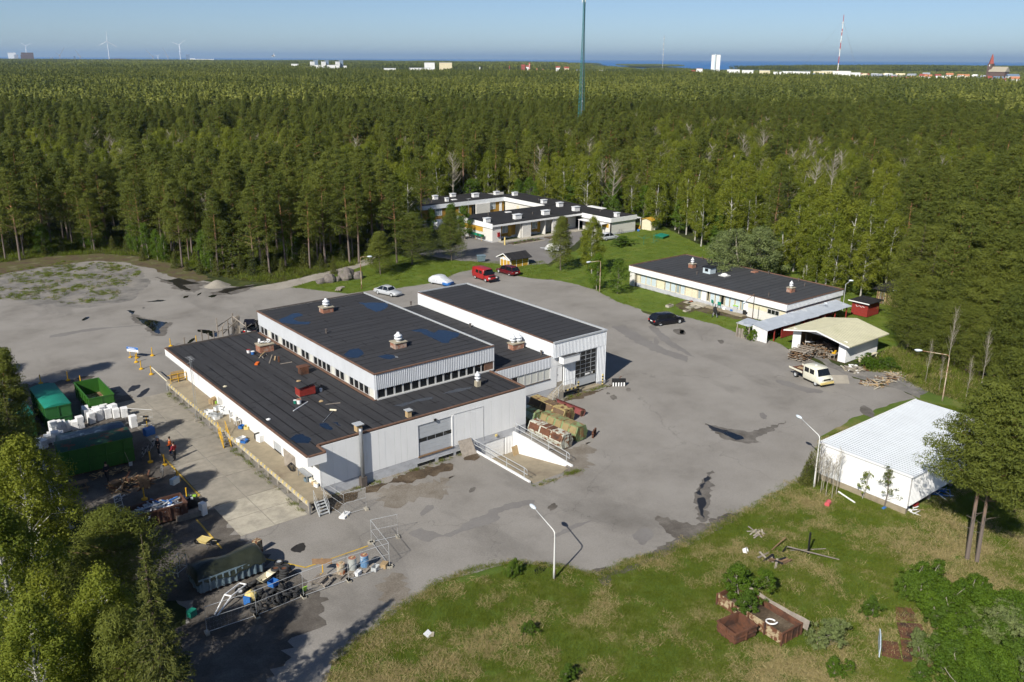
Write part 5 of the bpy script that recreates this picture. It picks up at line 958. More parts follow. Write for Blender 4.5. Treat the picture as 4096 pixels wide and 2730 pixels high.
MB().box(-2.5,2.6,-2.8,-2.74,0,2).build('wall','wood_brown',dsd); MB().box(-2.5,2.6,2.7,2.76,0,2).build('wall','wood_brown',dsd); MB().add([(-3,-3.2,2.1),(3,-3.2,2.6),(3,3.2,2.6),(-3,3.2,2.1),(-3,-3.2,2.2),(3,-3.2,2.7),(3,3.2,2.7),(-3,3.2,2.2)],[(3,2,1,0),(4,5,6,7),(0,1,5,4),(1,2,6,5),(2,3,7,6),(3,0,4,7)]).build('roof','felt_far',dsd)
MB().add([(-2.4,-2.6,2.27),(.2,-2.6,2.48),(.2,.6,2.48),(-2.4,.6,2.27)],[(0,1,2,3)]).build('tin_patch','white_metal',dsd); MB().add([(1.2,-3.2,2.57),(2.8,-3.2,2.7),(2.8,1.6,2.7),(1.2,1.6,2.57)],[(0,1,2,3)]).build('tin_patch','white_metal',dsd)
hut = gshed('play_hut', 'cream and white wooden hut with yellow trim at the lawn edge', (87.2,65.4), R(8), 2.6, 2.6, 2.1, 2.5, 'cream', 'ochre', 'hut', .3); MB().box(-.9,-.2,-1.33,-1.31,.9,1.6).build('window','ochre',hut); MB().box(.2,.9,-1.33,-1.31,.1,1.8).build('door','white_clean',hut)
gshed('garden_shed', 'dark-roofed pale garden shed behind the terrace, left one', (66.5,116.5), 0, 3.2, 2.6, 2.0, 2.7, 'pale_blue', 'felt_far'); gshed('garden_shed', 'dark-roofed pale garden shed behind the terrace, right one', (79,118.5), 0, 3.2, 2.6, 2.0, 2.8, 'cream', 'felt_far')
kota = thing('grill_hut', 'black pointed grill hut with chimney among young trees behind the terrace', 'hut', (94,113,0)); MB().lathe([(1.6,0),(1.7,1.5),(2.1,1.4),(.4,3.2),(.25,3.3),(.22,4.4),(0,4.4)],6).build('hut_body','black',kota)
# ------------------------------------------------------------------ vehicles
def paint(name, rgb, rough=.25, rgb2=None, amt=.3): return mat(name, rgb, rough, .04, 2, rgb2=rgb2, amt=amt, sc2=1.4, spec=.5)
paint('car_black', (.008,.008,.012)); paint('car_silver', (.42,.44,.46), .3); paint('car_red', (.33,.018,.018), .35); paint('car_maroon', (.10,.008,.012)); paint('van_cream', (.68,.66,.54), .5, (.40,.38,.26), .3); mat('car_glass', (.01,.012,.015), .05, 0, spec=.7); mat('lamp_red', (.4,.01,.01), .3, 0); mat('lamp_clear', (.75,.75,.72), .2, 0); mat('plate', (.8,.8,.78), .5, 0); mat('cover_silver', (.55,.57,.60), .35, .25, 3, bump=.6, bscale=5)
def loft(secs, mb=None, caps=True):
 mb = mb or MB(); n = len(secs[0]); vs = [p for s in secs for p in s]; fs = []
 for i in range(len(secs)-1):
  for k in range(n): fs.append((i*n+k, i*n+(k+1)%n, (i+1)*n+(k+1)%n, (i+1)*n+k))
 if caps: fs.append(tuple(range(n-1,-1,-1))); fs.append(tuple(range((len(secs)-1)*n, len(secs)*n)))
 return mb.add(vs, fs)
def sec(x, w, z0, z1, top=.9, ch=.06): # body cross-section at x
 return [V(x,-w*.94,z0),V(x,-w,z0+.12),V(x,-w,z1-ch*1.5),V(x,-w*top,z1),V(x,w*top,z1),V(x,w,z1-ch*1.5),V(x,w,z0+.12),V(x,w*.94,z0)]
wheel_t = MB().lathe([(.2,-.1),(.3,-.1),(.325,-.07),(.325,.07),(.3,.1),(.2,.1)],16, M=Matrix.Rotation(R(90),4,'X')).mesh('tyre','rubber',True); wheel_r = MB().lathe([(0,-.085),(.2,-.09),(.2,.09),(0,.085)],12, M=Matrix.Rotation(R(90),4,'X')).mesh('rim','galv_pale')
def wheels(t, xs, w, r=.325, rim=True):
 for x in xs:
  for s in (-1, 1):
   o = link('wheel', wheel_t, t, (x, s*(w-.1), r)); o.scale = (r/.325,)*3
   if rim: link('rim', wheel_r, o)
def car(label, loc, rz, col, L=4.6, W=1.78, H=1.45, style='wagon'):
 t = thing('parked_car', label, 'car', (loc[0], loc[1], .02), rz); w = W/2; b = .82 if H < 1.5 else .9; h = L/2
 st = [(-h,.86,.45,b-.1),(-h+.12,.95,.28,b),(-h+.9,1,.2,b+.02),(0,1,.2,b+.02),(h-1.35,1,.2,b),(h-.5,.97,.22,b-.12),(h-.12,.9,.26,b-.2),(h,.8,.36,b-.3)]
 loft([sec(x, w*k, z0, z1, .88) for x, k, z0, z1 in st]).build('body', col, t, True)
 if style == 'wagon': g = [(-h+.12,.86,b-.02,.0),(-h+.5,.74,H-.06,0),(-h+1.0,.72,H,0),(.35,.72,H-.02,0),(.75,.76,H-.12,0),(h-1.2,.86,b-.03,0)]
 elif style == 'coupe': g = [(-h+.55,.8,b-.03,0),(-h+1.3,.7,H-.08,0),(-h+1.8,.69,H,0),(.15,.69,H-.03,0),(.5,.72,H-.12,0),(h-1.45,.85,b-.03,0)]
 else: g = [(-h+.2,.84,b-.03,0),(-h+.7,.7,H-.08,0),(-.3,.7,H,0),(.3,.7,H-.04,0),(h-1.1,.85,b-.03,0)]
 def gs(x, k, z): zz = max(z, b-.02); return [V(x,-w*.9,b-.06),V(x,-w*k,zz),V(x,w*k,zz),V(x,w*.9,b-.06)]
 loft([gs(x, k, z) for x, k, z, _ in g]).build('windows', 'car_glass', t)
 rf = [p for p in g if p[2] > H-.15]; loft([[V(x,-w*k*1.01,z-.015),V(x,-w*k*.8,z+.03),V(x,w*k*.8,z+.03),V(x,w*k*1.01,z-.015)] for x, k, z, _ in rf]).build('roof', col, t, True)
 for i in range(1, len(g)-1):
  pass
 for s in (-1, 1):
  for (xa, za, ka), (xb, zb, kb) in (((g[0][0], b, .92), (g[1][0]+.05, g[1][2], g[1][1])), ((-.35, b, .92), (-.3, H-.03, .73)), ((g[-1][0], b, .9), (g[-2][0], g[-2][2], g[-2][1]))): MB().bar((xa, s*w*ka, za), (xb, s*w*kb*1.01, zb), .07, .05).build('pillar', col, t)
  MB().cbox((h-.14, s*w*.66, b-.32), (.16,.34,.14)).build('headlight','lamp_clear',t); MB().cbox((-h+.04, s*w*.74, b-.2), (.12,.26,.18)).build('tail_light','lamp_red',t); MB().cbox((g[-1][0]-.25, s*(w+.08), b+.06), (.12,.16,.11)).build('mirror', col, t)
 MB().cbox((h-.02,0,.36),(.12,W*.8,.16)).build('bumper', col, t); MB().cbox((-h+.02,0,.42),(.12,W*.84,.18)).build('bumper', col, t); MB().cbox((-h-.045,0,b-.24),(.02,.5,.12)).build('number_plate','plate',t)
 wheels(t, (-h+.9, h-.85), w); return t
p = ZL(520,675); rz = heading(ZL(415,690), ZL(635,660)); car('glossy black estate car parked on the asphalt before the barrack lawn', p, rz, 'car_black', 4.8, 1.8, 1.5)
car('silver coupe parked by the grass verge behind the roof', ZE(340,470), heading(ZE(262,450), ZE(410,480)), 'car_silver', 4.5, 1.72, 1.38, 'coupe')
car('maroon estate car parked in front of the ochre waste shed', ZE(1145,330), heading(ZE(1205,345), ZE(1085,310)), 'car_maroon', 4.5, 1.75, 1.46)
t = car('dark car with raised tailgate half hidden behind the raised roof block', ZD(1700,715), heading(ZD(1700,735), ZD(1730,690)), 'car_black', 4.3, 1.7, 1.42, 'hatch'); MB().cbox((-1.75,0,1.75),(1.1,1.3,.08),ry=-.4).build('tailgate','car_black',t)
# car wrapped in a silver cover
t = thing('covered_car', 'small car wrapped in a silver cover, blue tarp at its nose', 'car', (*ZE(695,400)[:2], .02), heading(ZE(640,390), ZE(745,410)))
loft([sec(x, w, .22, z, .8) for x, w, z in ((-2,.7,.75),(-1.8,.82,.95),(-1.2,.84,1.35),(-.4,.82,1.48),(.3,.82,1.42),(.9,.84,1.0),(1.6,.84,.85),(2.0,.75,.65))]).build('cover','cover_silver',t,True); loft([sec(x, w, .15, z, .85) for x, w, z in ((1.0,.87,.7),(1.6,.87,.72),(2.06,.78,.6))]).build('tarpaulin','blue',t,True); wheels(t, (-1.25,1.25), .8, .3)
# red van
def van(label, loc, rz, col):
 t = thing('parked_van', label, 'van', (loc[0], loc[1], .02), rz); w = .92
 st = [(-2.35,.93,.4,1.75),(-2.25,.98,.3,1.9),(-1.5,1,.28,1.94),(.6,1,.28,1.92),(.95,.98,.28,1.82)]
 loft([sec(x, w*k, z0, z1, .86, .12) for x, k, z0, z1 in st]).build('body', col, t, True)
 loft([sec(x, w*k, .28, z, .9) for x, k, z in ((.9,.99,1.12),(1.6,.98,1.05),(2.2,.92,.9),(2.36,.85,.75))]).build('bonnet', col, t, True)
 loft([[V(x,-w*k,1.05),V(x2,-w*k2,1.8),V(x2,w*k2,1.8),V(x,w*k,1.05)] for x, k, x2, k2 in ((.6,.95,.6,.84),(1.55,.95,.98,.84))]).build('windscreen','car_glass',t)
 for s in (-1, 1):
  for x0, x1 in ((-.25,.5),(-1.25,-.45)): MB().box(x0,x1,s*w-.02 if s > 0 else s*w-.015,s*w+.015 if s > 0 else s*w+.02,1.15,1.65).build('side_window','car_glass',t)
  MB().cbox((2.3,s*.68,.75),(.14,.3,.2)).build('headlight','lamp_clear',t); MB().cbox((-2.36,s*.82,1.0),(.06,.16,.5)).build('tail_light','lamp_red',t); MB().cbox((1.2,s*1.02,1.25),(.12,.2,.22)).build('mirror','black',t)
 MB().cbox((2.38,0,.42),(.16,1.7,.22)).build('bumper','black',t); MB().box(-.9,1.2,-.5,.5,1.93,1.935).build('roof_panel', col, t); MB().cbox((2.1,0,.98),(.5,1.2,.1)).build('open_engine_bay','black',t); MB().cbox((1.25,0,1.22),(.5,1.3,.03),ry=.5).build('dash_paper','yellow_pale',t); wheels(t, (-1.45,1.45), w, .33); return t
van('bright red van with open engine bay on the asphalt by the verge', ZE(990,370), heading(ZE(925,340), ZE(1055,385)), 'car_red')
# white double-cab flatbed
t = thing('flatbed_truck', 'scruffy cream double-cab flatbed van with rusty bed', 'truck', (*R4(520,770)[:2], .02), heading(R4(395,725), R4(560,800)))
loft([sec(x, .92*k, .35, z, .84, .14) for x, k, z in ((-.75,.97,1.85),(-.6,1,1.98),(.8,1,1.98),(1.15,.99,1.9),(1.55,1.0,1.2),(1.95,.99,1.1),(2.05,.93,.95))]).build('cab','van_cream',t,True)
loft([[V(x,-.92*k,1.18),V(x2,-.92*k2,1.84),V(x2,.92*k2,1.84),V(x,.92*k,1.18)] for x, k, x2, k2 in ((1.0,.9,1.0,.8),(1.62,.9,1.24,.8))]).build('windscreen','car_glass',t)
for s in (-1, 1):
 for x0, x1 in ((.3,.95),(-.5,.15)): MB().box(x0,x1,s*.925-.015,s*.925+.015,1.22,1.74).build('side_window','car_glass',t)
 MB().cbox((2.05,s*.68,.88),(.06,.22,.2)).build('headlight','lamp_clear',t); MB().box(-2.9,-.8,s*.95-.02,s*.95+.02,.85,1.05).build('side_board','van_cream',t)
MB().box(-2.9,-.8,-.93,.93,.78,.86).build('flat_bed','rust',t); MB().box(-2.9,-.8,-.4,.4,.5,.77).build('chassis','black',t); MB().cbox((2.1,0,.5),(.14,1.8,.2)).build('bumper','yellow_pale',t); MB().cbox((2.06,0,.88),(.04,1.0,.16)).build('grille','black',t); MB().cyl((.2,.0,1.98),.16,.12,.04,10).build('roof_vent','white_clean',t); MB().cbox((-1.8,.1,.92),(1.2,.5,.06),rz=.3).build('plank_load','wood_new',t); wheels(t, (-1.9,1.25), .9, .33)
# covered trailer, part hidden by the courtyard pine
t = thing('covered_trailer', 'light trailer under a white peaked cover beside the courtyard pine', 'trailer', (*R2(500,830)[:2], .02), heading(R2(580,850), R2(380,830)))
MB().box(-1.6,1.2,-.75,.75,.4,.75).build('trailer_body','galv_pale',t); loft([[V(x,-w_,.7),V(x,-w_*.8,z),V(x,w_*.8,z),V(x,w_,.7)] for x, w_, z in ((-1.6,.74,1.5),(-.5,.76,1.75),(.6,.76,1.4),(1.2,.6,.85))]).build('cover','white_clean',t,True); MB().tube([(1.2,0,.5),(2.4,0,.45)],.05,6).build('drawbar','galv',t); wheels(t, (-.2,), .85, .3)
t = car('pale blue car mostly hidden behind the courtyard birch', R2(1255,670), heading(R2(1180,680), R2(1320,660)), 'car_silver', 4.2, 1.7, 1.4, 'hatch')
t = thing('covered_vehicle', 'vehicle under a white cover in front of the far terrace wing', 'car', (*R1(1000,745)[:2], .0), .4); loft([sec(x, w, .1, z, .8) for x, w, z in ((-2,.7,1.0),(-1.2,.9,1.5),(.6,.9,1.55),(1.8,.85,1.0),(2.1,.7,.7))]).build('cover','white_clean',t,True); wheels(t,(-1.2,1.2),.85,.3)
# ------------------------------------------------------------------ containers and skips
mat('green_steel', (.03,.115,.014), .5, .12, 1.5, rgb2=(.10,.10,.03), amt=.3, sc2=.8, edge=.1); mat('green_dark', (.018,.10,.022), .55, .15, 1.2, rgb2=(.03,.07,.015), amt=.35, sc2=.7); mat('teal_cover', (.012,.20,.135), .55, .12, 1.5); mat('rust_lid', (.022,.075,.045), .7, .2, 2, rgb2=(.15,.05,.022), amt=.42, sc2=.9, edge=.03); mat('tarp_dark', (.024,.028,.018), .35, .25, 2, bump=.7, bscale=3); mat('tarp_blue', (.055,.085,.125), .4, .25, 1.5, bump=.7, bscale=3); mat('rust_skip', (.095,.045,.03), .85, .3, 1.5, rgb2=(.19,.13,.09), amt=.36, sc2=1.1); mat('skip_blue', (.15,.21,.25), .6, .2, 2, rgb2=(.10,.08,.06), amt=.35); mat('rust_cream', (.42,.34,.21), .75, .15, 2, rgb2=(.14,.06,.03), amt=.52, sc2=3.0, edge=.04); mat('bin_green', (.18,.25,.115), .75, .2, 2.5, rgb2=(.20,.11,.045), amt=.46, sc2=2.2, edge=.06); mat('bin_tan', (.27,.21,.10), .8, .15, 1.2, rgb2=(.21,.14,.06), amt=.4, sc2=.8, edge=.12); mat('bin_brown', (.13,.085,.05), .85, .25, 1.5, rgb2=(.26,.20,.09), amt=.34, sc2=.6, edge=.03); mat('bin_yellow', (.38,.30,.13), .75, .15, 1.5, rgb2=(.14,.06,.03), amt=.46, sc2=2.2, edge=.05); mat('bin_white', (.50,.50,.42), .7, .15, 2, rgb2=(.18,.075,.03), amt=.46, sc2=2.6, edge=.04); mat('bin_pale', (.32,.42,.36), .7, .12, 1.5, rgb2=(.20,.24,.12), amt=.45, sc2=1)
def skip(label, loc, rz, L, W, H, m, top=None, ribs=6, name='roll_off_container', inner='rust', floor=.18, cat='container', lid=None, belt=True):
 t = thing(name, label, cat, (loc[0], loc[1], .03), rz); l, w = L/2, W/2
 for s, nm in ((-1,'side_wall'),(1,'side_wall')): MB().box(-l,l,s*w-.03,s*w+.03,floor,H).build(nm,m,t)
 for s, nm in ((-1,'end_wall'),(1,'end_wall')): MB().box(s*l-.03,s*l+.03,-w+.03,w-.03,floor,H).build(nm,m,t)
 MB().box(-l,l,-w,w,floor-.06,floor).build('floor',inner,t)
 for s in (-1, 1): MB().box(-l,l,s*.35-.06,s*.35+.06,.0,floor-.06).build('skid',m,t)
 rb = MB().box(-.05,.05,-.05,.05,floor,H-.06).mesh('rib',m)
 for i in range(ribs):
  x = -l+(i+.5)*L/ribs
  for s in (-1, 1): link('rib', rb, t, (x, s*(w+.08), 0))
 for s in (-1, 1):
  MB().box(-l-.06,l+.06,s*(w+.03)-.05,s*(w+.03)+.05,H-.06,H+.05).build('top_rail',m,t); MB().box(s*(l+.03)-.045,s*(l+.03)+.045,-w-.02,w+.02,H-.06,H+.048).build('top_rail',m,t)
  if belt: MB().box(-l,l,s*(w+.07)-.03,s*(w+.07)+.03,H*.55,H*.55+.09).build('belt_rail',m,t)
  MB().box(s*(l+.06)-.04,s*(l+.06)+.04,-.05,.05,floor,H).build('end_rib',m,t); MB().box(s*(l+.06)-.035,s*(l+.06)+.035,-w,w,H*.5,H*.5+.1).build('end_rail',m,t)
 if lid:
  n = 12; vs = []
  for i in range(n+1):
   a = -1+2*i/n; vs += [(-l-.08, a*(w+.06), H+.06+.22*(1-a*a)), (l+.08, a*(w+.06), H+.06+.22*(1-a*a))]
  k = len(vs); vs2 = [(x, y, H+.05) for x, y, z in vs]; MB().add(vs+vs2, [(2*i,2*i+1,2*i+3,2*i+2) for i in range(n)]+[tuple(range(0,2*n+2,2))+tuple(k+i for i in range(2*n,-1,-2)), tuple(range(1,2*n+2,2))[::-1]+tuple(k+i for i in range(1,2*n+2,2))]).build('lid',lid,t,False)
 return t
def mid2(a, b): return ((a[0]+b[0])/2, (a[1]+b[1])/2)
c = skip('green covered container with teal domed lid beside the trees', (-34.7,31.1), R(90), 6.6, 2.2, 2.35, 'green_dark', lid='teal_cover', ribs=6)
c = skip('green covered container with teal lid, the one half hidden behind the trees', (-38.0,30.2), R(90), 6.0, 2.2, 2.2, 'green_dark', lid='teal_cover', ribs=6)
c = skip('open green container with scrap inside, near the yellow bollards', (-30.4,32.6), R(90), 5.8, 2.3, 1.7, 'green_steel', ribs=6, inner='rust_cream')
front = skip('long green container with rust-spotted lid in front of the blue tarpaulin', (-34.1,17.4), R(-3), 5.7, 2.6, 2.4, 'green_steel', ribs=4, lid='rust_lid')
skip('rusty open skip heaped with aluminium scrap behind the round pine', (-33.1,4.4), R(-2), 4.3, 1.75, 1.3, 'rust_skip', ribs=5, name='scrap_skip', cat='skip', belt=False)
ts = skip('pale ribbed skip under a dark green tarpaulin beside the tyres', (-31.7,-6.5), R(1), 4.5, 1.9, 1.15, 'skip_blue', ribs=10, name='covered_skip', cat='skip', belt=False)
# tarpaulin: draped height field
def drape(name, label, cat, x0, x1, y0, y1, zf, m, parent=None, n=26, k=16, hang=.5):
 vs = []; fs = []
 for i in range(n+1):
  for j in range(k+1):
   a = i/n; b = j/k; x = lerp(x0, x1, a); y = lerp(y0, y1, b); z = zf(a, b)+.06*noise.noise(Vector((x*1.3, y*1.3, 2)))+.03*noise.noise(Vector((x*4, y*4, 5))); e = min(a, 1-a)*(x1-x0); f = min(b, 1-b)*(y1-y0)
   if min(e, f) < .12: z -= hang*(1+.4*noise.noise(Vector((x*2, y*2, 9))))
   vs.append((x, y, z))
 for i in range(n):
  for j in range(k): q = i*(k+1)+j; fs.append((q, q+k+1, q+k+2, q+1))
 o = MB().add(vs, fs).build(name, m, parent, True)
 if label: tag(o, label, cat)
 return o
drape('tarpaulin', 'wrinkled dark green tarpaulin stretched over the ribbed skip', 'tarpaulin', -34.15, -29.25, -7.6, -5.35, lambda a, b: 1.35+.45*math.sin(math.pi*min(1, b*1.1))*(.6+.4*math.sin(a*3.1))+.12*math.sin(a*9), 'tarp_dark')
drape('tarpaulin', 'blue-grey tarpaulin over the appliances behind the rust-lidded container', 'tarpaulin', -36.4, -30.6, 19.1, 22.2, lambda a, b: 1.75+.35*math.sin(math.pi*b), 'tarp_blue', hang=.9)
# skips rusting in the grass
s1 = skip('small square rusty skip lying in the dry grass', (-9.3,-32.0), R(-8), 1.75, 1.5, .85, 'rust', ribs=1, name='rusty_skip', cat='skip', belt=True)
s2 = thing('rusty_planter_skip', 'long cream and rust skip with a shrub growing in it and a warped plywood side', 'skip', (-6.9,-31.9,0), R(-3))
MB().box(-.9,-.84,-2.5,2.7,.05,.85).build('side_wall','rust_cream',s2); MB().box(.84,.9,-2.5,2.7,.05,.95).build('side_wall','rust',s2); MB().box(-.83,.83,-2.5,-2.44,.05,.85).build('end_wall','rust',s2); MB().box(-.83,.83,2.64,2.7,.05,.85).build('end_wall','rust',s2); MB().box(-.83,.83,-2.43,2.63,.05,.5).build('soil','dirt',s2)
for y in (-2.5, -1.2, .1, 1.4, 2.66):
 for x in (-.95, .95): MB().box(x-.05,x+.05,y-.05,y+.05,0,.88).build('rib','rust',s2)
for x in (-.55, 0, .55): MB().box(x-.04,x+.04,-2.56,-2.5,.05,.88).build('rib','rust',s2)
MB().box(-.95,.95,-2.57,-2.45,.85,.93).build('rim','rust',s2)
vs = []; n = 12
for i in range(n+1):
 y = lerp(-2.9, 3.0, i/n); w = .025*math.sin(i*.9); vs += [(.96+w, y, .55), (1.12+w, y, 1.15-.12*math.sin(i/n*3.1)+.02*math.sin(i*1.7))]
MB().add(vs, [(2*i,2*i+2,2*i+3,2*i+1) for i in range(n)]).add([(x+.03,y,z) for x,y,z in vs], [(2*i,2*i+1,2*i+3,2*i+2) for i in range(n)]).build('plywood_side','wood_grey',s2)
MB().tube([(-.3+.35*math.cos(t*.5), -1.2+.35*math.sin(t*.5), .62+.02*t) for t in range(11)], .05, 6).build('white_ring','white_clean',s2)
# ------------------------------------------------------------------ six-sided waste bins by the hall
def hexbin(label, c, rz, L, W, H, m, lidm, n=3, openlid=False):
 t = thing('waste_bin', label, 'container', (c[0], c[1], .02), rz); w = W/2; P = [(-w*.72,.06),(w*.72,.06),(w,H*.5),(w*.62,H),(-w*.62,H),(-w,H*.5)]
 M = lambda x: Matrix(((0,0,1,x),(1,0,0,0),(0,1,0,0),(0,0,0,1)))
 MB().prism(P, L, M(-L/2)).build('body', m, t); P2_ = [(a*1.03, .02+(b-.02)*1.03) for a, b in P]
 for i in range(n+2): MB().prism(P2_, .07, M(-L/2+(L-.07)*i/(n+1))).build('band', m, t)
 sl = math.atan2(H*.5, -(w*.38))
 for i in range(n):
  a, b = -L/2+L*i/(n+0)+.12, -L/2+L*(i+1)/n-.12
  for s in (-1, 1): MB().add([(a,s*(w*.97),H*.56),(b,s*(w*.97),H*.56),(b,s*(w*.66),H*.96),(a,s*(w*.66),H*.96),(a,s*(w*.97+.04),H*.56+.03),(b,s*(w*.97+.04),H*.56+.03),(b,s*(w*.66+.04),H*.96+.03),(a,s*(w*.66+.04),H*.96+.03)],[(4,5,6,7),(0,1,5,4),(1,2,6,5),(2,3,7,6),(3,0,4,7)]).build('lid', lidm, t)
  MB().box(a,b,-w*.55,w*.55,H,H+.035).build('top_panel', lidm if i % 2 else m, t)
 for s in (-1, 1): MB().box(s*L/2-.03,s*L/2+.03,-w*.25,w*.25,.1,H*.9).build('end_rib', m, t)
 return t
hexbin('cream waste bin with rust-brown lids and blue smears, nearest the ramp rail', (.55,-2.9), R(92), 4.6, 1.5, 1.4, 'bin_white', 'rust'); hexbin('green waste bin with tan roof, in the middle of the row', (2.7,-2.3), R(94), 4.9, 1.6, 1.45, 'bin_green', 'bin_tan', 5); hexbin('pale green waste bin tight against the white hall wall', (1.9,2.6), R(92), 4.4, 1.5, 1.4, 'bin_green', 'bin_pale', 3); hexbin('yellow and brown waste bin with an open hatch, farthest from the ramp', (4.6,1.6), R(93), 5.0, 1.6, 1.4, 'bin_yellow', 'bin_brown', 3)
MB().blob((0,0,0),(.01,.01,.01))
t = thing('snow_plough', 'rusty red snow plough blade lying by the waste bins', 'plough', (7.05,1.5,.0), R(95)); vs = []; n = 6
for i in range(n+1): a = i/n; vs += [(-2.0, -.35*math.sin(a*2.6)+.2, .75*a), (2.0, -.35*math.sin(a*2.6)+.2, .75*a)]
MB().add(vs, [(2*i,2*i+1,2*i+3,2*i+2) for i in range(n)]).add([(x,y+.04,z) for x,y,z in vs], [(2*i,2*i+2,2*i+3,2*i+1) for i in range(n)]).build('blade','bin_red' if 'bin_red' in MATS else mat('bin_red',(.20,.05,.05),.8,.2,2,rgb2=(.11,.05,.035),amt=.45,sc2=1.5),t); [MB().box(x-.04,x+.04,.1,.5,0,.6).build('bracket','rust',t) for x in (-1.9,-.6,.6,1.9)]
t = thing('striped_block', 'black and white striped block with rusty hook beside the bay', 'barrier', (*R7(930,530)[:2],0), R(-35)); MB().box(-.75,.75,-.12,.12,0,.85).build('board','black',t); [MB().box(-.7+i*.3,-.55+i*.3,-.14,-.121,.02,.45).build('stripe','white_clean',t) for i in range(5)]; MB().tube([(.1,0,.85),(.1,0,1.05),(.3,.05,1.1)],.04,5).build('hook','rust',t)
for p, lab in ((R7(548,595),'black and yellow striped post left of the tall bay door'),(R7(777,525),'black and yellow striped post right of the tall bay door')):
 t = thing('striped_post', lab, 'bollard', (p.x,p.y,0)); 
 for i in range(8): MB().cyl((0,0,i*.165),.09,.09,.165,10).build('band',('black','yellow_pale')[i%2],t)
t = thing('pallet_fork', 'rusty fork frame standing on the asphalt beside the green bins', 'frame', (*ZN(1660,955)[:2],0), R(30)); [MB().box(-.5,.5,-.05,.05,z,z+.09).build('rail','rust',t) for z in (.05,.35,.6)]; [MB().box(x-.05,x+.05,-.08,.08,0,.7).build('upright','rust',t) for x in (-.45,0,.45)]
t = thing('steel_plate', 'grey ribbed sheet leaning on the foundation by the ramp', 'sheet', (-7.2,-.25,0), 0); MB().add([(-.75,-.55,.01),(.75,-.6,.01),(.7,.2,1.25),(-.7,.22,1.3),(-.75,-.59,.01),(.75,-.64,.01),(.7,.16,1.27),(-.7,.18,1.32)],[(3,2,1,0),(4,5,6,7),(0,1,5,4),(1,2,6,5),(2,3,7,6),(3,0,4,7)]).build('sheet','wood_grey',t)
tag(MB().cbox((-1.95,-.9,-1.05),(.75,.08,.95),rx=-.35,rz=.2).build('wooden_board','wood_new'),'tan board leaning on the ramp wall by the basement gate','board')
# ------------------------------------------------------------------ dock furniture
st = thing('yellow_stair', 'yellow steel stair up to the loading dock', 'stairs', (-23.75,14.0,0))
for s in (-.33,.33):
 MB().bar((s,-.0,.0),(s,1.5,1.05),.05,.18).build('stringer','yellow',st); mb = MB(); mb.tube([(s,0,0),(s,0,1.0),(s,1.5,2.05),(s,1.5,1.0)],.028,6); mb.tube([(s,.75,.5),(s,.75,1.52)],.028,6); mb.tube([(s,0,.5),(s,1.5,1.55)],.022,6); mb.build('railing','yellow',st)
for i in range(6): MB().box(-.32,.32,.1+i*.24,.32+i*.24,.14+i*.165,.17+i*.165).build('tread','steel',st)
st.rotation_euler = (0,0,R(-6))
st = thing('grey_stair', 'galvanised stair at the near end of the loading dock', 'stairs', (-22.5,-2.75,0), R(0))
for s in (-.42,.42):
 MB().bar((s,0,.0),(s,.85,1.0),.04,.16).build('stringer','galv_pale',st); mb = MB(); mb.tube([(s,0,0),(s,0,.95),(s,.85,1.95),(s,.85,1.0)],.022,6); mb.tube([(s,.0,.5),(s,.85,1.5)],.018,6); mb.build('railing','galv_pale',st)
for i in range(5): MB().box(-.41,.41,.02+i*.17,.22+i*.17,.13+i*.19,.16+i*.19).build('tread','galv_pale',st)
t = thing('dock_barrier', 'yellow tubular barrier with a plywood panel at the far end of the dock', 'barrier', (-22.4,31.0,1.05)); mb = MB()
for x in (-.8,.0,.85): mb.tube([(x,0,0),(x,0,1.0)],.03,6)
for z in (.45,.95): mb.tube([(-1.1,0,z),(1.0,0,z)],.03,6)
mb.build('frame','yellow',t); MB().box(-.7,.7,.05,.09,.15,1.25).build('panel','wood_new',t)
t = thing('boom_gate', 'pale green boom pole resting from a yellow bollard to the dock corner', 'barrier', (0,0,0)); a = ZD(1020,960,.9); MB().tube([a,(-23.35,31.9,1.12)],.06,7).build('boom','cream',t); MB().tube([(-23.35,32.0,0),(-23.35,32.0,1.1)],.07,7).build('post','galv',t)
t = thing('antenna_mast', 'thin lattice antenna mast standing at the dock edge', 'antenna', (-23.75,21.9,0)); mb = MB()
for a in (0, 2.1, 4.2): mb.tube([(.14*math.cos(a),.14*math.sin(a),0),(.1*math.cos(a),.1*math.sin(a),6.4)],.015,4)
for i in range(16): z = i*.4; mb.tube([(.13*math.cos(i*2.1),.13*math.sin(i*2.1),z),(.13*math.cos(i*2.1+2.1),.13*math.sin(i*2.1+2.1),z+.4)],.008,3)
mb.build('lattice','galv',t); mb = MB(); mb.tube([(0,-.6,6.5),(0,.6,6.5)],.015,4); [mb.tube([(-.3,y,6.5),(.3,y,6.5)],.01,4) for y in (-.5,-.25,0,.25,.5)]; mb.tube([(-.4,-.2,6.1),(.4,.2,6.15)],.012,4); mb.build('aerial','galv_pale',t); MB().box(-.25,.25,-.25,.25,0,.18).build('foot','concrete',t)
def heap_box(name, label, cat, p, d, m, rz=0, z=0, group=None):
 o = MB().cbox((0,0,d[2]/2), d); q = o.build(name, m); q.location = (p[0], p[1], z); q.rotation_euler = (0,0,rz); return tag(q, label, cat, group)
DZ = 1.052
t = thing('cardboard_box', 'brown cardboard box with a lime crate by the dock door', 'box', (*R5(380,200,DZ)[:2],DZ), .4); MB().box(-.35,.35,-.3,.3,0,.5).build('box_body','wood_new',t); MB().box(-.1,.5,-.25,.2,.5,.6).build('lid_flap','wood_new',t)
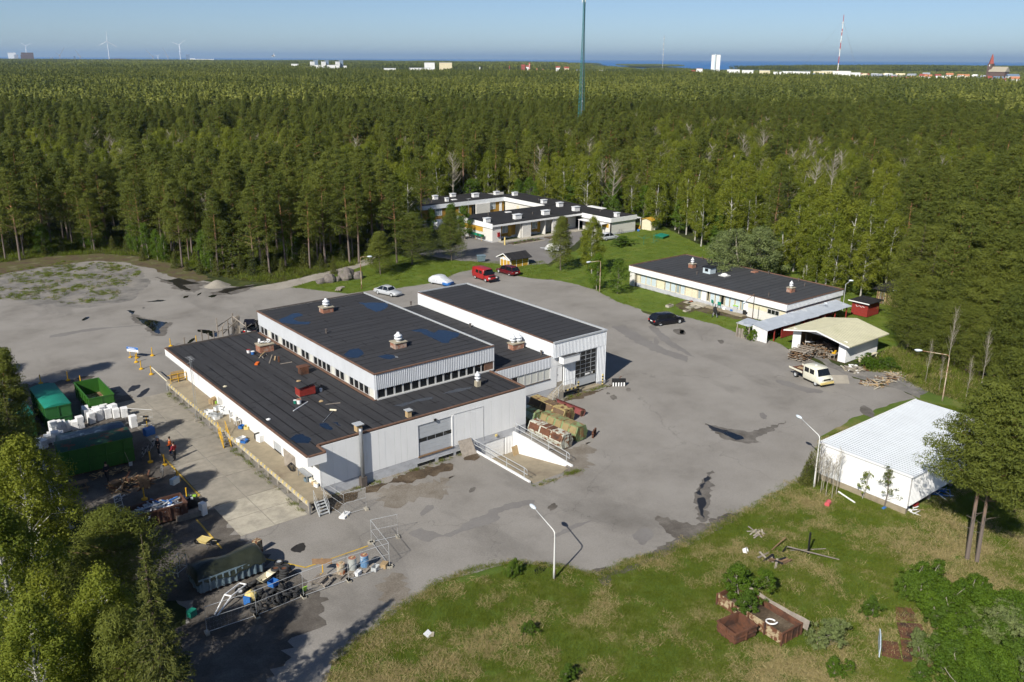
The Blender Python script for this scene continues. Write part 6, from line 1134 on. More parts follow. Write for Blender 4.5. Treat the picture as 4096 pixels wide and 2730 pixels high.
def crate(label, p, d, m, z=DZ, rz=0, name='crate', cat='crate'):
 t = thing(name, label, cat, (p[0],p[1],z), rz); x, y, h = d[0]/2, d[1]/2, d[2]; MB().box(-x,x,-y,y,0,.02).build('base',m,t)
 for s in (-1,1): MB().box(-x,x,s*y-.012,s*y+.012,.02,h).build('side',m,t); MB().box(s*x-.012,s*x+.012,-y+.012,y-.012,.02,h).build('end',m,t)
 return t
crate('lime green plastic crate on the dock floor', R5(398,195,DZ), (.75,.5,.3), 'lightgreen', rz=.5); crate('white plastic basket near the dock stair top', R5(545,425,DZ), (.75,.5,.35), 'white_clean', rz=.3); crate('blue plastic tray beside the white basket on the dock', R5(565,432,DZ), (.6,.45,.22), 'blue', rz=.7); crate('green-grey planter box at the near end of the dock', R5(950,660,DZ), (.75,.4,.3), 'skip_blue', rz=.1)
for i, (a, b) in enumerate(((345,255),(360,265),(372,275),(385,287),(398,295),(410,288),(405,240),(430,240),(440,250),(455,262))):
 crate('small white appliance tub in the clutter by the far dock doors', R5(a,b,DZ), (.5+.2*random.random(),.42,.25+.2*random.random()), random.choice(('white_clean','white_metal','galv_pale')), rz=random.random()*3, name='appliance_tub', cat='tub')['group'] = 'appliance tubs on the dock'
def chair(label, p, z, m, rz):
 t = thing('plastic_chair', label, 'chair', (p[0],p[1],z), rz); MB().box(-.25,.25,-.25,.25,.42,.46).build('seat',m,t); MB().box(-.25,.25,.22,.26,.47,.9).build('backrest',m,t)
 for x in (-.22,.22):
  for y in (-.22,.22): MB().box(x-.02,x+.02,y-.02,y+.02,0,.42).build('leg',m,t)
 return t
chair('white plastic chair against the dock wall', R5(523,325,DZ), DZ, 'white_clean', 1.6); chair('white plastic stool chair tipped toward the dock wall', R5(500,308,DZ), DZ, 'white_clean', .6)
crate('blue bucket tray by the white chairs on the dock', R5(548,348,DZ), (.5,.4,.28), 'blue', rz=.5); crate('yellow and white bucket tray on the dock', R5(578,352,DZ), (.55,.4,.3), 'yellow_pale', rz=1)
heap_box('white_cabinet', 'white washing machine on its side against the dock wall', 'appliance', R5(662,425,DZ), (.6,.6,.62), 'white_clean', .2, DZ); heap_box('black_box', 'black crate beside the white washing machine', 'box', R5(645,410,DZ), (.5,.4,.5), 'black', .2, DZ)
t = thing('work_bench', 'low grey bench below the near dock window', 'bench', (-21.75,2.1,DZ)); MB().box(-.25,.25,-.9,.9,.5,.56).build('bench_top','galv',t); [MB().box(x-.03,x+.03,y-.03,y+.03,0,.5).build('leg','galv',t) for x in (-.2,.2) for y in (-.8,.8)]
t = thing('hose_coil', 'tangled black hose on the dock by the open door', 'hose', (-21.9,4.3,DZ)); mb = MB(); [mb.tube([(.35*math.cos(k*.6)*(1-.05*k%3), .55*math.sin(k*.6+.3*j), .04+.35*(math.sin(k*.6)>0)*.5+.05*j) for k in range(11)],.025,5) for j in range(4)]; mb.build('hose','black',t)
for i, (a, b, m) in enumerate(((962,668,'white_clean'),(975,682,'wood_new'),(987,695,'white_clean'),(997,700,'white_clean'))):
 p = R5(a,b,DZ); t = thing('paint_can', ['white tub','orange-lidded paint can','tall white canister','white bucket'][i]+' in the row at the dock corner', 'can', (p.x,p.y,DZ)); MB().cyl((0,0,0),.14,.14,.3,10).build('can_body',m,t); MB().cyl((0,0,.3),.145,.145,.03,10).build('lid','cream',t)
# things lying on the roof
def rb_(name, label, cat, fn, a, b, z, d, m, rz): return heap_box(name, label, cat, fn(a,b,z), d, m, rz, z+.004)
def pot(label, fn, a, b, z, r, h, m, lid='white_clean'):
 p = fn(a,b,z); t = thing('paint_bucket', label, 'bucket', (p.x,p.y,z+.003)); MB().lathe([(0,0),(r*.85,0),(r,h)],12).build('bucket_body',m,t); MB().cyl((0,0,h),r*1.03,r*1.03,.03,12).build('lid',lid,t)
RZ = ZR+.002
pot('white bucket with red band on the roof by the brick chimney', ZM, 825,548,RZ,.2,.32,'white_clean','red_paint'); pot('blue bucket on the roof by the brick chimney', ZM, 860,560,RZ,.2,.3,'blue'); pot('teal paint bucket on the roof in front of the red hatch', ZM,1213,972,RZ,.14,.3,'teal_cover'); pot('large white paint bucket with rusty lid in front of the red hatch', ZM,1247,972,RZ,.22,.38,'white_clean','brick'); pot('small white pot beside the red hatch on the roof', ZM,1430,870,RZ,.14,.25,'white_clean')
rb_('broom', 'broom lying on the roof before the paint buckets', 'broom', ZM,1260,998,RZ,(2.3,.06,.06),'white_metal',.55); rb_('roof_plank', 'pale plank lying on the roof near the brick chimney', 'plank', ZM,1010,602,RZ,(2.6,.12,.06),'wood_grey',1.05); rb_('roof_plank', 'yellowish timber offcut lying beside the pale plank on the roof', 'plank', ZM,1045,597,RZ,(1.1,.14,.1),'wood_new',1.1); rb_('roof_plank', 'thin grey batten alone on the roof', 'plank', ZM,1140,635,RZ,(1.2,.08,.05),'wood_grey',-.1); rb_('roof_plank','grey batten lying right of the red hatch','plank',ZM,1530,975,RZ,(1.3,.08,.05),'wood_grey',-.35)
rb_('sledge', 'orange plastic scoop on the dark roof', 'scoop', ZM,895,642,RZ,(.7,.3,.14),'orange',.9); t = thing('roller_brush','long paint roller with cream head lying on the front roof','roller',(*ZM(1500,1072,RZ)[:2],RZ),.75); MB().bar((-1.6,0,.05),(1.0,0,.06),.03).build('handle','galv',t); MB().tube([(1.0,-.3,.1),(1.0,.3,.1)],.09,8).build('roller_head','cream',t)
t = thing('saw_horse','wooden saw horse standing on the roof by the chimney','frame',(*ZM(945,580,RZ)[:2],RZ),.8); MB().bar((-.6,0,.3),(.6,0,.3),.1).build('beam','wood_new',t); [MB().bar((x,y,0),(x*.9,0,.3),.06).build('leg','wood_grey',t) for x in (-.5,.5) for y in (-.25,.25)]; heap_box('roof_post','short rusty post standing on the roof','post',ZM(1078,625,RZ),(.14,.14,.6),'rust',0,RZ)
for i, (a, b, l) in enumerate(((1243,788,'tan rag on the roof by the rusty vent'),(1432,957,'tan rag on the roof right of the paint buckets'),(628,835,'crumpled cream rag near the dock edge of the roof'),(990,1110,'white scrap on the roof near the dock edge'))): p = ZM(a,b,RZ); tag(MB().blob((p.x,p.y,RZ+.06),(.22,.15,.09),8,5,.5).build('rag',('wood_new','wood_new','cream','white_clean')[i]),l,'rag')
# timber scaffold remains beyond the roof edge
t = thing('timber_scaffold','grey rickety timber framework behind the far roof edge','framework',(0,0,0)); 
for i, (a, b, h) in enumerate(((1243,810,.8),(1363,795,1.6),(1405,790,1.0),(1440,775,1.1),(1468,768,2.9),(1500,765,1.5),(1540,750,2.2),(1575,735,3.0),(1605,735,2.6),(1620,790,2.2),(1660,775,2.4))): p = ZD(a,b); MB().box(p.x-.06,p.x+.06,p.y-.06,p.y+.06,0,h*.8+.4).build('post','wood_grey',t)
for (a, b, c, d, z0, z1) in ((1468,768,1575,735,1.6,2.4),(1440,775,1540,750,1.0,1.0),(1500,765,1605,735,.6,1.9),(1620,790,1660,775,1.7,1.7),(1575,735,1660,775,2.4,1.8),(1468,768,1520,760,.5,2.0),(1540,750,1605,735,1.8,.5),(1660,775,1735,725,1.6,1.6)): p, q = ZD(a,b), ZD(c,d); MB().bar((p.x,p.y,z0),(q.x,q.y,z1),.09).build('rail','wood_grey',t)
for i in range(9): p = ZD(1560+i*6,745-i*1.5); MB().bar((p.x,p.y,0),(p.x+.3,p.y+.2,1.9+random.random()*.6),.12,.05).build('board','wood_grey',t)
# ------------------------------------------------------------------ bollards and sign
BOL = [(275,1068,'yellow bollard nearest the trees, left of the covered container'),(458,1048,'yellow bollard beyond the covered container'),(545,1075,'yellow bollard hidden behind the open green container'),(950,972,'yellow bollard below the blue sign'),(1025,882,'yellow bollard farthest along the asphalt, right of the sign'),(917,926,'yellow bollard in front of the blue sign'),(1018,1008,'yellow bollard carrying the boom pole'),(1322,800,'yellow post standing beside the timber framework'),(1148,818,'yellow post just behind the far roof corner')]
def bollard_parts(t): MB().lathe([(.24,0),(.24,.1),(.16,.14),(.07,.2)],12).build('base','yellow',t); MB().cyl((0,0,.14),.055,.055,.9,8).build('post','yellow',t)
pro = None
def bollard(p, label):
 global pro
 if pro is None: pro = thing('bollard', label, 'bollard', (p.x,p.y,.02), 0, 'yellow bollards round the scrap yard'); bollard_parts(pro)
 else: dup(pro, (p.x,p.y,.02), 0, label)
for a, b, l in BOL: bollard(ZD(a,b), l)
for a, b, l in ((1012,85,'yellow bollard at the corner of the rust-lidded container'),(1108,105,'yellow bollard beside the red-jacketed person'),(1195,212,'yellow bollard halfway down the painted yellow line'),(972,335,'yellow bollard beside the planks, behind the scrap skip'),(1258,335,'yellow bollard at the end of the scrap skip')): bollard(ZH(a,b), l)
def sign(label, p, w, h, m, rz, z=.7, border=None):
 t = thing('sign', label, 'sign', (p.x,p.y,.02), rz); MB().cbox((0,0,.04),(.5,.5,.08)).build('foot','yellow',t); MB().box(-.035,.035,-.035,.035,.08,z+h).build('post','yellow',t); MB().box(-w/2,w/2,-.06,-.037,z,z+h).build('board',m,t); return t
t = thing('sign','blue and white information board on two yellow feet','sign',(*ZD(900,895)[:2],.02),R(-55))
for x in (-.45,.45): MB().cbox((x,0,.05),(.35,.35,.1)).build('foot','yellow',t); MB().box(x-.03,x+.03,-.03,.03,.1,1.2).build('post','yellow',t)
MB().box(-.8,.8,-.06,-.035,.75,1.35).build('board','white_clean',t); MB().box(-.8,.8,-.068,-.061,1.05,1.35).build('blue_band','blue',t); [MB().box(-.6,.5-.2*i,-.074,-.069,1.12+.09*i,1.16+.09*i).build('lettering','white_clean',t) for i in range(2)]; MB().box(-.55,.55,-.068,-.061,.85,.9).build('lettering','blue',t); MB().box(-.4,.3,-.06,-.035,.35,.6).build('small_plate','steel',t)
sign('dark board on a yellow stand beside the painted line', ZP(1482,550), 1.35, .42, 'wood_brown', R(-37), 1.0)
t = sign('small dark double board on a yellow foot at the fence by the tarpaulin', ZO(1188,598), .55, .18, 'black', R(-37), 1.2); MB().box(-.27,.27,-.06,-.037,.85,1.02).build('board','black',t)
# ------------------------------------------------------------------ mesh fence panels on feet
def fence(label, a, b, h=1.9, group='mesh fence panels'):
 a, b = Vector((a.x,a.y,0)), Vector((b.x,b.y,0)); L = (b-a).length; t = thing('mesh_fence', label, 'fence', (a.x,a.y,.03), heading(a,b), group)
 mb = MB(); mb.tube([(0,0,.1),(0,0,h),(L,0,h),(L,0,.1),(0,0,.1)],.017,6); mb.tube([(0,0,h*.55),(L,0,h*.55)],.012,4); mb.build('frame','galv_pale',t); mb = MB(); n = int(L/.22)
 for i in range(1, n): mb.tube([(L*i/n,0,.1),(L*i/n,0,h)],.0022,3,False)
 for j in range(1, 6): mb.tube([(0,0,.1+(h-.1)*j/6),(L,0,.1+(h-.1)*j/6)],.0022,3,False)
 mb.build('mesh','galv',t)
 for x in (0, L): MB().cbox((x,0,.05),(.25,.5,.14)).build('foot','concrete_pale',t)
 return t
fence('mesh fence panel in front of the tyre heap', ZP(915,895), ZP(1315,728)); fence('mesh fence panel running past the picnic bench', ZP(1315,728), ZP(1700,590)); fence('mesh fence panel in front of the three barrels', ZP(1700,590), ZP(2050,470)); fence('mesh fence panel at the tree shadow, left of the tyres', ZP(490,1040), ZP(915,895)); fence('mesh fence panel turned inward at the gateway corner', ZP(2050,470), ZP(1895,265)); fence('mesh fence panel turned out onto the asphalt by the gateway', ZP(1895,265), ZP(2120,215)); fence('mesh fence panel from the grey stair to the weighted foot', R6(430,590), R6(590,700)); fence('mesh fence panel standing free before the hall foundation', R6(590,690), R6(745,645)); fence('mesh fence panel beside the appliance pile', ZO(1000,560), ZO(1245,575), 1.7)
fence('mesh fence panel hidden in the trees left of the scrap', ZO(255,960), ZO(335,1230)); fence('mesh fence panel in tree shade left of the scrap skip', ZO(335,1230), ZO(500,1490))
t = thing('fence_weight','white weighted fence foot at the grey stair','fence foot',(*R6(590,690)[:2],0),.6); MB().box(-.5,.5,-.25,.25,0,.16).build('weight','white_clean',t); MB().cyl((0,0,.16),.05,.05,.25,8).build('socket','galv',t)
# ------------------------------------------------------------------ tyres
ty_f = MB().lathe([(.19,.0),(.27,.0),(.31,.04),(.32,.09),(.31,.14),(.27,.18),(.19,.18),(.18,.09),(.19,.0)],14).mesh('tyre_ring','rubber',True); rim_f = MB().lathe([(0,.07),(.18,.05),(.19,.09),(.18,.13),(0,.11)],10).mesh('rim','rust'); rim_g = MB().lathe([(0,.07),(.18,.05),(.19,.09),(.18,.13),(0,.11)],10).mesh('rim','galv_pale')
def tyre(p, z, label, group, tilt=0, az=0, rim=None, s=1):
 t = thing('tyre', label, 'tyre', (p.x,p.y,z), az, group); t.rotation_euler = (tilt, 0, az); t.scale = (s,)*3; link('tyre_ring', ty_f, t)
 if rim: link('rim', rim, t)
for (a, b, n, lab, rm) in ((1110,460,2,'far stack with pale rims',rim_g),(1165,500,2,'low stack right of the pale-rimmed one',None),(1080,560,4,'tall rusty-rimmed stack, left of the pair',rim_f),(1150,580,5,'tall rusty-rimmed stack, right of the pair',rim_f),(935,735,4,'big stack right behind the fence post',None),(1240,715,3,'loose stack nearest the picnic bench',None)):
 p = ZP(a,b)
 for i in range(n): tyre(p+V(random.uniform(-.05,.05),random.uniform(-.05,.05),0), .035+i*.185, ('top tyre of the ' if i == n-1 else 'tyre below the top in the ')+lab, 'tyres in the '+lab, random.uniform(-.03,.03), random.random()*6, rm if i == n-1 else None, 1.05)
for i, (a, b, rm) in enumerate(((765,690,rim_g),(800,665,None),(840,650,rim_f),(885,630,None),(935,610,rim_f),(975,590,None))): tyre(ZP(a,b), .1+.02*i, ['pale-rimmed wheel lying alone nearest the white tube','tyre lying between the pale wheel and the rusty one','rusty-rimmed wheel lying in the row of loose tyres','tyre lying right of the rusty-rimmed wheel','second rusty wheel in the loose row, nearest the stacks','tyre propped at the right end of the loose row'][i], 'loose tyres beside the tarpaulin', .5, i*1.1, rm)
heap = [(900,850),(950,830),(1000,790),(985,850),(1040,745),(1060,760),(1080,720),(1110,700),(1130,740),(1150,720),(1070,800),(1100,790),(1130,770),(1160,760),(1020,815),(855,835),(1180,740),(1120,680)]
for i, (a, b) in enumerate(heap): tyre(ZP(a,b), .12+.2*(i%3), 'black tyre in the jumbled heap behind the fence', 'tyres in the heap behind the fence', random.uniform(.3,1.5), random.random()*6, None, 1.0+.15*random.random())
# ------------------------------------------------------------------ barrels, pallets, small goods by the gate
def pallet(label, p, rz, z=.03, m='wood_grey', group=None):
 t = thing('pallet', label, 'pallet', (p[0],p[1],z), rz, group)
 for y in (-.35,0,.35): MB().box(-.6,.6,y-.05,y+.05,0,.1).build('runner',m,t)
 for i in range(7): MB().box(-.6+i*.18,-.48+i*.18,-.4,.4,.1,.125).build('slat',m,t)
 return t
mat('barrel_grey',(.38,.40,.38),.6,.12,3,rgb2=(.20,.12,.07),amt=.35,sc2=2.5,edge=.05); mat('barrel_blue',(.13,.26,.44),.5,.1,3,rgb2=(.45,.47,.46),amt=.42,sc2=2.5,edge=.03); mat('barrel_rust',(.42,.36,.26),.7,.2,3,rgb2=(.42,.10,.02),amt=.46,sc2=2.2,edge=.06)
for (a, b, m, lab) in ((1637,535,'barrel_rust','squat rusty orange-based tank on a pallet'),(1735,500,'barrel_grey','grey barrel with rusty lid on a pallet'),(1838,475,'barrel_blue','blue and white barrel with rusty lid nearest the gateway')):
 p = ZP(a,b); t = thing('barrel', lab, 'barrel', (p.x,p.y,.16)); h = .88 if 'squat' not in lab else .75
 MB().lathe([(0,0),(.29,0),(.29,.28),(.305,.3),(.29,.32),(.29,.58),(.305,.6),(.29,.62),(.29,h),(.26,h)],16).build('drum',m,t,False); MB().cyl((0,0,h-.02),.27,.27,.025,16).build('lid','brick' if m != 'barrel_rust' else 'barrel_rust',t); MB().cbox((.05,.02,h+.03),(.25,.14,.05),rz=.4).build('stone','wood_new',t)
pallet('pallet under the squat rusty tank', ZP(1630,535), .5); pallet('pallet under the grey barrel', ZP(1740,505), .55); pallet('pallet under the blue barrel', ZP(1845,480), .5)
crate('clear plastic crate on the asphalt beside the blue barrel', ZP(1930,495), (.55,.4,.3), 'galv_pale', .03, .5); heap_box('cardboard_box','torn cardboard box by the fence gateway','box',ZP(2005,470),(.55,.45,.32),'wood_new',.6,.03); heap_box('white_box','white box lying before the barrels outside the line of pallets','box',ZP(1780,535),(.5,.32,.26),'white_clean',.5,.03)
def picnic(label, p, rz, m='wood_grey', name='picnic_table'):
 t = thing(name, label, 'table', (p.x,p.y,.03), rz)
 for i in range(4): MB().box(-.8,.8,-.34+i*.17,-.19+i*.17,.68,.72).build('top_board',m,t)
 for s in (-1,1): MB().box(-.8,.8,s*.7-.12,s*.7+.12,.42,.46).build('seat_board',m,t)
 for x in (-.6,.6): MB().bar((x,-.75,.0),(x,-.25,.68),.05,.1).build('leg',m,t); MB().bar((x,.75,.0),(x,.25,.68),.05,.1).build('leg',m,t); MB().bar((x,-.75,.38),(x,.75,.38),.05,.09).build('cross_bar',m,t)
 return t
picnic('grey picnic bench by the mesh fence and dark signboard', ZP(1470,610), .55).scale = (.75,.75,.6); picnic('weathered picnic table in front of the rust-lidded container', ZO(570,1150), -.1, 'wood_brown')
t = thing('wheelbarrow','muddy yellow wheelbarrow beside the dashed yellow line','wheelbarrow',(*ZP(470,290)[:2],.02),R(120)); MB().add([(-.5,-.35,.6),(.45,-.3,.62),(.45,.3,.62),(-.5,.35,.6),(-.3,-.2,.3),(.3,-.2,.3),(.3,.2,.3),(-.3,.2,.3)],[(4,7,6,5),(0,4,5,1),(1,5,6,2),(2,6,7,3),(3,7,4,0)]).add([(-.48,-.33,.58),(.43,-.28,.6),(.43,.28,.6),(-.48,.33,.58)],[(0,1,2,3)]).build('tray','yellow_pale',t); [MB().tube([(.75,s*.05,.2),(-.9,s*.28,.5)],.02,5).build('handle','wood_grey',t) for s in (-1,1)]; o = link('wheel', wheel_t, t, (.75,0,.2)); o.scale = (.6,.6,.6); [MB().bar((-.3,s*.22,.38),(-.45,s*.22,.0),.03).build('leg','steel',t) for s in (-1,1)]
t = thing('bent_tubing','bent white tubular frame lying by the tyres','tubing',(*ZP(690,770)[:2],.1),R(35)); mb = MB()
for y in (-.25,.25): mb.tube([(-1.6,y*.4,0),(-.2,y,.55),(1.5,y,.35)],.05,6)
for x, z in ((-.2,.55),(1.5,.35)): mb.tube([(x,-.25,z),(x,.25,z)],.05,6)
mb.build('frame_tube','white_clean',t)
t = thing('barrow','yellow and blue barrow lying against the tyre heap','barrow',(*ZP(870,770)[:2],.05),.6); MB().blob((0,0,.45),(.5,.4,.35),10,6,.2).build('drum','yellow_pale',t); MB().cbox((-.45,0,.35),(.12,.5,.6)).build('side','blue',t); [MB().bar((.2,y,.2),(.8,y,.5),.05).build('handle','steel',t) for y in (-.2,.2)]
crate('blue plastic tub on top of the tyre heap', ZP(1060,660,.4), (.55,.5,.35), 'blue', .72, .4); t = thing('sink','cream sink basin lying by the tyres','sink',(*ZP(985,620)[:2],.35),.4); MB().add([(-.5,-.3,.3),(.5,-.3,.3),(.5,.3,.3),(-.5,.3,.3),(-.3,-.18,0),(.3,-.18,0),(.3,.18,0),(-.3,.18,0)],[(0,4,5,1),(1,5,6,2),(2,6,7,3),(3,7,4,0),(4,5,6,7)]).build('basin','cream',t); MB().box(.5,.9,-.3,.3,.27,.3).build('drainer','cream',t)
heap_box('plastic_sack','crumpled teal plastic sack by the spruce branches','sack',ZP(360,890),(.5,.4,.45),'teal_cover',.4,.03); heap_box('orange_part','rusty orange steel bracket behind the tarpaulin','bracket',ZP(925,345),(.5,.5,1.0),'rust_cream',.4,.03)
tag(MB().cbox((*ZP(1325,690)[:2],.3),(.3,.06,.5),rx=.4).build('green_scoop','lightgreen'),'small pale green scoop at the fence foot','scoop')
t = thing('trolley','grey wire trolley frame between the tarpaulin and the spruce','trolley',(*ZP(250,520)[:2],.03),.6); mb = MB(); mb.tube([(-.5,-.3,0),(-.5,-.3,1),(.5,-.3,1.2),(.5,.3,1.2),(-.5,.3,1),(-.5,.3,0)],.025,5); mb.tube([(.5,-.3,0),(.5,-.3,1.2)],.025,5); mb.tube([(.5,.3,0),(.5,.3,1.2)],.025,5); mb.tube([(-.5,-.3,.3),(.5,-.3,.3),(.5,.3,.3),(-.5,.3,.3),(-.5,-.3,.3)],.02,5); mb.build('frame','galv_pale',t)
# ------------------------------------------------------------------ appliances behind the container
def fridge(label, p, rz, d=(.6,.6,.9), z=.03, m='white_clean', group='white appliances in the scrap yard'):
 t = thing('appliance', label, 'appliance', (p.x,p.y,z), rz, group); x, y, h = d[0]/2, d[1]/2, d[2]; MB().box(-x,x,-y,y,0,h).build('cabinet',m,t); MB().box(-x+.02,x-.02,-y-.03,-y-.002,.05,h-.03).build('door',m,t); MB().box(x-.09,x-.06,-y-.05,-y-.031,h*.5,h*.7).build('handle','galv',t); return t
A1 = [(645,520),(700,510),(735,500),(780,505),(835,500),(890,480),(910,495),(870,460),(800,455),(755,520),(690,545),(640,500),(985,490),(1065,580)]
for i, (a, b) in enumerate(A1): fridge('white fridge in the row behind the blue tarpaulin' if i < 12 else ('white fridge standing apart right of the open green container' if i == 12 else 'white fridge beside the right end of the blue tarpaulin'), ZO(a,b), random.uniform(-.3,.3), (.6,.6,.85+.5*random.random()))
A2 = [(340,600),(355,650),(395,640),(430,625),(480,610),(545,600),(590,590),(330,700),(370,730),(300,720),(260,770),(410,690),(230,760)]
for i, (a, b) in enumerate(A2): fridge('white appliance in the pile below the covered green container', ZO(a,b), random.uniform(-.4,.4), (.62,.6,.7+.6*random.random()), m=random.choice(('white_clean','white_metal')), group='appliance pile by the covered container')
fridge('dark-topped old stove on the appliance pile', ZO(345,600,.9), .2, (.6,.6,.5), 1.2)
heap_box('white_cabinet','white cabinet standing at the end of the scrap skip','cabinet',ZO(1690,1365),(.42,.5,1.0),'white_clean',.3,.03)
# planks, rubbish heap, loose metal
def stick_heap(name, label, cat, c, n, rx, ry, h, L, m, seed, piece='plank', th=.04, w=.12):
 r = random.Random(seed); t = thing(name, label, cat, (c[0],c[1],.03))
 for i in range(n):
  x, y = r.uniform(-rx,rx), r.uniform(-ry,ry); k = math.exp(-(x*x/rx/rx+y*y/ry/ry)*1.2); l = L*r.uniform(.4,1); o = MB().box(-l/2,l/2,-w/2,w/2,-th/2,th/2).build(piece, m if isinstance(m,str) else r.choice(m), t); o.location = (x, y, .06+h*k*r.random()); o.rotation_euler = (0, r.uniform(-.35,.35)*min(1,.9), r.uniform(0,6.28))
 return t
stick_heap('scrap_wood_pile','dark heap of broken planks and boards before the rust-lidded container','wood pile',ZO(1060,1110),60,1.6,1.0,.9,1.8,('wood_brown','wood_grey','wood_new','rust'),3); heap_box('wooden_crate','brown wooden crate at the edge of the plank heap','crate',ZO(905,1140),(.8,.7,.7),'wood_brown',.4,.03); tag(MB().cbox((*ZO(1165,1130)[:2],.6),(.8,.06,1.1),rx=-.3,rz=.2).build('wooden_sheet','wood_brown'),'brown door panel leaning on the plank heap','panel')
stick_heap('bark_litter','litter of bark and chips below the rust-lidded container','litter',ZO(850,1000),70,1.6,.6,.15,.5,('wood_brown','wood_new'),5,'chip',.02,.1)
stick_heap('scrap_metal','heap of pale aluminium profiles in the rusty skip','scrap',(-32.8,4.4),75,1.6,.6,.5,1.7,('galv_pale','white_clean','galv','steel','blue'),6,'profile',.05,.12).location.z = .95
stick_heap('scrap_metal','tangle of thin scrap metal in the open green container','scrap',(-30.3,31.4),40,.8,1.2,.3,1.2,('steel','galv','black'),7,'profile',.04,.08).location.z = .5
stick_heap('metal_litter','small pile of crumpled silver scrap on the dark ground','scrap',ZO(955,1215),14,.5,.4,.15,.5,('galv_pale','steel'),8,'piece',.03,.1)
heap_box('junk_box','rusty low trailer bed beside the scrap skip','trailer',ZO(1560,1390),(1.9,.7,.4),'wood_grey',R(-2),.03); t = thing('crate_stack','dark bin with small electrical scrap at the skip end','bin',(*ZO(1570,1290)[:2],.03),.1); MB().box(-.6,.6,-.4,.4,0,.7).build('bin_body','black',t); [MB().cbox((random.uniform(-.5,.5),random.uniform(-.3,.3),.75),(.25,.18,.14),rz=random.random()*3).build('scrap_piece',random.choice(('galv_pale','blue','lightgreen','black')),t) for i in range(10)]
pallet('dark pallet leaning at the container side', ZO(545,1010), .1).rotation_euler = (R(65),0,R(-5)); heap_box('blue_box','dark blue box by the fence near the tarpaulin','box',ZO(1205,650),(.9,.6,.7),'blue',.2,.03)
t = thing('hand_truck','white hand truck at the left end of the scrap skip','hand truck',(*ZO(945,1330)[:2],.1),.4); mb = MB(); mb.tube([(-.3,0,0),(-.3,.15,1.2),(.3,.15,1.2),(.3,0,0)],.025,6); [mb.tube([(-.3,.02+z*.12,z),(.3,.02+z*.12,z)],.02,5) for z in (.3,.7)]; mb.build('frame','white_clean',t); MB().box(-.3,.3,-.35,0,0,.03).build('toe_plate','white_clean',t)
heap_box('water_tank','bent pale blue metal drum end on the scrap','drum',ZO(1445,1175),(.7,.4,.5),'pale_blue',.5,.9)
t = thing('shovel','shovel leaning on the green container','shovel',(*ZO(1035,930)[:2],.03),.0); MB().tube([(0,0,.1),(-.25,.25,1.3)],.02,5).build('shaft','wood_grey',t); MB().cbox((.03,-.03,.18),(.3,.06,.36)).build('blade','galv_pale',t)
# bicycles
def bicycle(label, p, rz, lean=.2):
 t = thing('bicycle', label, 'bicycle', (p.x,p.y,.02), rz); t.rotation_euler = (lean,0,rz)
 for x in (-.52,.52): o = MB().tube([(x+.33*math.cos(k*.524),0,.34+.33*math.sin(k*.524)) for k in range(13)],.02,5).build('wheel','rubber',t); mb = MB(); [mb.tube([(x,0,.34),(x+.32*math.cos(k),0,.34+.32*math.sin(k))],.004,3,False) for k in (0,.8,1.6,2.4,3.2,4,4.8,5.6)]; mb.build('spokes','galv',o)
 mb = MB(); [mb.tube(q,.018,5) for q in ([(-.52,0,.34),(-.1,0,.32),(.35,0,.85)],[(-.1,0,.32),(-.22,0,.9)],[(-.2,0,.8),(.35,0,.85)],[(-.52,0,.34),(-.2,0,.8)],[(.52,0,.34),(.33,0,1.0)])]; mb.build('frame','steel',t); MB().tube([(.3,-.28,1.02),(.35,0,1.0),(.3,.28,1.02)],.016,5).build('handlebar','black',t); MB().cbox((-.23,0,.93),(.24,.13,.05)).build('saddle','black',t); return t
bicycle('bicycle leaning at the end of the rust-lidded container', ZO(1135,870), 1.2); bicycle('second bicycle tangled beside the first, near the container end', ZO(1165,840), .9, .3); bicycle('dark bicycle standing by the painted yellow line', ZO(1310,1010), 1.4, .25); bicycle('bicycle parked against the terrace end wall', Vector((78.2,65.0,0)), 0, -.1); bicycle('bicycle behind the person in the cap', ZO(1240,780), .8, .2)
# ------------------------------------------------------------------ people
mat('skin',(.48,.27,.19),.6,.05,8); mat('jacket_dark',(.012,.014,.022),.8,.2,6); mat('jacket_red',(.22,.012,.02),.8,.15,6); mat('vest_orange',(.85,.16,.02),.6,.1,6); mat('trousers_dark',(.012,.013,.018),.85,.2,6); mat('trousers_blue',(.03,.05,.12),.85,.2,6); mat('hair_dark',(.02,.014,.01),.7,.2,20); mat('shoe',(.02,.018,.018),.6,.1,5)
def skinmesh(name, verts, edges, root=0, sub=2):
 me = bpy.data.meshes.new(name); me.from_pydata([v[:3] for v in verts], edges, []); o = bpy.data.objects.new(name, me); sc.collection.objects.link(o)
 o.modifiers.new('Skin','SKIN'); s = o.modifiers.new('Sub','SUBSURF'); s.levels = sub; s.render_levels = sub
 for i, v in enumerate(verts): d = me.skin_vertices[0].data[i]; d.radius = (v[3], v[4] if len(v) > 4 else v[3]); d.use_root = (i == root)
 dg = bpy.context.evaluated_depsgraph_get(); m = bpy.data.meshes.new_from_object(o.evaluated_get(dg)); bpy.data.objects.remove(o); bpy.data.meshes.remove(me); m.materials.clear(); return m
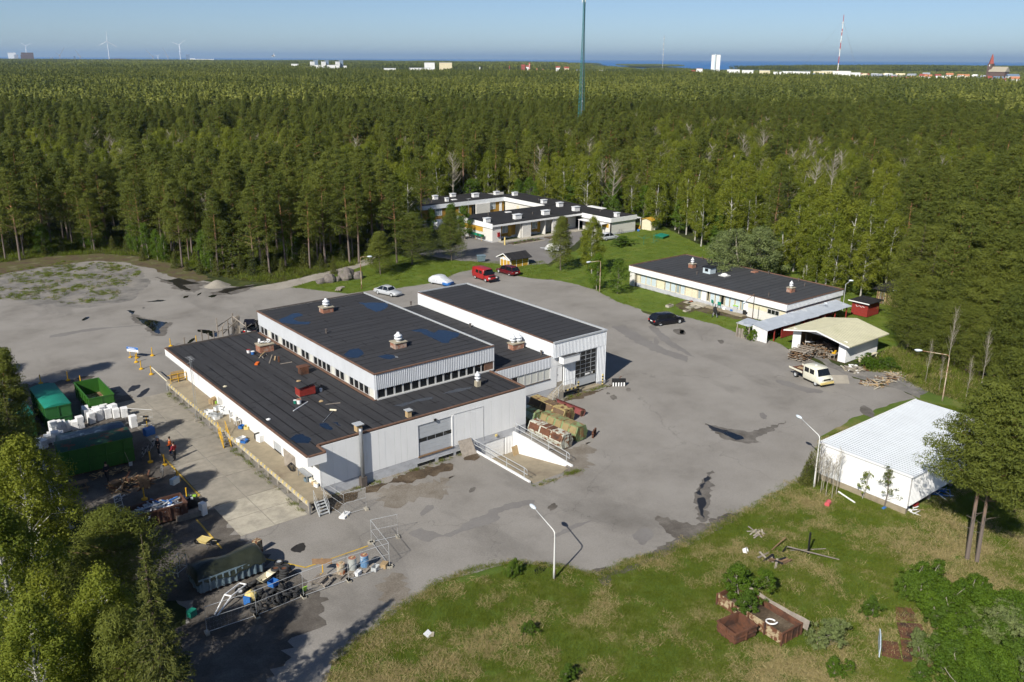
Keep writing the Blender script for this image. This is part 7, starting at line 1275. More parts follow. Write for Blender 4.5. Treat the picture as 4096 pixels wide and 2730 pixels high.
def person(label, p, rz, top, legs, cap=None, stride=.1, arms=(.25,.25), bend=.35, shoe='shoe', vest=None, z=.03):
 """+y is forward; arms = forward swing of each forearm"""
 t = thing('person', label, 'person', (p[0],p[1],z), rz); J = []; E = []
 def add(x, y, z_, r, par=None, r2=None): J.append((x,y,z_,r,r2 or r)); i = len(J)-1; (E.append((par,i)) if par is not None else None); return i
 pel = add(0,0,.95,.125,None,.10); ch = add(0,.01,1.18,.13,pel,.10); sh_ = add(0,0,1.40,.13,ch,.095); nk = add(0,.01,1.50,.055,sh_); hd = add(0,.025,1.60,.078,nk,.09); tp = add(0,.015,1.71,.085,hd,.095); cr = add(0,0,1.78,.05,tp)
 ids = {}
 for s, k in ((-1,0),(1,1)):
  f = stride*s; hip = add(s*.09,0,.90,.095,pel); kn = add(s*.10,f*.5+.03,.50,.065,hip); an = add(s*.11,f,.09,.045,kn); to = add(s*.12,f+.15,.035,.04,an)
  so = add(s*.19,0,1.40,.06,sh_); el = add(s*.25,-.03+.08*arms[k],1.12,.045,so); wr = add(s*.23,.04+.28*arms[k],1.12-.24*(1-arms[k]),.032,el); pa = add(s*.225,.06+.34*arms[k],1.10-.31*(1-arms[k]),.036,wr,.02); ids[s] = (hip,kn,an,to,so,el,wr,pa)
  for q in range(4): a1 = add(s*.225+(q-1.5)*.016,.07+.40*arms[k],1.095-.38*(1-arms[k]),.0095,pa); add(s*.225+(q-1.5)*.014,.06+.43*arms[k],1.085-.43*(1-arms[k])+.004*abs(q-1.5),.008,a1)
  th = add(s*.195,.085+.34*arms[k],1.11-.32*(1-arms[k]),.0105,pa); add(s*.19,.10+.37*arms[k],1.10-.36*(1-arms[k]),.009,th)
 nose = add(0,.125,1.62,.014,hd)
 b = skinmesh('body', J, E); b.materials.append(MATS['skin']); b.polygons.foreach_set('use_smooth',[True]*len(b.polygons)); link('body', b, t)
 def cloth(name, idx, m, grow, extra=()):
  mp = {j: i for i, j in enumerate(idx)}; vs = [tuple(J[j][:3])+(J[j][3]+grow, J[j][4]+grow) for j in idx]; es = [(mp[a], mp[b_]) for a, b_ in E if a in mp and b_ in mp]
  c = skinmesh(name, vs, es); c.materials.append(MATS[m]); c.polygons.foreach_set('use_smooth',[True]*len(c.polygons)); return link(name, c, t)
 L, Rr = ids[-1], ids[1]
 cloth('trousers', [pel,L[0],L[1],L[2],Rr[0],Rr[1],Rr[2]], legs, .025); cloth('jacket', [pel,ch,sh_,L[4],L[5],L[6],Rr[4],Rr[5],Rr[6]], top, .03)
 if vest: cloth('vest', [pel,ch,sh_], vest, .05)
 for I in (L, Rr): c = cloth('shoe', [I[2],I[3]], shoe, .015)
 MB().lathe([(.098,1.64),(.105,1.70),(.10,1.76),(.07,1.81),(0,1.825)],12).build('hair', cap or 'hair_dark', t, True)
 if cap: MB().cbox((0,.13,1.70),(.15,.12,.015)).build('cap_peak', cap, t)
 for s in (-1,1): MB().blob((s*.03,.112,1.655),(.012,.008,.009),6,4).build('eye','black',t); MB().blob((s*.092,.0,1.64),(.012,.025,.032),6,4).build('ear','skin',t)
 MB().cbox((0,.112,1.575),(.045,.012,.01)).build('mouth','jacket_red',t)
 return t
def ang(a, b): return heading(a, b)-math.pi/2
p1, p2, p3 = ZO(1290,830), ZO(1400,835), ZO(1435,882)
person('person in dark clothes and pale cap standing by the bicycles', p1, ang(p1,p2), 'jacket_dark','trousers_dark', cap='pale_blue', shoe='white_clean', arms=(.1,.1))
person('person in an orange high-visibility top facing the red jacket', p2, ang(p2,p1)+.3, 'vest_orange','trousers_blue', arms=(.7,.6), vest='vest_orange')
person('person in a red jacket and black trousers at the yellow line', p3, ang(p3,p2)+.5, 'jacket_red','trousers_dark', arms=(.6,.5))
p4 = ZO(835,1070); person('dark-clothed person in the shade before the green container', p4, .4, 'jacket_dark','trousers_dark', arms=(.3,.6), stride=.2)
# ------------------------------------------------------------------ street lamps
mat('lamp_white',(.66,.66,.63),.5,.08,3,rgb2=(.28,.10,.04),amt=.32,sc2=2.2,edge=.03,stretch=(1,1,.5)); mat('lamp_rusty',(.50,.42,.30),.6,.12,3,rgb2=(.24,.10,.05),amt=.5,sc2=1.6,edge=.05,stretch=(1,1,.4)); mat('lamp_head',(.62,.68,.72),.2,.05,3)
def lamp(label, p, tip, h, m, rise=.35, lean=0):
 """tip: where the head is seen in plan"""
 d = Vector((tip[0]-p[0], tip[1]-p[1], 0)); L = d.length; a = heading(p, tip); t = thing('street_lamp', label, 'street lamp', (p[0],p[1],0), a)
 t.rotation_euler = (lean,0,a)
 MB().tube([(0,0,0),(0,0,.9),(0,0,h-.35),(.06,0,h-.12),(.25,0,h),(L-.3,0,h+rise)],[.085,.07,.05,.045,.04,.035],8).build('pole',m,t,True)
 MB().blob((L+.02,0,h+rise+.03),(.42,.17,.12),10,6).build('lamp_head','lamp_head',t,True); MB().blob((L+.08,0,h+rise-.06),(.28,.13,.09),8,5).build('glass','glass_pale',t,True); MB().box(-.06,.06,-.09,-.07,.3,.7).build('hatch','rust',t); return t
b = ZI(1455,870); bend = ZI(1437,550,3.65); hd_ = ZI(1290,385,4.0); dirv = Vector((hd_.x-bend.x, hd_.y-bend.y, 0)); lamp('white street lamp with rusty foot at the grass edge in front', b, (b.x+dirv.x, b.y+dirv.y), 3.7, 'lamp_white', .35)
b = R8(160,500); hd_ = R8(85,140,5.2); lamp('white street lamp at the corner of the white warehouse', b, (hd_.x,hd_.y), 4.7, 'lamp_white', .5)
b = ZG(1803,1185); hd_ = ZG(1645,845,5.3); lamp('rust-streaked street lamp beyond the white warehouse', b, (hd_.x,hd_.y), 5.1, 'lamp_rusty', .2)
b = ZE(1762,455); hd_ = ZE(1690,247,5.0); lamp('rusty street lamp before the courtyard birch', b, (hd_.x,hd_.y), 4.95, 'lamp_rusty', -.05)
b = ZE(163,432); hd_ = ZE(215,212,5.1); lamp('rusty street lamp behind the silver coupe', b, (hd_.x,hd_.y), 5.05, 'lamp_rusty', .0)
b = ZL(1190,690); hd_ = ZL(1135,505,4.5); lamp('thin rusty street lamp in front of the barrack near the tin shelter', b, (hd_.x,hd_.y), 4.4, 'lamp_rusty', .0)
t = thing('wall_lamp','white floodlight arm on the barrack end wall','lamp',(56.0,5.38,2.0),R(-90)); MB().tube([(0,0,0),(.5,0,.1),(1.2,0,.5)],.03,6).build('arm','galv_pale',t); MB().blob((1.4,0,.55),(.3,.13,.1),8,5).build('lamp_head','lamp_head',t,True)
t = thing('wall_lamp','white lamp head on a pole above the far barrack corner','lamp',(62.75,5.3,0),R(-60)); MB().tube([(0,0,0),(0,0,3.9),(.5,0,4.4)],.04,6).build('pole','galv_pale',t); MB().blob((.65,0,4.5),(.35,.16,.12),8,5).build('lamp_head','lamp_head',t,True)
# ------------------------------------------------------------------ around the barrack and garage
t = thing('barbecue','black barrel barbecue on wheels before the barrack','barbecue',(*R3(980,690)[:2],0),R(40)); MB().tube([(-.65,0,.95),(.65,0,.95)],.3,12).build('barrel','black',t); MB().tube([(-.75,-.25,1.2),(.75,-.25,1.2)],.03,6).build('handle','wood_new',t); [MB().bar((x,y,0),(x*.8,y*.5,.75),.05).build('leg','galv',t) for x in (-.5,.5) for y in (-.3,.3)]; [(lambda o: setattr(o,'scale',(.55,.55,.55)))(link('wheel',wheel_t,t,(-.5,s*.35,.17))) for s in (-1,1)]; MB().cyl((.2,0,1.2),.05,.05,.5,8).build('chimney','black',t)
p = R3(1195,655); t = thing('wheelie_bin','pale grey wheelie bin with green lid by the barrack doorstep','bin',(p.x,p.y,.1),.2); MB().add([(-.22,-.25,.05),(.22,-.25,.05),(.22,.25,.05),(-.22,.25,.05),(-.28,-.33,.95),(.28,-.33,.95),(.28,.33,.95),(-.28,.33,.95)],[(0,3,2,1),(0,1,5,4),(1,2,6,5),(2,3,7,6),(3,0,4,7),(4,5,6,7)]).build('bin_body','galv_pale',t); MB().cbox((0,0,.99),(.62,.72,.07)).build('lid','lightgreen',t)
for a, b, d, m, l in ((1085,625,(.8,.4,.35),'white_clean','white planter box on the barrack doorstep'),(1158,643,(.5,.35,.3),'blue','blue tub on the barrack doorstep'),(1133,635,(.25,.25,.4),'teal_cover','small teal can on the barrack doorstep'),(1218,650,(.3,.3,.4),'white_clean','white can beside the wheelie bin'),(925,578,(.35,.35,.3),'blue','blue pot left of the garden chairs'),(1290,680,(.4,.5,.7),'black','dark cabinet at the right end of the barrack doorstep')): heap_box('pot' if d[0] < .4 else 'tub', l, 'pot', R3(a,b), d, m, .2, .1)
chair('green plastic chair on the barrack doorstep, left one', R3(965,590), .16, 'teal_cover', 1.2); chair('green plastic chair on the barrack doorstep, right one', R3(1030,610), .16, 'teal_cover', 1.8)
for a, b, l in ((512,590,'pale concrete planter block on the lawn by the black car, left one'),(692,635,'low concrete block on the lawn behind the black car')): t = thing('concrete_block', l, 'block', (*R3(a,b)[:2],0), .1); MB().box(-.6,.6,-.3,.3,0,.32 if a < 600 else .2).build('block_body','concrete_pale',t); MB().box(-.45,.45,-.18,.18,.32 if a < 600 else .2,.33 if a < 600 else .21).build('soil','dirt',t)
heap_box('red_mat','red mat on the paving by the barrack door','mat',R3(745,535),(.9,.4,.12),'red_paint',.3,.02)
pv_ = thing('paving','loose concrete flags before the barrack door','paving',(0,0,0)); [MB().box(-.45,.45,-.45,.45,0,.05).build('flag','concrete_pale',pv_).__setattr__('location',Vector((*R3(a,b)[:2],.02))) for a, b in ((700,548),(735,553),(770,575),(745,590),(790,600),(720,600),(815,585))]
# lumber stacked in front of the garage
ls = thing('lumber_stack','criss-cross stack of weathered boards before the open garage','lumber',(*R4(440,610)[:2],0),R(8)); r = random.Random(5)
for j in range(9):
 for i in range(5):
  if j % 2: o = MB().box(-1.5,1.5,-.09,.09,0,.07).build('board',r.choice(('wood_grey','wood_grey','wood_brown')),ls); o.location = (r.uniform(-.3,.3), -.8+i*.4+r.uniform(-.08,.08), .06+j*.135); o.rotation_euler = (0,r.uniform(-.03,.03),r.uniform(-.12,.12))
  else: o = MB().box(-.09,.09,-1.05,1.05,0,.07).build('board',r.choice(('wood_grey','wood_brown','wood_grey')),ls); o.location = (-1.2+i*.6+r.uniform(-.15,.15), r.uniform(-.12,.12), .06+j*.135); o.rotation_euler = (r.uniform(-.03,.03),0,r.uniform(-.15,.15))
stick_heap('plank_pile','jumbled planks spilling out of the open garage','lumber',(44.0,-3.6),75,1.9,1.7,1.0,2.6,('wood_grey','wood_brown','wood_grey'),11,'plank',.05,.14)
stick_heap('plank_pile','short planks heaped between the lumber stack and garage','lumber',R4(535,580),35,.8,.6,.9,1.4,('wood_grey','wood_brown'),12,'plank',.05,.12)
t = thing('workbench','small bench with a yellow machine inside the garage','bench',(*R4(665,612)[:2],.05),R(10)); MB().box(-.7,.7,-.3,.3,.55,.6).build('bench_top','wood_grey',t); [MB().box(x-.04,x+.04,y-.04,y+.04,0,.55).build('leg','wood_grey',t) for x in (-.6,.6) for y in (-.24,.24)]; MB().cbox((.1,0,.75),(.9,.25,.2),rz=.2).build('machine','yellow',t); MB().cbox((-.3,.05,.72),(.2,.3,.16)).build('motor','yellow',t)
t = thing('long_bench','pale bench along the garage side wall','bench',(46.0,-8.4,0),0); MB().box(-1.9,1.9,-.2,.2,.42,.48).build('bench_top','cream',t); [MB().box(x-.04,x+.04,-.16,.16,0,.42).build('leg','cream',t) for x in (-1.7,0,1.7)]
t = thing('white_post','leaning white plank and grey post beside the lumber','post',(*R4(465,545)[:2],0),0); MB().bar((0,0,0),(.1,.1,1.9),.1).build('post','wood_grey',t); MB().bar((-.2,-.1,1.0),(1.2,-.5,.8),.06,.12).build('plank','white_clean',t); MB().bar((.3,.1,0),(.9,-.2,1.2),.05,.1).build('brace','wood_grey',t)
tag(MB().cbox((*R4(703,775)[:2],.32),(1.9,.1,1.1),rz=R(-38),rx=-.9).build('cement_sheet','concrete'),'flat grey panel lying beside the cream flatbed','panel')
stick_heap('rubble_heap','heap of pale broken boards and plaster by the garage','rubble',R4(800,690),45,1.0,.8,.45,1.2,('cap_stone','wood_grey','concrete_pale','white_paint'),13,'piece',.05,.25); stick_heap('rubble_heap','long line of splintered wood and rubble at the gravel edge','rubble',R4(1010,765),110,3.2,.9,.4,1.3,('wood_grey','wood_new','concrete_pale','wood_brown'),14,'piece',.05,.12); tag(MB().cbox((*R4(885,685)[:2],.15),(1.5,1.0,.05),rz=.3,rx=.1).build('rusty_sheet','rust_cream'),'rust-orange steel sheet by the rubble','sheet'); tag(MB().bar((*R4(845,770)[:2],.1),(*R4(970,800)[:2],.1),.12).build('steel_beam','rust'),'long rusty beam lying on the gravel','beam'); tag(MB().bar((*R4(1000,720)[:2],.15),(*R4(1120,755)[:2],.25),.14).build('timber_beam','wood_grey'),'grey timber beam lying in the rough grass by the rubble','beam')
tyre(ZL(2170,500), .05, 'lone black tyre on the grass by the slatted shed', 'lone tyre')
# ------------------------------------------------------------------ terrace yard things
t = thing('waste_container','pale blue-grey waste container left of the ochre shed','container',(*ZK(950,630)[:2],0),R(-20)); MB().add([(-.55,-.4,.15),(.55,-.4,.15),(.55,.4,.15),(-.55,.4,.15),(-.7,-.52,1.1),(.7,-.52,1.1),(.7,.52,1.1),(-.7,.52,1.1)],[(0,3,2,1),(0,1,5,4),(1,2,6,5),(2,3,7,6),(3,0,4,7)]).build('bin_body','skip_blue',t); MB().cbox((0,0,1.14),(1.5,1.15,.09)).build('lid','skip_blue',t); [MB().cyl((x,y,0),.1,.1,.15,8).build('wheel','black',t) for x in (-.45,.45) for y in (-.3,.3)]
t = thing('mailbox_row','long row of dark green mailboxes at the terrace end','mailbox',(51.5,78.6,0),R(90)); [MB().box(-2.6+i*.44,-2.2+i*.44,-.2,.2,.9,1.3).build('mailbox','teal_cover' if i % 3 else 'green_dark',t) for i in range(12)]; [MB().box(x-.05,x+.05,-.05,.05,0,.9).build('post','wood_new',t) for x in (-2,0,2)]
t = thing('yellow_hoop','yellow tubular hoop at the terrace path','hoop',(52.8,70.9,0),R(60)); MB().tube([(-.35,0,0),(-.35,0,1.1)]+[(-.35*math.cos(k*.39),0,1.1+.35*math.sin(k*.39)) for k in range(1,8)]+[(.35,0,1.1),(.35,0,0)],.09,8).build('hoop_tube','yellow_pale',t)
t = thing('red_box','red hydrant box on the terrace corner wall','box',(53.6,73.9,1.0)); MB().box(-.25,.25,-.15,.05,0,.8).build('box_body','car_red',t); MB().box(-.3,.3,-.2,.05,.8,.85).build('roof','car_red',t)
t = thing('tv_antenna','tall thin television mast at the terrace','antenna',(57.0,88.5,0)); MB().tube([(0,0,0),(0,0,6.4)],.05,6).build('mast','galv',t); mb = MB(); mb.tube([(-.6,0,6.3),(.6,0,6.3)],.02,4); [mb.tube([(x,-.4,6.3),(x,.4,6.3)],.015,4) for x in (-.5,-.2,.1,.4)]; mb.build('aerial','galv_pale',t)
t = thing('clothes_dryer','green rotary clothes dryer on the lawn','clothes dryer',(*R2(1728,742)[:2],0)); mb = MB(); mb.tube([(0,0,0),(0,0,1.7)],.03,6); [mb.tube([(0,0,1.2),(1.3*math.cos(a),1.3*math.sin(a),1.75)],.02,5) for a in (.4,2,3.5,5.1)]; mb.build('frame','teal_cover',t)
t = thing('carpet_rack','green carpet-beating rack on the lawn','rack',(*R2(1880,705)[:2],0),R(25)); mb = MB(); [mb.tube([(x,-.4,0),(x,0,.1),(x,0,1.7)],.03,5) for x in (-1,1)]; [mb.tube([(x,.4,0),(x,0,.1)],.03,5) for x in (-1,1)]; [mb.tube([(-1,0,z),(1,0,z)],.03,5) for z in (.8,1.7)]; mb.build('frame','teal_cover',t)
t = thing('sandbox','dark teal sandbox lid on the lawn','sandbox',(*R2(1975,645)[:2],0),R(15)); MB().box(-1.3,1.3,-.9,.9,0,.45).build('box','green_dark',t); MB().cbox((0,0,.52),(2.8,2.0,.1),rx=.08).build('lid','teal_cover',t)
tag(MB().blob((*R2(1658,560)[:2],.2),(.3,.3,.3),8,6).build('garden_ball','blue'),'small violet-blue pot by the terrace veranda','pot')
t = thing('statue','pale slender stone garden figure behind the terrace','statue',(92.5,103,0)); MB().lathe([(.5,0),(.45,.4),(.3,.45),(.35,1.2),(.22,1.9),(.3,2.3),(.1,2.6),(.15,2.8),(0,2.95)],8).build('figure','cap_stone',t,True)
# boulders, gravel heap, pallets by the path
def boulder(label, p, r, seed):
 rr = random.Random(seed); n, m = 14, 9; vs = []; fs = []
 for i in range(m+1):
  th = math.pi*i/m
  for k in range(n):
   ph = 2*math.pi*k/n; d = Vector((math.sin(th)*math.cos(ph), math.sin(th)*math.sin(ph), math.cos(th))); f = 1+.35*noise.noise(d*1.3+Vector((seed,0,0)))+.12*noise.noise(d*3.5+Vector((0,seed,0))); vs.append((r[0]*f*d.x, r[1]*f*d.y, max(-.1, r[2]*f*d.z+r[2]*.45)))
 for i in range(m):
  for k in range(n): fs.append((i*n+k,(i+1)*n+k,(i+1)*n+(k+1)%n,i*n+(k+1)%n))
 o = MB().add(vs, fs).build('boulder','boulder_stone'); o.location = (p.x,p.y,0); return tag(o, label, 'boulder')
mat('boulder_stone',(.16,.14,.125),.9,.3,1.5,rgb2=(.09,.10,.05),amt=.4,sc2=.9,bump=.5,bscale=4)
boulder('largest grey boulder at the path edge', ZD(2330,365), (1.4,1.2,1.3), 1); boulder('dark pointed boulder left of the largest one', ZD(2215,385), (1.0,.9,1.0), 2); boulder('low reddish boulder at the left of the row', ZD(2165,392), (1.0,.6,.55), 3); boulder('small boulder between the two large ones', ZD(2270,380), (.5,.4,.5), 4); boulder('pale boulder under the pines beside the lamp', ZE(140,360), (.9,.8,.8), 5); boulder('small stone below the pines near the lamp', ZE(5,375), (.5,.45,.45), 6)
t = thing('gravel_heap','low heap of grey gravel where the path meets the asphalt','gravel heap',(*ZD(1460,410)[:2],0)); n = 20; vs = [(0,0,.95)]; 
for j, (rr_, zz) in enumerate(((.6,.75),(1.2,.42),(1.7,.15),(2.1,-.02))): vs += [(rr_*math.cos(6.283*k/n)*(1+.15*noise.noise(Vector((k*.7,j,1)))), rr_*.9*math.sin(6.283*k/n)*(1+.15*noise.noise(Vector((k*.7,j,5)))), zz+.06*noise.noise(Vector((k,j,2)))) for k in range(n)]
MB().add(vs, [(0,1+k,1+(k+1)%n) for k in range(n)]+[(1+j*n+k,1+(j+1)*n+k,1+(j+1)*n+(k+1)%n,1+j*n+(k+1)%n) for j in range(3) for k in range(n)]).build('heap','concrete',t,True)
for i, (a, b, l) in enumerate(((2290,425,'upper grey pallet by the boulders'),(2275,445,'lower grey pallet by the boulders'))): pallet(l, ZD(a,b), .3+i*.6, .02+i*.14)
# ------------------------------------------------------------------ odds in the front grass and by the warehouse
t = thing('charred_post','thin black post with crossed poles in the grass','post',(*ZJ(900,700)[:2],0)); MB().box(-.05,.05,-.05,.05,0,1.75).build('post','black',t)
def pole(label, a, b, m, r=.05, z0=.06, z1=.06): return tag(MB().tube([(a.x,a.y,z0),(b.x,b.y,z1)],r,6).build('pole',m),label,'pole')
pole('long pale pole lying across the grass by the black post', ZJ(760,650,.5), ZJ(1110,745), 'wood_grey', .05, .5, .08); pole('second pale pole crossing behind the black post', ZJ(780,682), ZJ(1020,670), 'wood_grey', .04); pole('dark charred stake leaning in the grass', ZJ(750,595,.4), ZJ(655,680), 'wood_brown', .05, .5, .06); pole('short black stake left of the crossed poles', ZJ(755,650,.6), ZJ(730,690), 'black', .05, .6, .05)
stick_heap('burnt_boards','rotting boards and black sheet lying in the grass','boards',ZJ(665,745),14,.35,.8,.12,1.4,('wood_brown','black','wood_grey'),21,'board',.04,.16); stick_heap('rotten_pallet','flattened grey pallet in the grass by the mud edge','pallet',ZJ(548,565),12,.5,.5,.05,1.0,('wood_grey','cap_stone'),22,'board',.03,.12)
t = thing('white_pot','white enamel pot lying in the grass','pot',(*ZJ(480,692)[:2],.15),.4); t.rotation_euler = (1.1,0,.5); MB().lathe([(0,-.15),(.2,-.15),(.24,.12),(.27,.13),(.22,.12),(.18,-.12),(0,-.12)],12).build('pot_body','white_clean',t)
t = thing('red_drum','faded red plastic drum on its side by the warehouse','drum',(*ZJ(1033,372)[:2],.18),.3); MB().tube([(-.3,0,.0),(.3,0,.0)],.2,12).build('drum_body','drum_pink' if 'drum_pink' in MATS else mat('drum_pink',(.55,.10,.11),.5,.1,3),t)
pole('white plank lying in front of the warehouse foundation', ZJ(1105,287), ZJ(1215,360), 'white_clean', .07); tag(MB().blob((*ZJ(1412,395)[:2],.06),(.3,.15,.08),8,4,.4).build('blue_rag','blue'),'bright blue plastic scrap at the warehouse foot','scrap')
t = thing('plywood_scrap','bent white board scrap in the front grass','board',(*ZI(610,1250)[:2],.02),.4); MB().cbox((0,0,.1),(.5,.05,.45),rx=-1.0).build('sheet','white_clean',t); MB().cbox((.15,-.15,.05),(.45,.3,.03),rz=.5).build('sheet','cap_stone',t)
t = thing('wooden_screen','pale blue wooden panel standing on edge in the grass','panel',(*ZJ(1378,1400)[:2],0),0); a, b = ZJ(1375,1405), ZJ(1372,1300); q = heading(a,b); t.rotation_euler = (0,0,q)
for i in range(7): MB().box(.02+i*.27,.27+i*.27,-.03,.03,.02,.95-.06*abs(i-3)).build('plank','pale_blue',t)
rsx = thing('rusty_sheets','flattened rusty steel sheets rotting under the shrubs','sheets',(0,0,0))
for a, b, c, d in (((1490,1060),(1600,1070),(1640,1160),(1490,1150)),((1495,1170),(1660,1180),(1700,1290),(1520,1270)),((1520,1280),(1610,1290),(1600,1430),(1540,1430)),((1610,1290),(1720,1300),(1830,1480),(1660,1460)),((1400,1290),(1500,1300),(1530,1420),(1395,1390))):
 P = [ZJ(*q) for q in (a,b,c,d)]; z = random.uniform(.05,.14); MB().add([(p.x,p.y,z) for p in P]+[(p.x,p.y,z-.03) for p in P],[(0,1,2,3),(7,6,5,4),(0,4,5,1),(1,5,6,2),(2,6,7,3),(3,7,4,0)]).build('sheet','rust',rsx)
stick_heap('blue_hoses','tangle of pale blue hoses under the pine by the warehouse','hoses',ZJ(1810,300),16,.8,.6,.3,1.6,('pale_blue','blue'),23,'hose',.05,.05)
stick_heap('small_timber','scattered laths beside the warehouse corner','timber',ZJ(1620,410),9,.7,.5,.08,1.3,('white_clean','wood_grey','wood_new'),24,'lath',.05,.07); tag(MB().blob((*ZJ(1620,378)[:2],.2),(.45,.25,.2),8,5,.3).build('red_boat_toy','car_red'),'red and blue plastic sled under the warehouse floor','sled')
# ------------------------------------------------------------------ masts, turbines and the far town
def hy(x): return 229.5+x*.0049                                 # horizon row under pixel column x
def zt(x, y, d): return CAMH-(y-hy(x))/FPX*d
mat('far_white',(.74,.74,.71),.6,.05,.2); mat('far_cream',(.66,.58,.38),.6,.05,.2); mat('far_grey',(.30,.32,.35),.6,.05,.2); mat('far_red',(.30,.07,.05),.7,.1,.2); mat('far_orange',(.48,.20,.10),.7,.1,.2); mat('far_blue',(.16,.22,.30),.6,.1,.2); mat('far_dark',(.07,.08,.10),.6,.1,.2); mat('mast_teal',(.03,.16,.165),.5,.1,1); mat('mast_red',(.42,.05,.04),.5,.05,1); mat('far_yellow',(.66,.46,.06),.6,.05,.2); mat('far_brown',(.13,.085,.07),.7,.1,.2); mat('turbine',(.78,.79,.80),.5,.03,1)
mt = thing('radio_mast','tall teal lattice radio mast rising above the pines','mast',(mast_p.x,mast_p.y,0),.3); Ht = 54.5
def mw(z): return lerp(1.75, .42, min(1, z/46)**.8)
legs = [R(90), R(210), R(330)]
def lp(k, z): w = mw(z); return Vector((w*math.cos(legs[k]), w*math.sin(legs[k]), z))
zs = [0]
while zs[-1] < Ht: zs.append(zs[-1]+max(.8, mw(zs[-1])*1.1))
zs[-1] = Ht
for k in range(3): MB().tube([lp(k,z) for z in zs],.075,5).build('leg','mast_teal',mt)
mb = MB()
for i, (a, b) in enumerate(zip(zs, zs[1:])):
 for k in range(3): q = (k+1)%3; mb.tube([lp(k,a),lp(q,b)],.035,3,False); mb.tube([lp(q,a),lp(k,b)],.035,3,False); mb.tube([lp(k,b),lp(q,b)],.035,3,False)
mb.build('bracing','mast_teal',mt); MB().tube([(.2,-.2,1),(.1,-.1,Ht)],.1,6).build('cable_run','far_grey',mt)
for k in range(3): MB().cbox((.6*math.cos(legs[k]+.5),.6*math.sin(legs[k]+.5),Ht-1.2),(.3,.2,2.0),rz=legs[k]).build('antenna_panel','far_white',mt)
MB().cyl((0,0,Ht-1),.1,.05,2.5,6).build('top_pole','far_white',mt); MB().cbox((-.5,-.5,20),(.3,.3,.6)).build('equipment_box','far_white',mt)
def turbine(label, x, d, hub, blade, yb, a0):
 p = far(x, d); t = thing('wind_turbine', label, 'wind turbine', (p.x,p.y,0), heading(p, CAM)); m = d/FPX
 MB().tube([(0,0,0),(0,0,hub)],[max(2.2,m*.9),max(1.5,m*.6)],8).build('tower','turbine',t); MB().cbox((1.5,0,hub+1),(8,3.4,3.6)).build('nacelle','turbine',t)
 for k in range(3):
  a = a0+k*2.0944; dv = Vector((0,math.sin(a),math.cos(a))); MB().tube([V(6,0,hub+1),V(6,0,hub+1)+dv*blade*.2,V(6,0,hub+1)+dv*blade],[1.2,max(1.7,m*.45),max(.5,m*.2)],5).build('blade','turbine',t)
D = 6600; m = D/FPX
turbine('wind turbine with one blade straight up, tallest on the horizon', 437, D, zt(437,182,D), 36*m, 0, 0.05); turbine('wind turbine with blades in a Y, right of the tallest', 722, D, zt(722,193,D), 30*m, 0, .9); turbine('wind turbine behind the dark ore works', 110, D+900, zt(110,198,D+900), 26*m, 0, 1.15); turbine('small distant turbine low among the harbour cranes', 632, 9500, zt(632,233,9500)+6, 38, 0, .9)
def crane(label, x, d, h, jib, ang_):
 p = far(x, d); t = thing('harbour_crane', label, 'crane', (p.x,p.y,0), heading(p,CAM)+math.pi/2); 
 for s in (-1,1): MB().bar((s*6,0,0),(s*2,0,h*.5),2.4).build('leg','far_grey',t)
 MB().cbox((0,0,h*.52),(10,6,h*.12)).build('machine_house','far_grey',t); MB().bar((0,0,h*.5),(jib*math.cos(ang_),0,h*.5+jib*math.sin(ang_)),2.6).build('jib','far_grey',t); MB().bar((0,0,h*.55),(-jib*.35,0,h*.75),2.2).build('counter_jib','far_grey',t)
for x, h, j, a, l in ((240,75,62,1.0,'grey harbour crane right of the ore works'),(322,60,48,2.1,'grey harbour crane with jib to the left'),(612,70,60,2.3,'thin harbour crane left of the small turbine'),(672,70,66,2.0,'thin harbour crane just left of the Y turbine'),(205,36,16,.9,'short harbour crane beside the ore works')): crane(l, x, 6700, h, j, a)
def block(label, x0, x1, yt, d, m, wins=0, floors=0, rot=.0, depth=14, roof=None, cat='building', name='far_building', win='far_dark', h2=None, base=0, wcols=None):
 xc = (x0+x1)/2; p = far(xc, d); w = (x1-x0)/FPX*d; h = max(2.5, zt(xc, yt, d)); t = thing(name, label, cat, (p.x,p.y,base), heading(p, CAM)-math.pi/2+math.pi+rot)
 # local -y... faces the camera
 MB().box(-w/2,w/2,-depth/2,depth/2,0,h).build('wall',m,t)
 if roof == 'gable':
  rm = wcols or 'far_red'; MB().prism([(-depth/2-.5,h),(depth/2+.5,h),(0,h+depth*.32)], w+1, Matrix(((0,0,1,-w/2-.5),(1,0,0,0),(0,1,0,0),(0,0,0,1)))).build('roof',rm,t)
 else: MB().box(-w/2-.2,w/2+.2,-depth/2-.2,depth/2+.2,h,h+.5).build('roof',wcols or 'far_grey',t)
 if wins:
  fw = w/wins; fh = 3.0
  for f in range(floors):
   z = h-.9-fh*(f+1)+.6
   if z < .5: break
   for i in range(wins): MB().box(-w/2+fw*(i+.2),-w/2+fw*(i+.8),depth/2,depth/2+.15,z+.2,z+1.9).build('window',win,t)
 return t
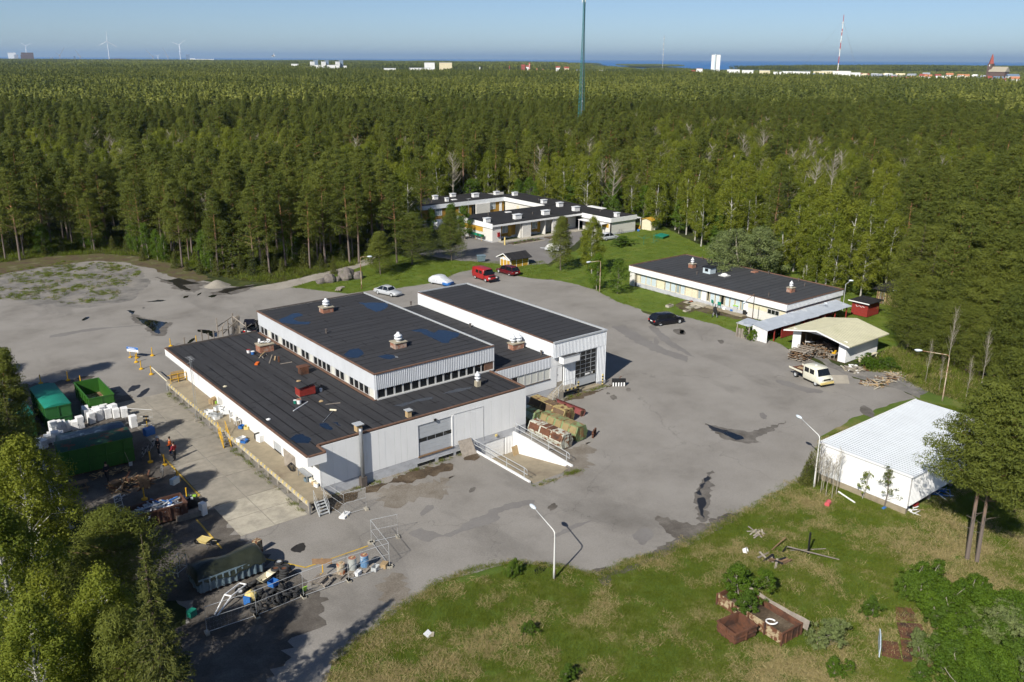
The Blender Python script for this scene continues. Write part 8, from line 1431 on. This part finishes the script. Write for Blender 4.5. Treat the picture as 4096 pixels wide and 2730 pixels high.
# steel works and low shore on the left
block('pale works block at the far left of the horizon',38,62,219,6600,'far_white',3,2); block('grey lean block beside the pale works',60,72,226,6600,'far_grey',2,1); block('dark brown ore works under a turbine',93,130,219,6600,'far_brown',4,1); block('low dark ore plant wing',88,112,226,6550,'far_brown',3,1); block('teal industrial tower right of the Y turbine',746,758,225,6500,'far_blue',1,2); block('low white harbour hall by the teal tower',760,778,238,6500,'far_white',3,1); block('long low white harbour sheds beyond the forest',785,850,240,6500,'far_white',6,1); block('small green-roofed shore building',296,302,230,6500,'far_blue',1,1)
o = thing('ore_heap','dark spoil heap on the shore left of the Y turbine','heap',(*far(475,6500)[:2],0)); n = 16; MB().lathe([(130,0),(90,14),(40,20),(0,22)],n).build('heap','far_brown',o); t_ = thing('ore_heap','long reddish stockpile along the left shore','heap',(*far(200,6700)[:2],0),heading(far(100,6700),far(300,6700))); MB().prism([(-60,0),(60,0),(30,9),(-30,9)],620,Matrix(((0,0,1,-310),(1,0,0,0),(0,1,0,0),(0,0,0,1)))).build('heap','far_brown',t_)
for i, (x, y, w) in enumerate(((372,243,10),(200,277,30),(330,277,10),(393,272,10),(490,284,14))): block(['white shed far off at the left shore','long white farm shed in the left forest','white house gable in the left forest','grey roof peeping from the left forest','bright white gable nearest in the left forest'][i], x-w/2, x+w/2, y, [4500,1900,1900,2100,1700][i], 'far_white', 2, 1, depth=9)
# apartment blocks, left of centre
d = 2000
block('yellow edge tower of the left apartment group',1157,1163,262,d,'far_yellow',1,6,depth=10); block('white stepped apartment block with balconies, leftmost of its group',1164,1190,258,d,'far_white',4,6,depth=14); block('low red-roofed row between the apartment blocks',1195,1240,267,d+60,'far_red',6,2); block('white apartment block with orange edge, second group',1242,1254,250,d,'far_white',2,6,.2); block('dark slab apartment tower behind the second group',1253,1270,245,d+40,'far_blue',4,7); block('broad white low block in the second group',1246,1278,262,d-20,'far_white',6,4); block('white apartment tower of the third pair',1287,1299,250,d,'far_white',3,6,.2); block('dark slab tower of the third pair',1299,1313,246,d+10,'far_blue',3,7); block('long white low block before the fourth pair',1308,1350,262,d-20,'far_white',8,4); block('white apartment tower of the fourth pair',1343,1355,250,d,'far_white',3,6,.2); block('tall dark slab tower of the fourth pair',1355,1371,245,d+10,'far_blue',3,7); block('small white block at the right end of the group',1372,1384,265,d,'far_white',2,4)
block('pink gable house below the left apartments',1186,1198,280,d-300,'far_orange',2,1,roof='gable',wcols='far_orange',depth=8)
# centre
d = 2100
block('white barrel-roofed hall at centre left',1535,1580,274,1900,'far_white',5,1); block('long low white school roof',1638,1720,273,d-50,'far_white',12,1); block('pale yellow apartment block, left of two',1698,1737,254,d,'far_white',6,5); block('wider yellow apartment block, right of two',1758,1806,254,d,'far_cream',8,5); block('small white tower house in the middle forest',1917,1921,270,1900,'far_white',1,2,depth=5); block('cream low roof just above the middle forest',1664,1674,300,1500,'far_cream',2,1,depth=8); block('second cream low roof above the middle forest',1712,1722,301,1500,'far_cream',2,1,depth=8); block('grey roof right of the cream roofs',1738,1746,311,1450,'far_grey',2,1,depth=8)
p = far(2118, 1900); t = thing('red_pylon','tall narrow red advertising pylon','pylon',(p.x,p.y,0),heading(p,CAM)); MB().box(-1.2,1.2,-1.4,1.4,0,zt(2118,254,1900)).build('pylon_body','mast_red',t); [MB().box(1.2,1.25,-.7,.7,zt(2118,254,1900)-4-2.6*i,zt(2118,254,1900)-2.8-2.6*i).build('letter','far_white',t) for i in range(6)]
for x, y, c, l in ((2148,274,'far_orange','orange pylon right of the red one'),(2173,277,'far_orange','small orange pylon near the teal mast'),(2038,265,'far_red','thin red pylon left of the big one')): p = far(x,1900); t = thing('pylon_sign',l,'pylon',(p.x,p.y,0),heading(p,CAM)); MB().box(-.6,.6,-.9,.9,zt(x,y,1900)-6,zt(x,y,1900)).build('sign_panel',c,t); MB().box(-.3,.3,-.3,.3,0,zt(x,y,1900)-6).build('post','far_grey',t)
for i, (x0, x1, y, c, rf, dd) in enumerate(((2086,2100,266,'far_red','far_red',2200),(2105,2116,269,'far_white','far_red',2200),(2225,2240,272,'far_white','far_red',2100),(2258,2276,274,'far_cream','far_red',2100),(2232,2262,289,'far_white','far_white',1700),(2270,2298,294,'far_white','far_grey',1500),(2296,2318,301,'far_white','far_grey',1400),(2306,2325,280,'far_grey','far_blue',1800),(2400,2412,282,'far_white','far_white',1900),(2370,2380,305,'far_white','far_grey',1300))): block('%s roofed house near the teal mast, %s' % ({'far_red':'red','far_white':'white','far_grey':'grey','far_blue':'blue'}[rf], ('at the far left','second from left','third from left','cream walled','low and long','just left of the mast','under the mast','behind the mast','right of the mast','lowest right of the mast')[i]), x0, x1, y, dd, c, 3, 1, wcols=rf, roof='gable' if i < 4 else None, depth=10)
# towers on the right
block('pale grey control building among trees right of the mast',2635,2665,374,800,'far_grey',4,2,depth=6); block('upper storey of the grey control building',2630,2664,366,806,'far_white',4,1,depth=5)
p = far(2652, 2600); t = thing('radio_mast','slim pale guyed mast right of the teal mast','mast',(p.x,p.y,0)); H_ = zt(2655,158,2600); MB().tube([(0,0,0),(0,0,H_)],.9,4).build('shaft','far_grey',t); [MB().cbox((0,0,H_-8-14*i),(2.6,2.6,2)).build('antenna_drum','far_white',t) for i in range(4)]
d = 2500; block('white tower block standing against the sea',2848,2880,226,d,'far_white',5,9,depth=16); block('blue glazed stair strip of the white tower block',2858,2863,223,d-10,'pale_blue',1,9,depth=6)
p = far(3356, 2100); t = thing('radio_mast','tall red and white banded radio mast on the right','mast',(p.x,p.y,0)); z1 = zt(3362,92,2100); nb = 9
for i in range(nb): MB().tube([(0,0,z1*i/nb),(0,0,z1*(i+1)/nb)],1.0 if i < nb-1 else .7,4).build('band','mast_red' if i % 2 == 0 else 'far_white',t)
for i in range(4): MB().cbox((0,0,z1*(.45+.14*i)),(3.4,3.4,1.6)).build('antenna_drum','far_white',t)
for k in range(3): MB().tube([(0,0,z1*.9),(90*math.cos(k*2.09),90*math.sin(k*2.09),0)],.12,3).build('guy_wire','far_grey',t)
# the town
rt_ = random.Random(9); TW = [(2915,2960,278,'far_white','far_grey'),(2975,3015,281,'far_white','far_white'),(2790,2812,275,'far_white','far_red'),(2770,2785,281,'far_red','far_red'),(3045,3082,281,'far_cream','far_grey'),(3105,3190,287,'far_white','far_white'),(3140,3240,284,'far_white','far_dark'),(3210,3290,293,'far_blue','far_blue'),(3250,3305,291,'far_grey','far_blue'),(3265,3330,284,'far_cream','far_cream'),(3300,3400,283,'far_white','far_white'),(3350,3440,288,'far_white','far_white'),(3330,3375,297,'far_cream','far_blue'),(3400,3460,293,'far_white','far_white')]
for i, (a, b, y, c, rf) in enumerate(TW): block('%s town building with %s roof, number %s from the white tower along the skyline' % (c[4:], rf[4:], ('one','two','three','four','five','six','seven','eight','nine','ten','eleven','twelve','thirteen','fourteen')[i]), a, b, y, 1750+8*i, c, max(3,int((b-a)/7)), 2, wcols=rf, depth=18)
nm = ['red','orange','white','cream','grey','blue']; cl = {'red':'far_red','orange':'far_orange','white':'far_white','cream':'far_cream','grey':'far_grey','blue':'far_blue'}
for i in range(64):
 x = 3440+ (i*37.7) % 650; row = i % 4; d = lerp(1330,900,(x-2780)/1316)+80+row*260+rt_.random()*140; w = rt_.uniform(8,22); h = rt_.uniform(5,9); rc = nm[(i*5+i//6) % 6]; wc = rt_.choice(('far_white','far_cream','far_white','far_grey')); y = hy(x)+(CAMH-h)/d*FPX
 block('small %s-roofed house in the town, %s, %s of the church' % (rc, ('nearest row','second row','third row','farthest row')[row], 'left' if x < 3960 else 'right'), x-w*.9, x+w*.9, y, d, wc, max(2,int(w/5)), 1, rot=rt_.uniform(-.5,.5), roof='gable', wcols=cl[rc], depth=11)['group'] = 'town houses on the right skyline'
p = far(4005, 1900); t = thing('church','brick church with slender spire at the far right','church',(p.x,p.y,0),heading(p,CAM)+R(60)); zc = zt(4005,224,1900); hz_ = zt(4005,272,1900)
MB().box(-15,15,-7,7,0,hz_-6).build('nave','far_brown',t); MB().prism([(-8,hz_-6),(8,hz_-6),(0,hz_+3)],32,Matrix(((0,0,1,-16),(1,0,0,0),(0,1,0,0),(0,0,0,1)))).build('nave_roof','cap_stone',t); MB().box(-21,-13,-4.5,4.5,0,hz_+8).build('tower','far_brown',t); MB().lathe([(5,hz_+8),(3.6,hz_+14),(1.6,hz_+22),(0,zc)],4,(-17,0,0)).build('spire','far_red',t); [MB().cbox((-17,s*4.55,hz_+5),(2,.2,3)).build('clock','far_white',t) for s in (-1,1)]
# gull in flight
p = CAM+(CF*FPX+CR*(1093-2048)-CU*(226-1365)).normalized()*165; t = thing('gull','white gull gliding above the horizon on the left','bird',p,heading(p,CAM)+R(70))
MB().tube([(-.25,0,-.02),(-.1,0,0),(.1,0,.02),(.24,0,.05),(.33,0,.05),(.38,0,.04)],[.02,.07,.08,.05,.035,.01],8).build('body','far_white',t,True); MB().add([(-.25,-.02,0),(-.25,.02,0),(-.42,.09,0),(-.42,-.09,0)],[(0,1,2,3)]).build('tail','far_white',t)
for s, dz in ((1,.35),(-1,.05)): MB().add([(.1,s*.05,.03),(-.08,s*.05,.03),(-.08,s*.35,.12+dz*.3),(.1,s*.35,.14+dz*.3),(-.2,s*.75,.1+dz),(-.06,s*.72,.12+dz),(.1,s*.05,.05),(-.08,s*.05,.05),(-.08,s*.35,.14+dz*.3),(.1,s*.35,.16+dz*.3)],[(0,1,2,3),(3,2,4,5),(9,8,7,6)]).build('wing','far_grey',t)
# ------------------------------------------------------------------ trees and bushes one can pick out
NP = kind('pine_tree','pine','pine tree',[(make_pine('near_pine%d' % i, 700+i, h=[15.5,9.5,14][i], cb=[.40,.12,.3][i], rmax=[3.7,3.4,3.2][i], ncl=[190,280,230][i], per=[130,115,85][i], L=[.32,.2,.28][i], W=.24, br=60, low=10), [15.5,9.5,14][i]) for i in range(3)])
NB = kind('birch_tree','birch','birch tree',[(make_broad('near_birch%d' % i, 720+i, h=12, cb=.12, rmax=[2.6,2.9][i], ncl=300, per=120, L=.125, W=.7, droop=.4, br=90, cl=.62), 12) for i in range(2)])
NS = kind('spruce_tree','spruce','spruce tree',[(make_spruce('near_spruce', 740, h=13, rmax=2.4, per=120, L=.22, W=.24, whorls=36), 13)])
def ptree(k, fn, a, b, h, label, v=None, wide=1.0, rz=None, group=None): return plant(k, fn(a,b), h, label, group, v, rz, wide)
# pair of leaning pines by the warehouse
t = ptree(NP, ZJ, 1970,735, 13.4, 'left of two tall pines with bare orange trunks by the warehouse', 0, .98); t = ptree(NP, ZJ, 2035,755, 12.6, 'right of two tall pines with bare orange trunks by the warehouse', 0, .95, 2.0)
# courtyard trees
ptree(NP, R2, 610,1085, 9.0, 'dense dark pine beside the covered trailer in the courtyard', 1, .85); ptree(NB, R2, 1030,1130, 9.6, 'yellow-green birch behind the rusty lamp in the courtyard', 0, 1.15); ptree(ASPEN, ZE, 1880,465, 5.6, 'small bright green tree at the barrack corner', 0, 1.1); ptree(ASPEN, ZE, 1740,440, 5.8, 'bright leafy bush tree below the courtyard birch', 1, 1.0)
ptree(NP, ZK, 735,620, 8.8, 'bushy young pine right of the courtyard entrance', 1, .95); ptree(NP, ZK, 450,650, 9.0, 'bushy young pine in the middle of the verge clump', 1, 1.2); ptree(NP, ZK, 220,720, 7.0, 'broad low pine at the verge nearest the rusty lamp', 1, 1.3); ptree(PINE, ZK, 340,640, 15, 'tall pine towering over the verge clump', 1); ptree(PINE, ZK, 65,640, 16, 'tall slim pine left of the verge clump', 4)
ptree(NP, ZD, 1225,285, 14.8, 'lone big pine with crooked lower boughs at the asphalt edge', 2, .95); ptree(PINE, ZD, 135,240, 16, 'tall pine at the far left asphalt edge', 0); ptree(PINEF, ZD, 1565,300, 11, 'thick pine right of the lone big pine', 1, 1.2)
for i, (a, b, h, l) in enumerate(((1700,340,4.5,'young spruce at the verge below the thick pine'),(1620,330,3.6,'smaller young spruce left of the verge spruce'),(1780,330,3.8,'young spruce right of the verge spruce'),(860,170,3.5,'young spruce in the birch scrub by the gravel lot'),(2245,330,3.2,'small spruce behind the boulders'))): ptree(YSPR, ZD, a, b, h, l)
for i, (a, b, h) in enumerate(((560,160,5.5),(620,170,6),(930,200,6),(1000,225,6.5),(1060,240,5.5),(1110,250,5),(700,150,5),(1930,230,5),(1985,240,4.6),(1420,320,4))): ptree(ASPEN, ZD, a, b, h, 'light green scrub tree at the wood edge beyond the gravel lot', i, .8, None, 'scrub trees beyond the gravel lot')
for i, (a, b, h) in enumerate(((1350,330,3),(1460,345,3.4),(1540,350,2.6),(1860,310,4),(1900,330,3),(2050,290,4.5),(2110,280,3.6),(2160,300,3),(1180,290,3.2),(1260,310,2.4),(300,210,3),(420,190,3.5),(760,175,3),(960,240,2.8),(2300,250,3.5))): ptree(YSPR, ZD, a, b, h, 'young spruce in the undergrowth along the left wood edge', 0, 1.1, None, 'young spruces along the left wood edge')
ptree(BIRCH, ZK, 130,520, 9, 'pale birch between the verge clump and the wood', 0)
BW = kind('willow_bush','willow','willow',[(make_broad('willow', 760, h=7.2, cb=.03, rmax=3.7, ncl=330, per=110, L=.16, W=.6, leaf='willow_leaf', bark='grey_bark', stems=3, shape=.75, br=60, cl=.8, r0=.2), 7.2)])
p = ZL(1040,230); plant(BW, (66.5,24.5), 8.6, 'big round grey-green willow behind the barrack', v=0, wide=1.3); plant(BW, (69.5,30.0), 6.8, 'second round willow, further back left of the big one', v=0)
for i, (u, v_, h, wd, l) in enumerate(((88.5,58.5,7.5,1.3,'broad bright green tree beside the lawn hut'),(90.5,53.5,7.0,1.4,'broad leafy tree right of the lawn hut'),(86,49,6,1.5,'leafy tree at the back corner of the lawn'),(80,42,5.5,1.5,'leafy bush tree at the lawn edge behind the willow'),(92,72,8,1.2,'tall leafy tree behind the terrace veranda'),(90,80,9,1.1,'tall leafy tree behind the terrace middle wing'),(88,92,8,1.2,'tall leafy tree behind the terrace roofs'),(95,100,8,1.1,'leafy tree near the garden figure'),(93,66,7,1.2,'leafy tree behind the lawn hut'))): plant(ASPEN, (u,v_), h, l, v=i, wide=wd)
for i, (u, v_, h) in enumerate(((72,14,12),(74,17,11),(69,11,9),(76,10,13),(75,20,12),(78,24,13),(73,23,10),(80,15,13),(71,7.5,10),(79,8,12),(77,3,9),(82,20,14),(68,15,6))): plant(BIRCH, (u,v_), h, 'slender white-stemmed birch in the row behind the barrack', 'birches behind the barrack', i, wide=1.15)
t = thing('dead_birch','bare broken white birch snag above the lawn trees','dead tree',(91.5,57.0,0)); MB().tube([(0,0,0),(.1,0,3),(.3,.2,6),(.1,.5,8),(.7,.4,10.5),(1.0,.3,12.6)],[.22,.2,.16,.12,.07,.02],7).build('trunk','birch_bark',t,True); mb = MB(); mb.tube([(.3,.2,6),(1.2,-.6,7.2),(1.6,-.8,7.0)],[.07,.04,.01],4); mb.tube([(.2,.1,5.2),(-.9,.3,6.2)],[.06,.02],4); mb.tube([(.1,.5,8),(-.4,.8,9.4)],[.05,.01],4); mb.build('branch','birch_bark',t)
# pale half-bare trees in the right wood
for i, (px, f, h) in enumerate(((3000,250,15),(3090,260,16),(3320,190,15),(3380,195,16),(2560,330,15),(2960,300,15),(3520,290,14),(2850,230,13),(3190,170,13))):
 p = far(px, f); plant(BARE, (p.x,p.y), h, 'tall half-bare birch standing out pale in the right wood', 'half-bare birches in the right wood', i)
# dense pines at the right edge
for i, (a, b, h, wd, l) in enumerate(((2000,830,12,1.2,'big dark pine overhanging the garage'),(2090,1000,10,1.1,'dark pine right behind the rust-streaked lamp'),(2250,1060,11,1.2,'dark pine at the right frame edge above the warehouse'),(2150,900,13,1.1,'pine between the garage and the right frame edge'),(1900,780,12,1.1,'dark pine just behind the garage roof'),(2330,1000,12,1.2,'pine at the extreme right behind the lamp'),(1640,640,13,1.2,'pine behind the slatted shed'),(1760,700,13,1.2,'pine behind and right of the garage roof'),(1980,720,14,1.1,'tall pine in the right wood above the garage'),(2140,760,14,1.1,'tall pine in the right wood at the frame side'),(2300,800,14,1.1,'tall pine at the right frame edge, upper one'),(1830,880,9,1.1,'low dark pine right behind the garage corner'),(2200,960,10,1.2,'low dark pine at the right frame edge'),(1560,560,12,1.1,'pine behind the red shed'))): ptree(NP, ZG, a, b, h, l, 1+i % 2, wd)
for i, (a, b, h, wd) in enumerate(((2230,1200,6,1.0),(2320,1260,6.5,1.2),(2120,1260,5,1.0),(2340,1400,7,1.1))): ptree(PINEF, ZG, a, b, h, 'thick young pine behind the warehouse roof', i, wd, None, 'young pines behind the warehouse')
for i, (a, b, h) in enumerate(((1830,1010,8),(2060,1110,7),(1690,1060,5),(1960,1180,5),(1780,1120,4))): ptree(BARE, ZG, a, b, h, 'thin bare sapling near the rust-streaked lamp', i, .45, None, 'bare saplings by the rust-streaked lamp')
for i, (a, b, h) in enumerate(((905,215,3.0),(880,235,2.4),(930,230,2.6))): ptree(YSPR, ZJ, a, b, h, ['dark scrubby conifer at the warehouse lamp foot','low scrubby conifer left of the warehouse lamp','scrubby conifer right of the warehouse lamp'][i], 0, 1.0)
for i, (a, b) in enumerate(((945,255),(985,290),(1020,310),(1060,325),(1000,270),(1090,300),(965,240))): ptree(BARE, ZJ, a, b, 4.2-.2*i % 1.0, 'leafless grey sapling before the warehouse wall', i, .8, None, 'leafless saplings before the warehouse')
SAP = kind('pine_sapling','pine','pine tree',[(make_pine('pine_sapling', 790, h=3.6, cb=.06, rmax=.95, ncl=30, per=40, L=.15, W=.26, br=30), 3.6)]); SAB = kind('birch_sapling','birch','birch tree',[(make_broad('birch_sapling', 791, h=2.7, cb=.1, rmax=.6, ncl=26, per=16, L=.11, br=26, cl=.22, r0=.05), 2.7)])
ptree(SAP, ZJ, 1412,385, 3.6, 'small pine sapling in front of the warehouse wall', 0); ptree(SAB, ZJ, 1265,330, 2.7, 'small fresh green birch sapling in front of the warehouse wall', 0)
for i, (a, b, h) in enumerate(((1570,820,8),(1640,880,7),(1720,905,7),(1800,930,7.5),(1880,950,7),(1960,985,7.5),(2050,1020,7),(2140,1050,7),(2240,1080,8),(2330,1110,8),(1680,830,9),(1790,860,9.5),(1900,890,9),(2010,920,10),(2120,960,9),(2230,1000,10),(1560,760,10))): ptree(NP, ZG, a, b, h, 'thick low-branched pine filling the front of the right wood', 1, 1.05, None, 'thick pines at the front of the right wood')
def inside_pts(poly, n, rs_, avoid=()):
 xs = [p[0] for p in poly]; ys = [p[1] for p in poly]; out = []
 while len(out) < n:
  x = rs_.uniform(min(xs), max(xs)); y = rs_.uniform(min(ys), max(ys))
  if inpoly(x, y, poly) and not any(inpoly(x, y, a) for a in avoid): out.append((x,y))
 return out
# shrubs, bottom right
FS = kind('shrub','shrub','shrub',[(make_broad('near_shrub%d' % i, 780+i, h=2.4, cb=.04, rmax=1.35, ncl=140, per=75, L=.115, leaf=('maple_leaf','willow_leaf','aspen_leaf')[i], bark='grey_bark', stems=3, shape=.7, br=60, cl=.36, r0=.22), 2.4) for i in range(3)])
for i, (a, b, h, w, l) in enumerate(((1560,1010,1.9,.8,'upright green sapling bush left of the thicket'),(1700,1030,1.9,.9,'pale bush at the back of the thicket'),(1680,1440,1.6,.7,'grey-green bush growing through the rusty sheets'),(1640,1540,1.2,.9,'low bush at the bottom frame edge by the sheets'))): ptree(FS, ZJ, a, b, h, l, (2,0,1,2)[i], w)
TP = P2(ZJ, [(1640,960),(1760,930),(1950,960),(2150,1040),(2400,1130),(2400,1620),(1900,1620),(1830,1480),(1760,1350),(1800,1230),(1680,1120)]); rk = random.Random(8)
gn_scatter('thicket', [(x,y,-.1,rk.uniform(.35,.8),rk.random()*6.28,rk.choice((0,0,2,2,1))) for x, y in inside_pts(TP, 105, rk)], [joined(*v[0]) for v in FS.var], 'low tangled green thicket in the lower right corner', 'thicket')
plant(FS, (-6.6,-29.8), 1.9, 'bright green shrub filling the long rusty skip', v=0, wide=1.0).location.z = .3; plant(FS, (-7.1,-31.0), 1.5, 'lower part of the shrub in the long rusty skip', v=2, wide=.9).location.z = .3; ptree(FS, ZJ, 930,1290, 1.7, 'grey-green bush at the end of the long rusty skip', 1, .9); ptree(FS, ZI, 1540,1540, 1.0, 'small yellow-green bush in the front grass', 2, .9); ptree(FS, ZI, 1290,1230, .9, 'low leafy clump in the front grass', 2, .8); ptree(FS, ZI, 1180,860, 1.3, 'pale sapling by the asphalt edge near the front lamp', 2, .6); ptree(FS, ZJ, 1310,1110, 1.4, 'straggly brownish bush in the middle of the front grass', 2, .7); ptree(FS, ZJ, 1070,1530, 1.0, 'low bush at the bottom frame edge', 0, .9)
ptree(FS, R4, 100,480, 1.5, 'small bush in front of the white slatted end', 0, .7); ptree(FS, R4, 330,455, 1.5, 'small bush before the red lean-to wall', 2, .6); ptree(FS, ZK, 1960,510, 1.8, 'brown leafless hedge bush beside the courtyard birch', 2, 1.8)
ptree(FS, R4, 960,690, 1.4, 'yellow-green bush by the rubble line', 0, 1.3); ptree(FS, R4, 1030,680, 1.4, 'second yellow-green bush by the rubble line', 2, 1.3)
# big trees at the lower left, seen from above
LT = [(NP,1,-38.4,-6.8,7.6,1.3,'round blue-green pine behind the scrap skip'),(NS,0,-40.4,-22.3,14,.85,'tall spruce with cones beside the tarpaulin-covered skip'),(NS,0,-42.5,-11.2,8,.6,'narrow light spruce between the birch and the round pine'),(NB,0,-41.6,-17.5,10,1.0,'yellow-green birch below the round pine'),(NB,1,-42.5,-2.3,12,1.0,'large yellow-green birch at the left frame edge'),(NB,0,-45.2,-19.7,11,1.0,'birch with a white trunk in the lower left corner'),(NP,1,-41.5,-19.9,9,.85,'small pine at the bottom edge before the spruce'),(NP,2,-39.9,16.6,12,.9,'dark pine at the left frame edge beside the covered container'),(NS,0,-41.3,6.6,12,.9,'yellowish spruce at the left frame edge'),(NS,0,-41.2,.5,9,.8,'dark spruce above the left birch'),(NB,1,-44.6,-11.0,12,1.0,'birch at the left frame edge, lower one'),(NB,0,-43.6,-15.0,9.5,.9,'birch near the lower left corner beside the narrow spruce'),(NP,0,-48,18,15,1.0,'pine out of frame shading the scrap yard, middle one'),(NP,0,-50,27,16,1.0,'pine out of frame shading the containers'),(NP,2,-46,31,13,1.0,'pine out of frame beside the half hidden container'),(NP,0,-54,42,16,1.0,'tall pine casting long shade on the far left asphalt'),(NP,0,-57,56,17,1.0,'tall pine casting shade on the asphalt by the gravel lot'),(NP,2,-49,8,14,1.0,'pine out of frame shading the plank heap'),(NP,2,-47.5,-1,13,1.0,'pine out of frame shading the scrap skip'),(NP,0,-52,34,16,1.0,'pine out of frame shading the sign'),(NP,2,-47,13,14,1.0,'pine out of frame behind the dark pine')]+[(NP,2*(i%2),u,v_,h,1.05,'%s pine in the row out of frame left of the scrap yard' % ('first','second','third','fourth','fifth','sixth','seventh')[i]) for i, (u,v_,h) in enumerate(((-42.6,11,13),(-43.5,38,14),(-44.5,3,14)))]
for k, v_, u, w_, h, wd, l in LT: plant(k, (u,w_), h, l, v=v_, wide=wd)
# ------------------------------------------------------------------ grass and ground cover
mat('dummy',(.1,.1,.1))
leafmat('grass_green',(.09,.14,.013),(.19,.235,.026),.45); leafmat('grass_dry',(.28,.225,.09),(.46,.385,.19),.4); leafmat('heather',(.05,.062,.014),(.11,.11,.026),.2)
def tuft(seed, n, h, spread, m, lean=.5):
 r = np.random.RandomState(seed); C = np.zeros((n,3)); C[:,:2] = r.normal(size=(n,2))*spread; D = unit(np.hstack([r.normal(size=(n,2))*lean, np.ones((n,1))])); L = h*(.6+.7*r.rand(n)); C += D*(L/2)[:,None]; return bpy.data.objects.new('tuft', leafmesh('tuft', C, D, L, .13, m))
PATH = P2(PV, [(560,664),(640,650),(720,632),(812,610),(840,594),(862,588),(856,606),(770,632),(700,652),(640,668)]); rg = random.Random(3); tufts = [tuft(1,30,.15,.2,'grass_green',1.0),tuft(2,26,.2,.18,'grass_green',.9),tuft(3,34,.22,.2,'grass_dry',1.8),tuft(4,26,.28,.2,'grass_dry',1.5)]
VIS = P2(PV, [(640,1590),(930,1370),(1290,1285),(1620,1215),(1850,1060),(1900,1000),(2150,930),(2420,960),(2420,1600)])
gpts = []
for x, y in inside_pts(VIS, 42000, rg, (YARD,)):
 if 13.4 < x < 29.5 and -30.9 < y < -22.6: continue
 d = noise.noise(Vector((x*.16,y*.16,2)))+.6*noise.noise(Vector((x*.5,y*.5,8))); dry = rg.random() < .12+.95*d+(.22 if y < -35 else 0); gpts.append((x,y,0,rg.uniform(.55,1.15),rg.random()*6.28,(2+(rg.random()<.4)) if dry else (rg.random()<.4)))
EDGE = [Vector((*p,0)) for p in P2(PV, [(770,1528),(850,1455),(930,1393),(1010,1343),(1090,1312),(1180,1293),(1290,1302),(1375,1325),(1450,1292),(1540,1270),(1620,1230),(1700,1186),(1780,1142),(1850,1100)])]
for a, b in zip(EDGE, EDGE[1:]):
 for i in range(int((b-a).length*26)): p = a.lerp(b, rg.random()); gpts.append((p.x-abs(rg.gauss(0,.35))*.5, p.y+abs(rg.gauss(0,.3))-.1, .01, rg.uniform(.3,1.1), rg.random()*6.28, rg.choice((0,1,1,2))))
gn_scatter('field_grass', gpts, tufts, 'patchy green and straw-dry grass in the foreground', 'grass')
tl = [tuft(11,26,.16,.28,'grass_green',1.1),tuft(12,22,.22,.28,'grass_green',1.0)]
lp_ = [(x,y,0,rg.uniform(.6,1.1),rg.random()*6.28,rg.random()<.35) for x, y in inside_pts(LAWN, 9000, rg, (YARD,)) if not (49 < x < 62.8 and 5.2 < y < 34.5)]+[(x,y,0,rg.uniform(.6,1.1),rg.random()*6.28,rg.random()<.35) for x, y in inside_pts(VERGE, 4000, rg, (YARD,PATH))]
gn_scatter('lawn_grass', lp_, tl, 'green lawn and verge grass round the barrack', 'grass')
# heath, sprigs and moss on the gravel lot and under the wood edge
th_ = [tuft(21,30,.35,.3,'heather',.9),tuft(22,30,.5,.35,'grass_green',.8),tuft(23,24,.3,.3,'grass_dry',1.0)]
GL = P2(PV, [(-60,640),(40,620),(150,602),(250,604),(330,618),(300,650),(260,690),(180,700),(60,690),(-60,690)]); hp = []
for x, y in inside_pts(GL, 3200, rg):
 if noise.noise(Vector((x*.3,y*.3,5)))+.9*(rg.random()-.5) > .12: hp.append((x,y,.015,rg.uniform(.3,.8),rg.random()*6.28,rg.choice((0,1,1,2))))
FE = P2(PV, [(-100,622),(0,604),(110,590),(230,583),(300,588),(420,608),(520,640),(640,655),(760,628),(830,605),(830,540),(700,540),(400,540),(0,530),(-100,560)])
hp += [(x,y,0,rg.uniform(.6,1.5),rg.random()*6.28,rg.choice((0,0,1))) for x, y in inside_pts(FE, 9000, rg, (YARD,PATH))]
RE = P2(PV, [(1985,850),(2060,860),(2130,900),(2340,960),(2340,900),(2150,820),(2050,800)]); hp += [(x,y,0,rg.uniform(.6,1.3),rg.random()*6.28,rg.choice((0,1,2,2))) for x, y in inside_pts(RE, 2500, rg)]
# weeds along the walls and slab edges
for a, b, n in (((-23.6,-1.5),(-23.5,31),120),((-21,-.3),(-7,-.4),70),((-6.6,-9),(-1.5,-9.2),40),((7,3.9),(15,4.3),50),((49.3,6),(49.2,33),60)):
 for i in range(n): q = rg.random(); hp.append((lerp(a[0],b[0],q)+rg.gauss(0,.12), lerp(a[1],b[1],q)+rg.gauss(0,.12), .02, rg.uniform(.2,.6), rg.random()*6.28, rg.choice((0,1,2))))
gn_scatter('ground_cover', hp, th_, 'low heath, weeds and grass at the wood edge and along the walls', 'undergrowth')
# ------------------------------------------------------------------ air
hz = bpy.data.materials.new('haze'); hz.use_nodes = True; t = hz.node_tree; t.nodes.clear(); o_ = t.nodes.new('ShaderNodeOutputMaterial'); pv = t.nodes.new('ShaderNodeVolumePrincipled')
pv.inputs['Color'].default_value = (.50,.72,1.0,1); pv.inputs['Density'].default_value = 4.2e-5; pv.inputs['Anisotropy'].default_value = .1; t.links.new(pv.outputs[0], o_.inputs['Volume']); MATS['haze'] = hz
hb = MB().box(-64000, 64000, -64000, 64000, -5.5, 260).build('haze', 'haze'); hb.location = (c0.x, c0.y, 0); hb['kind'] = 'stuff'
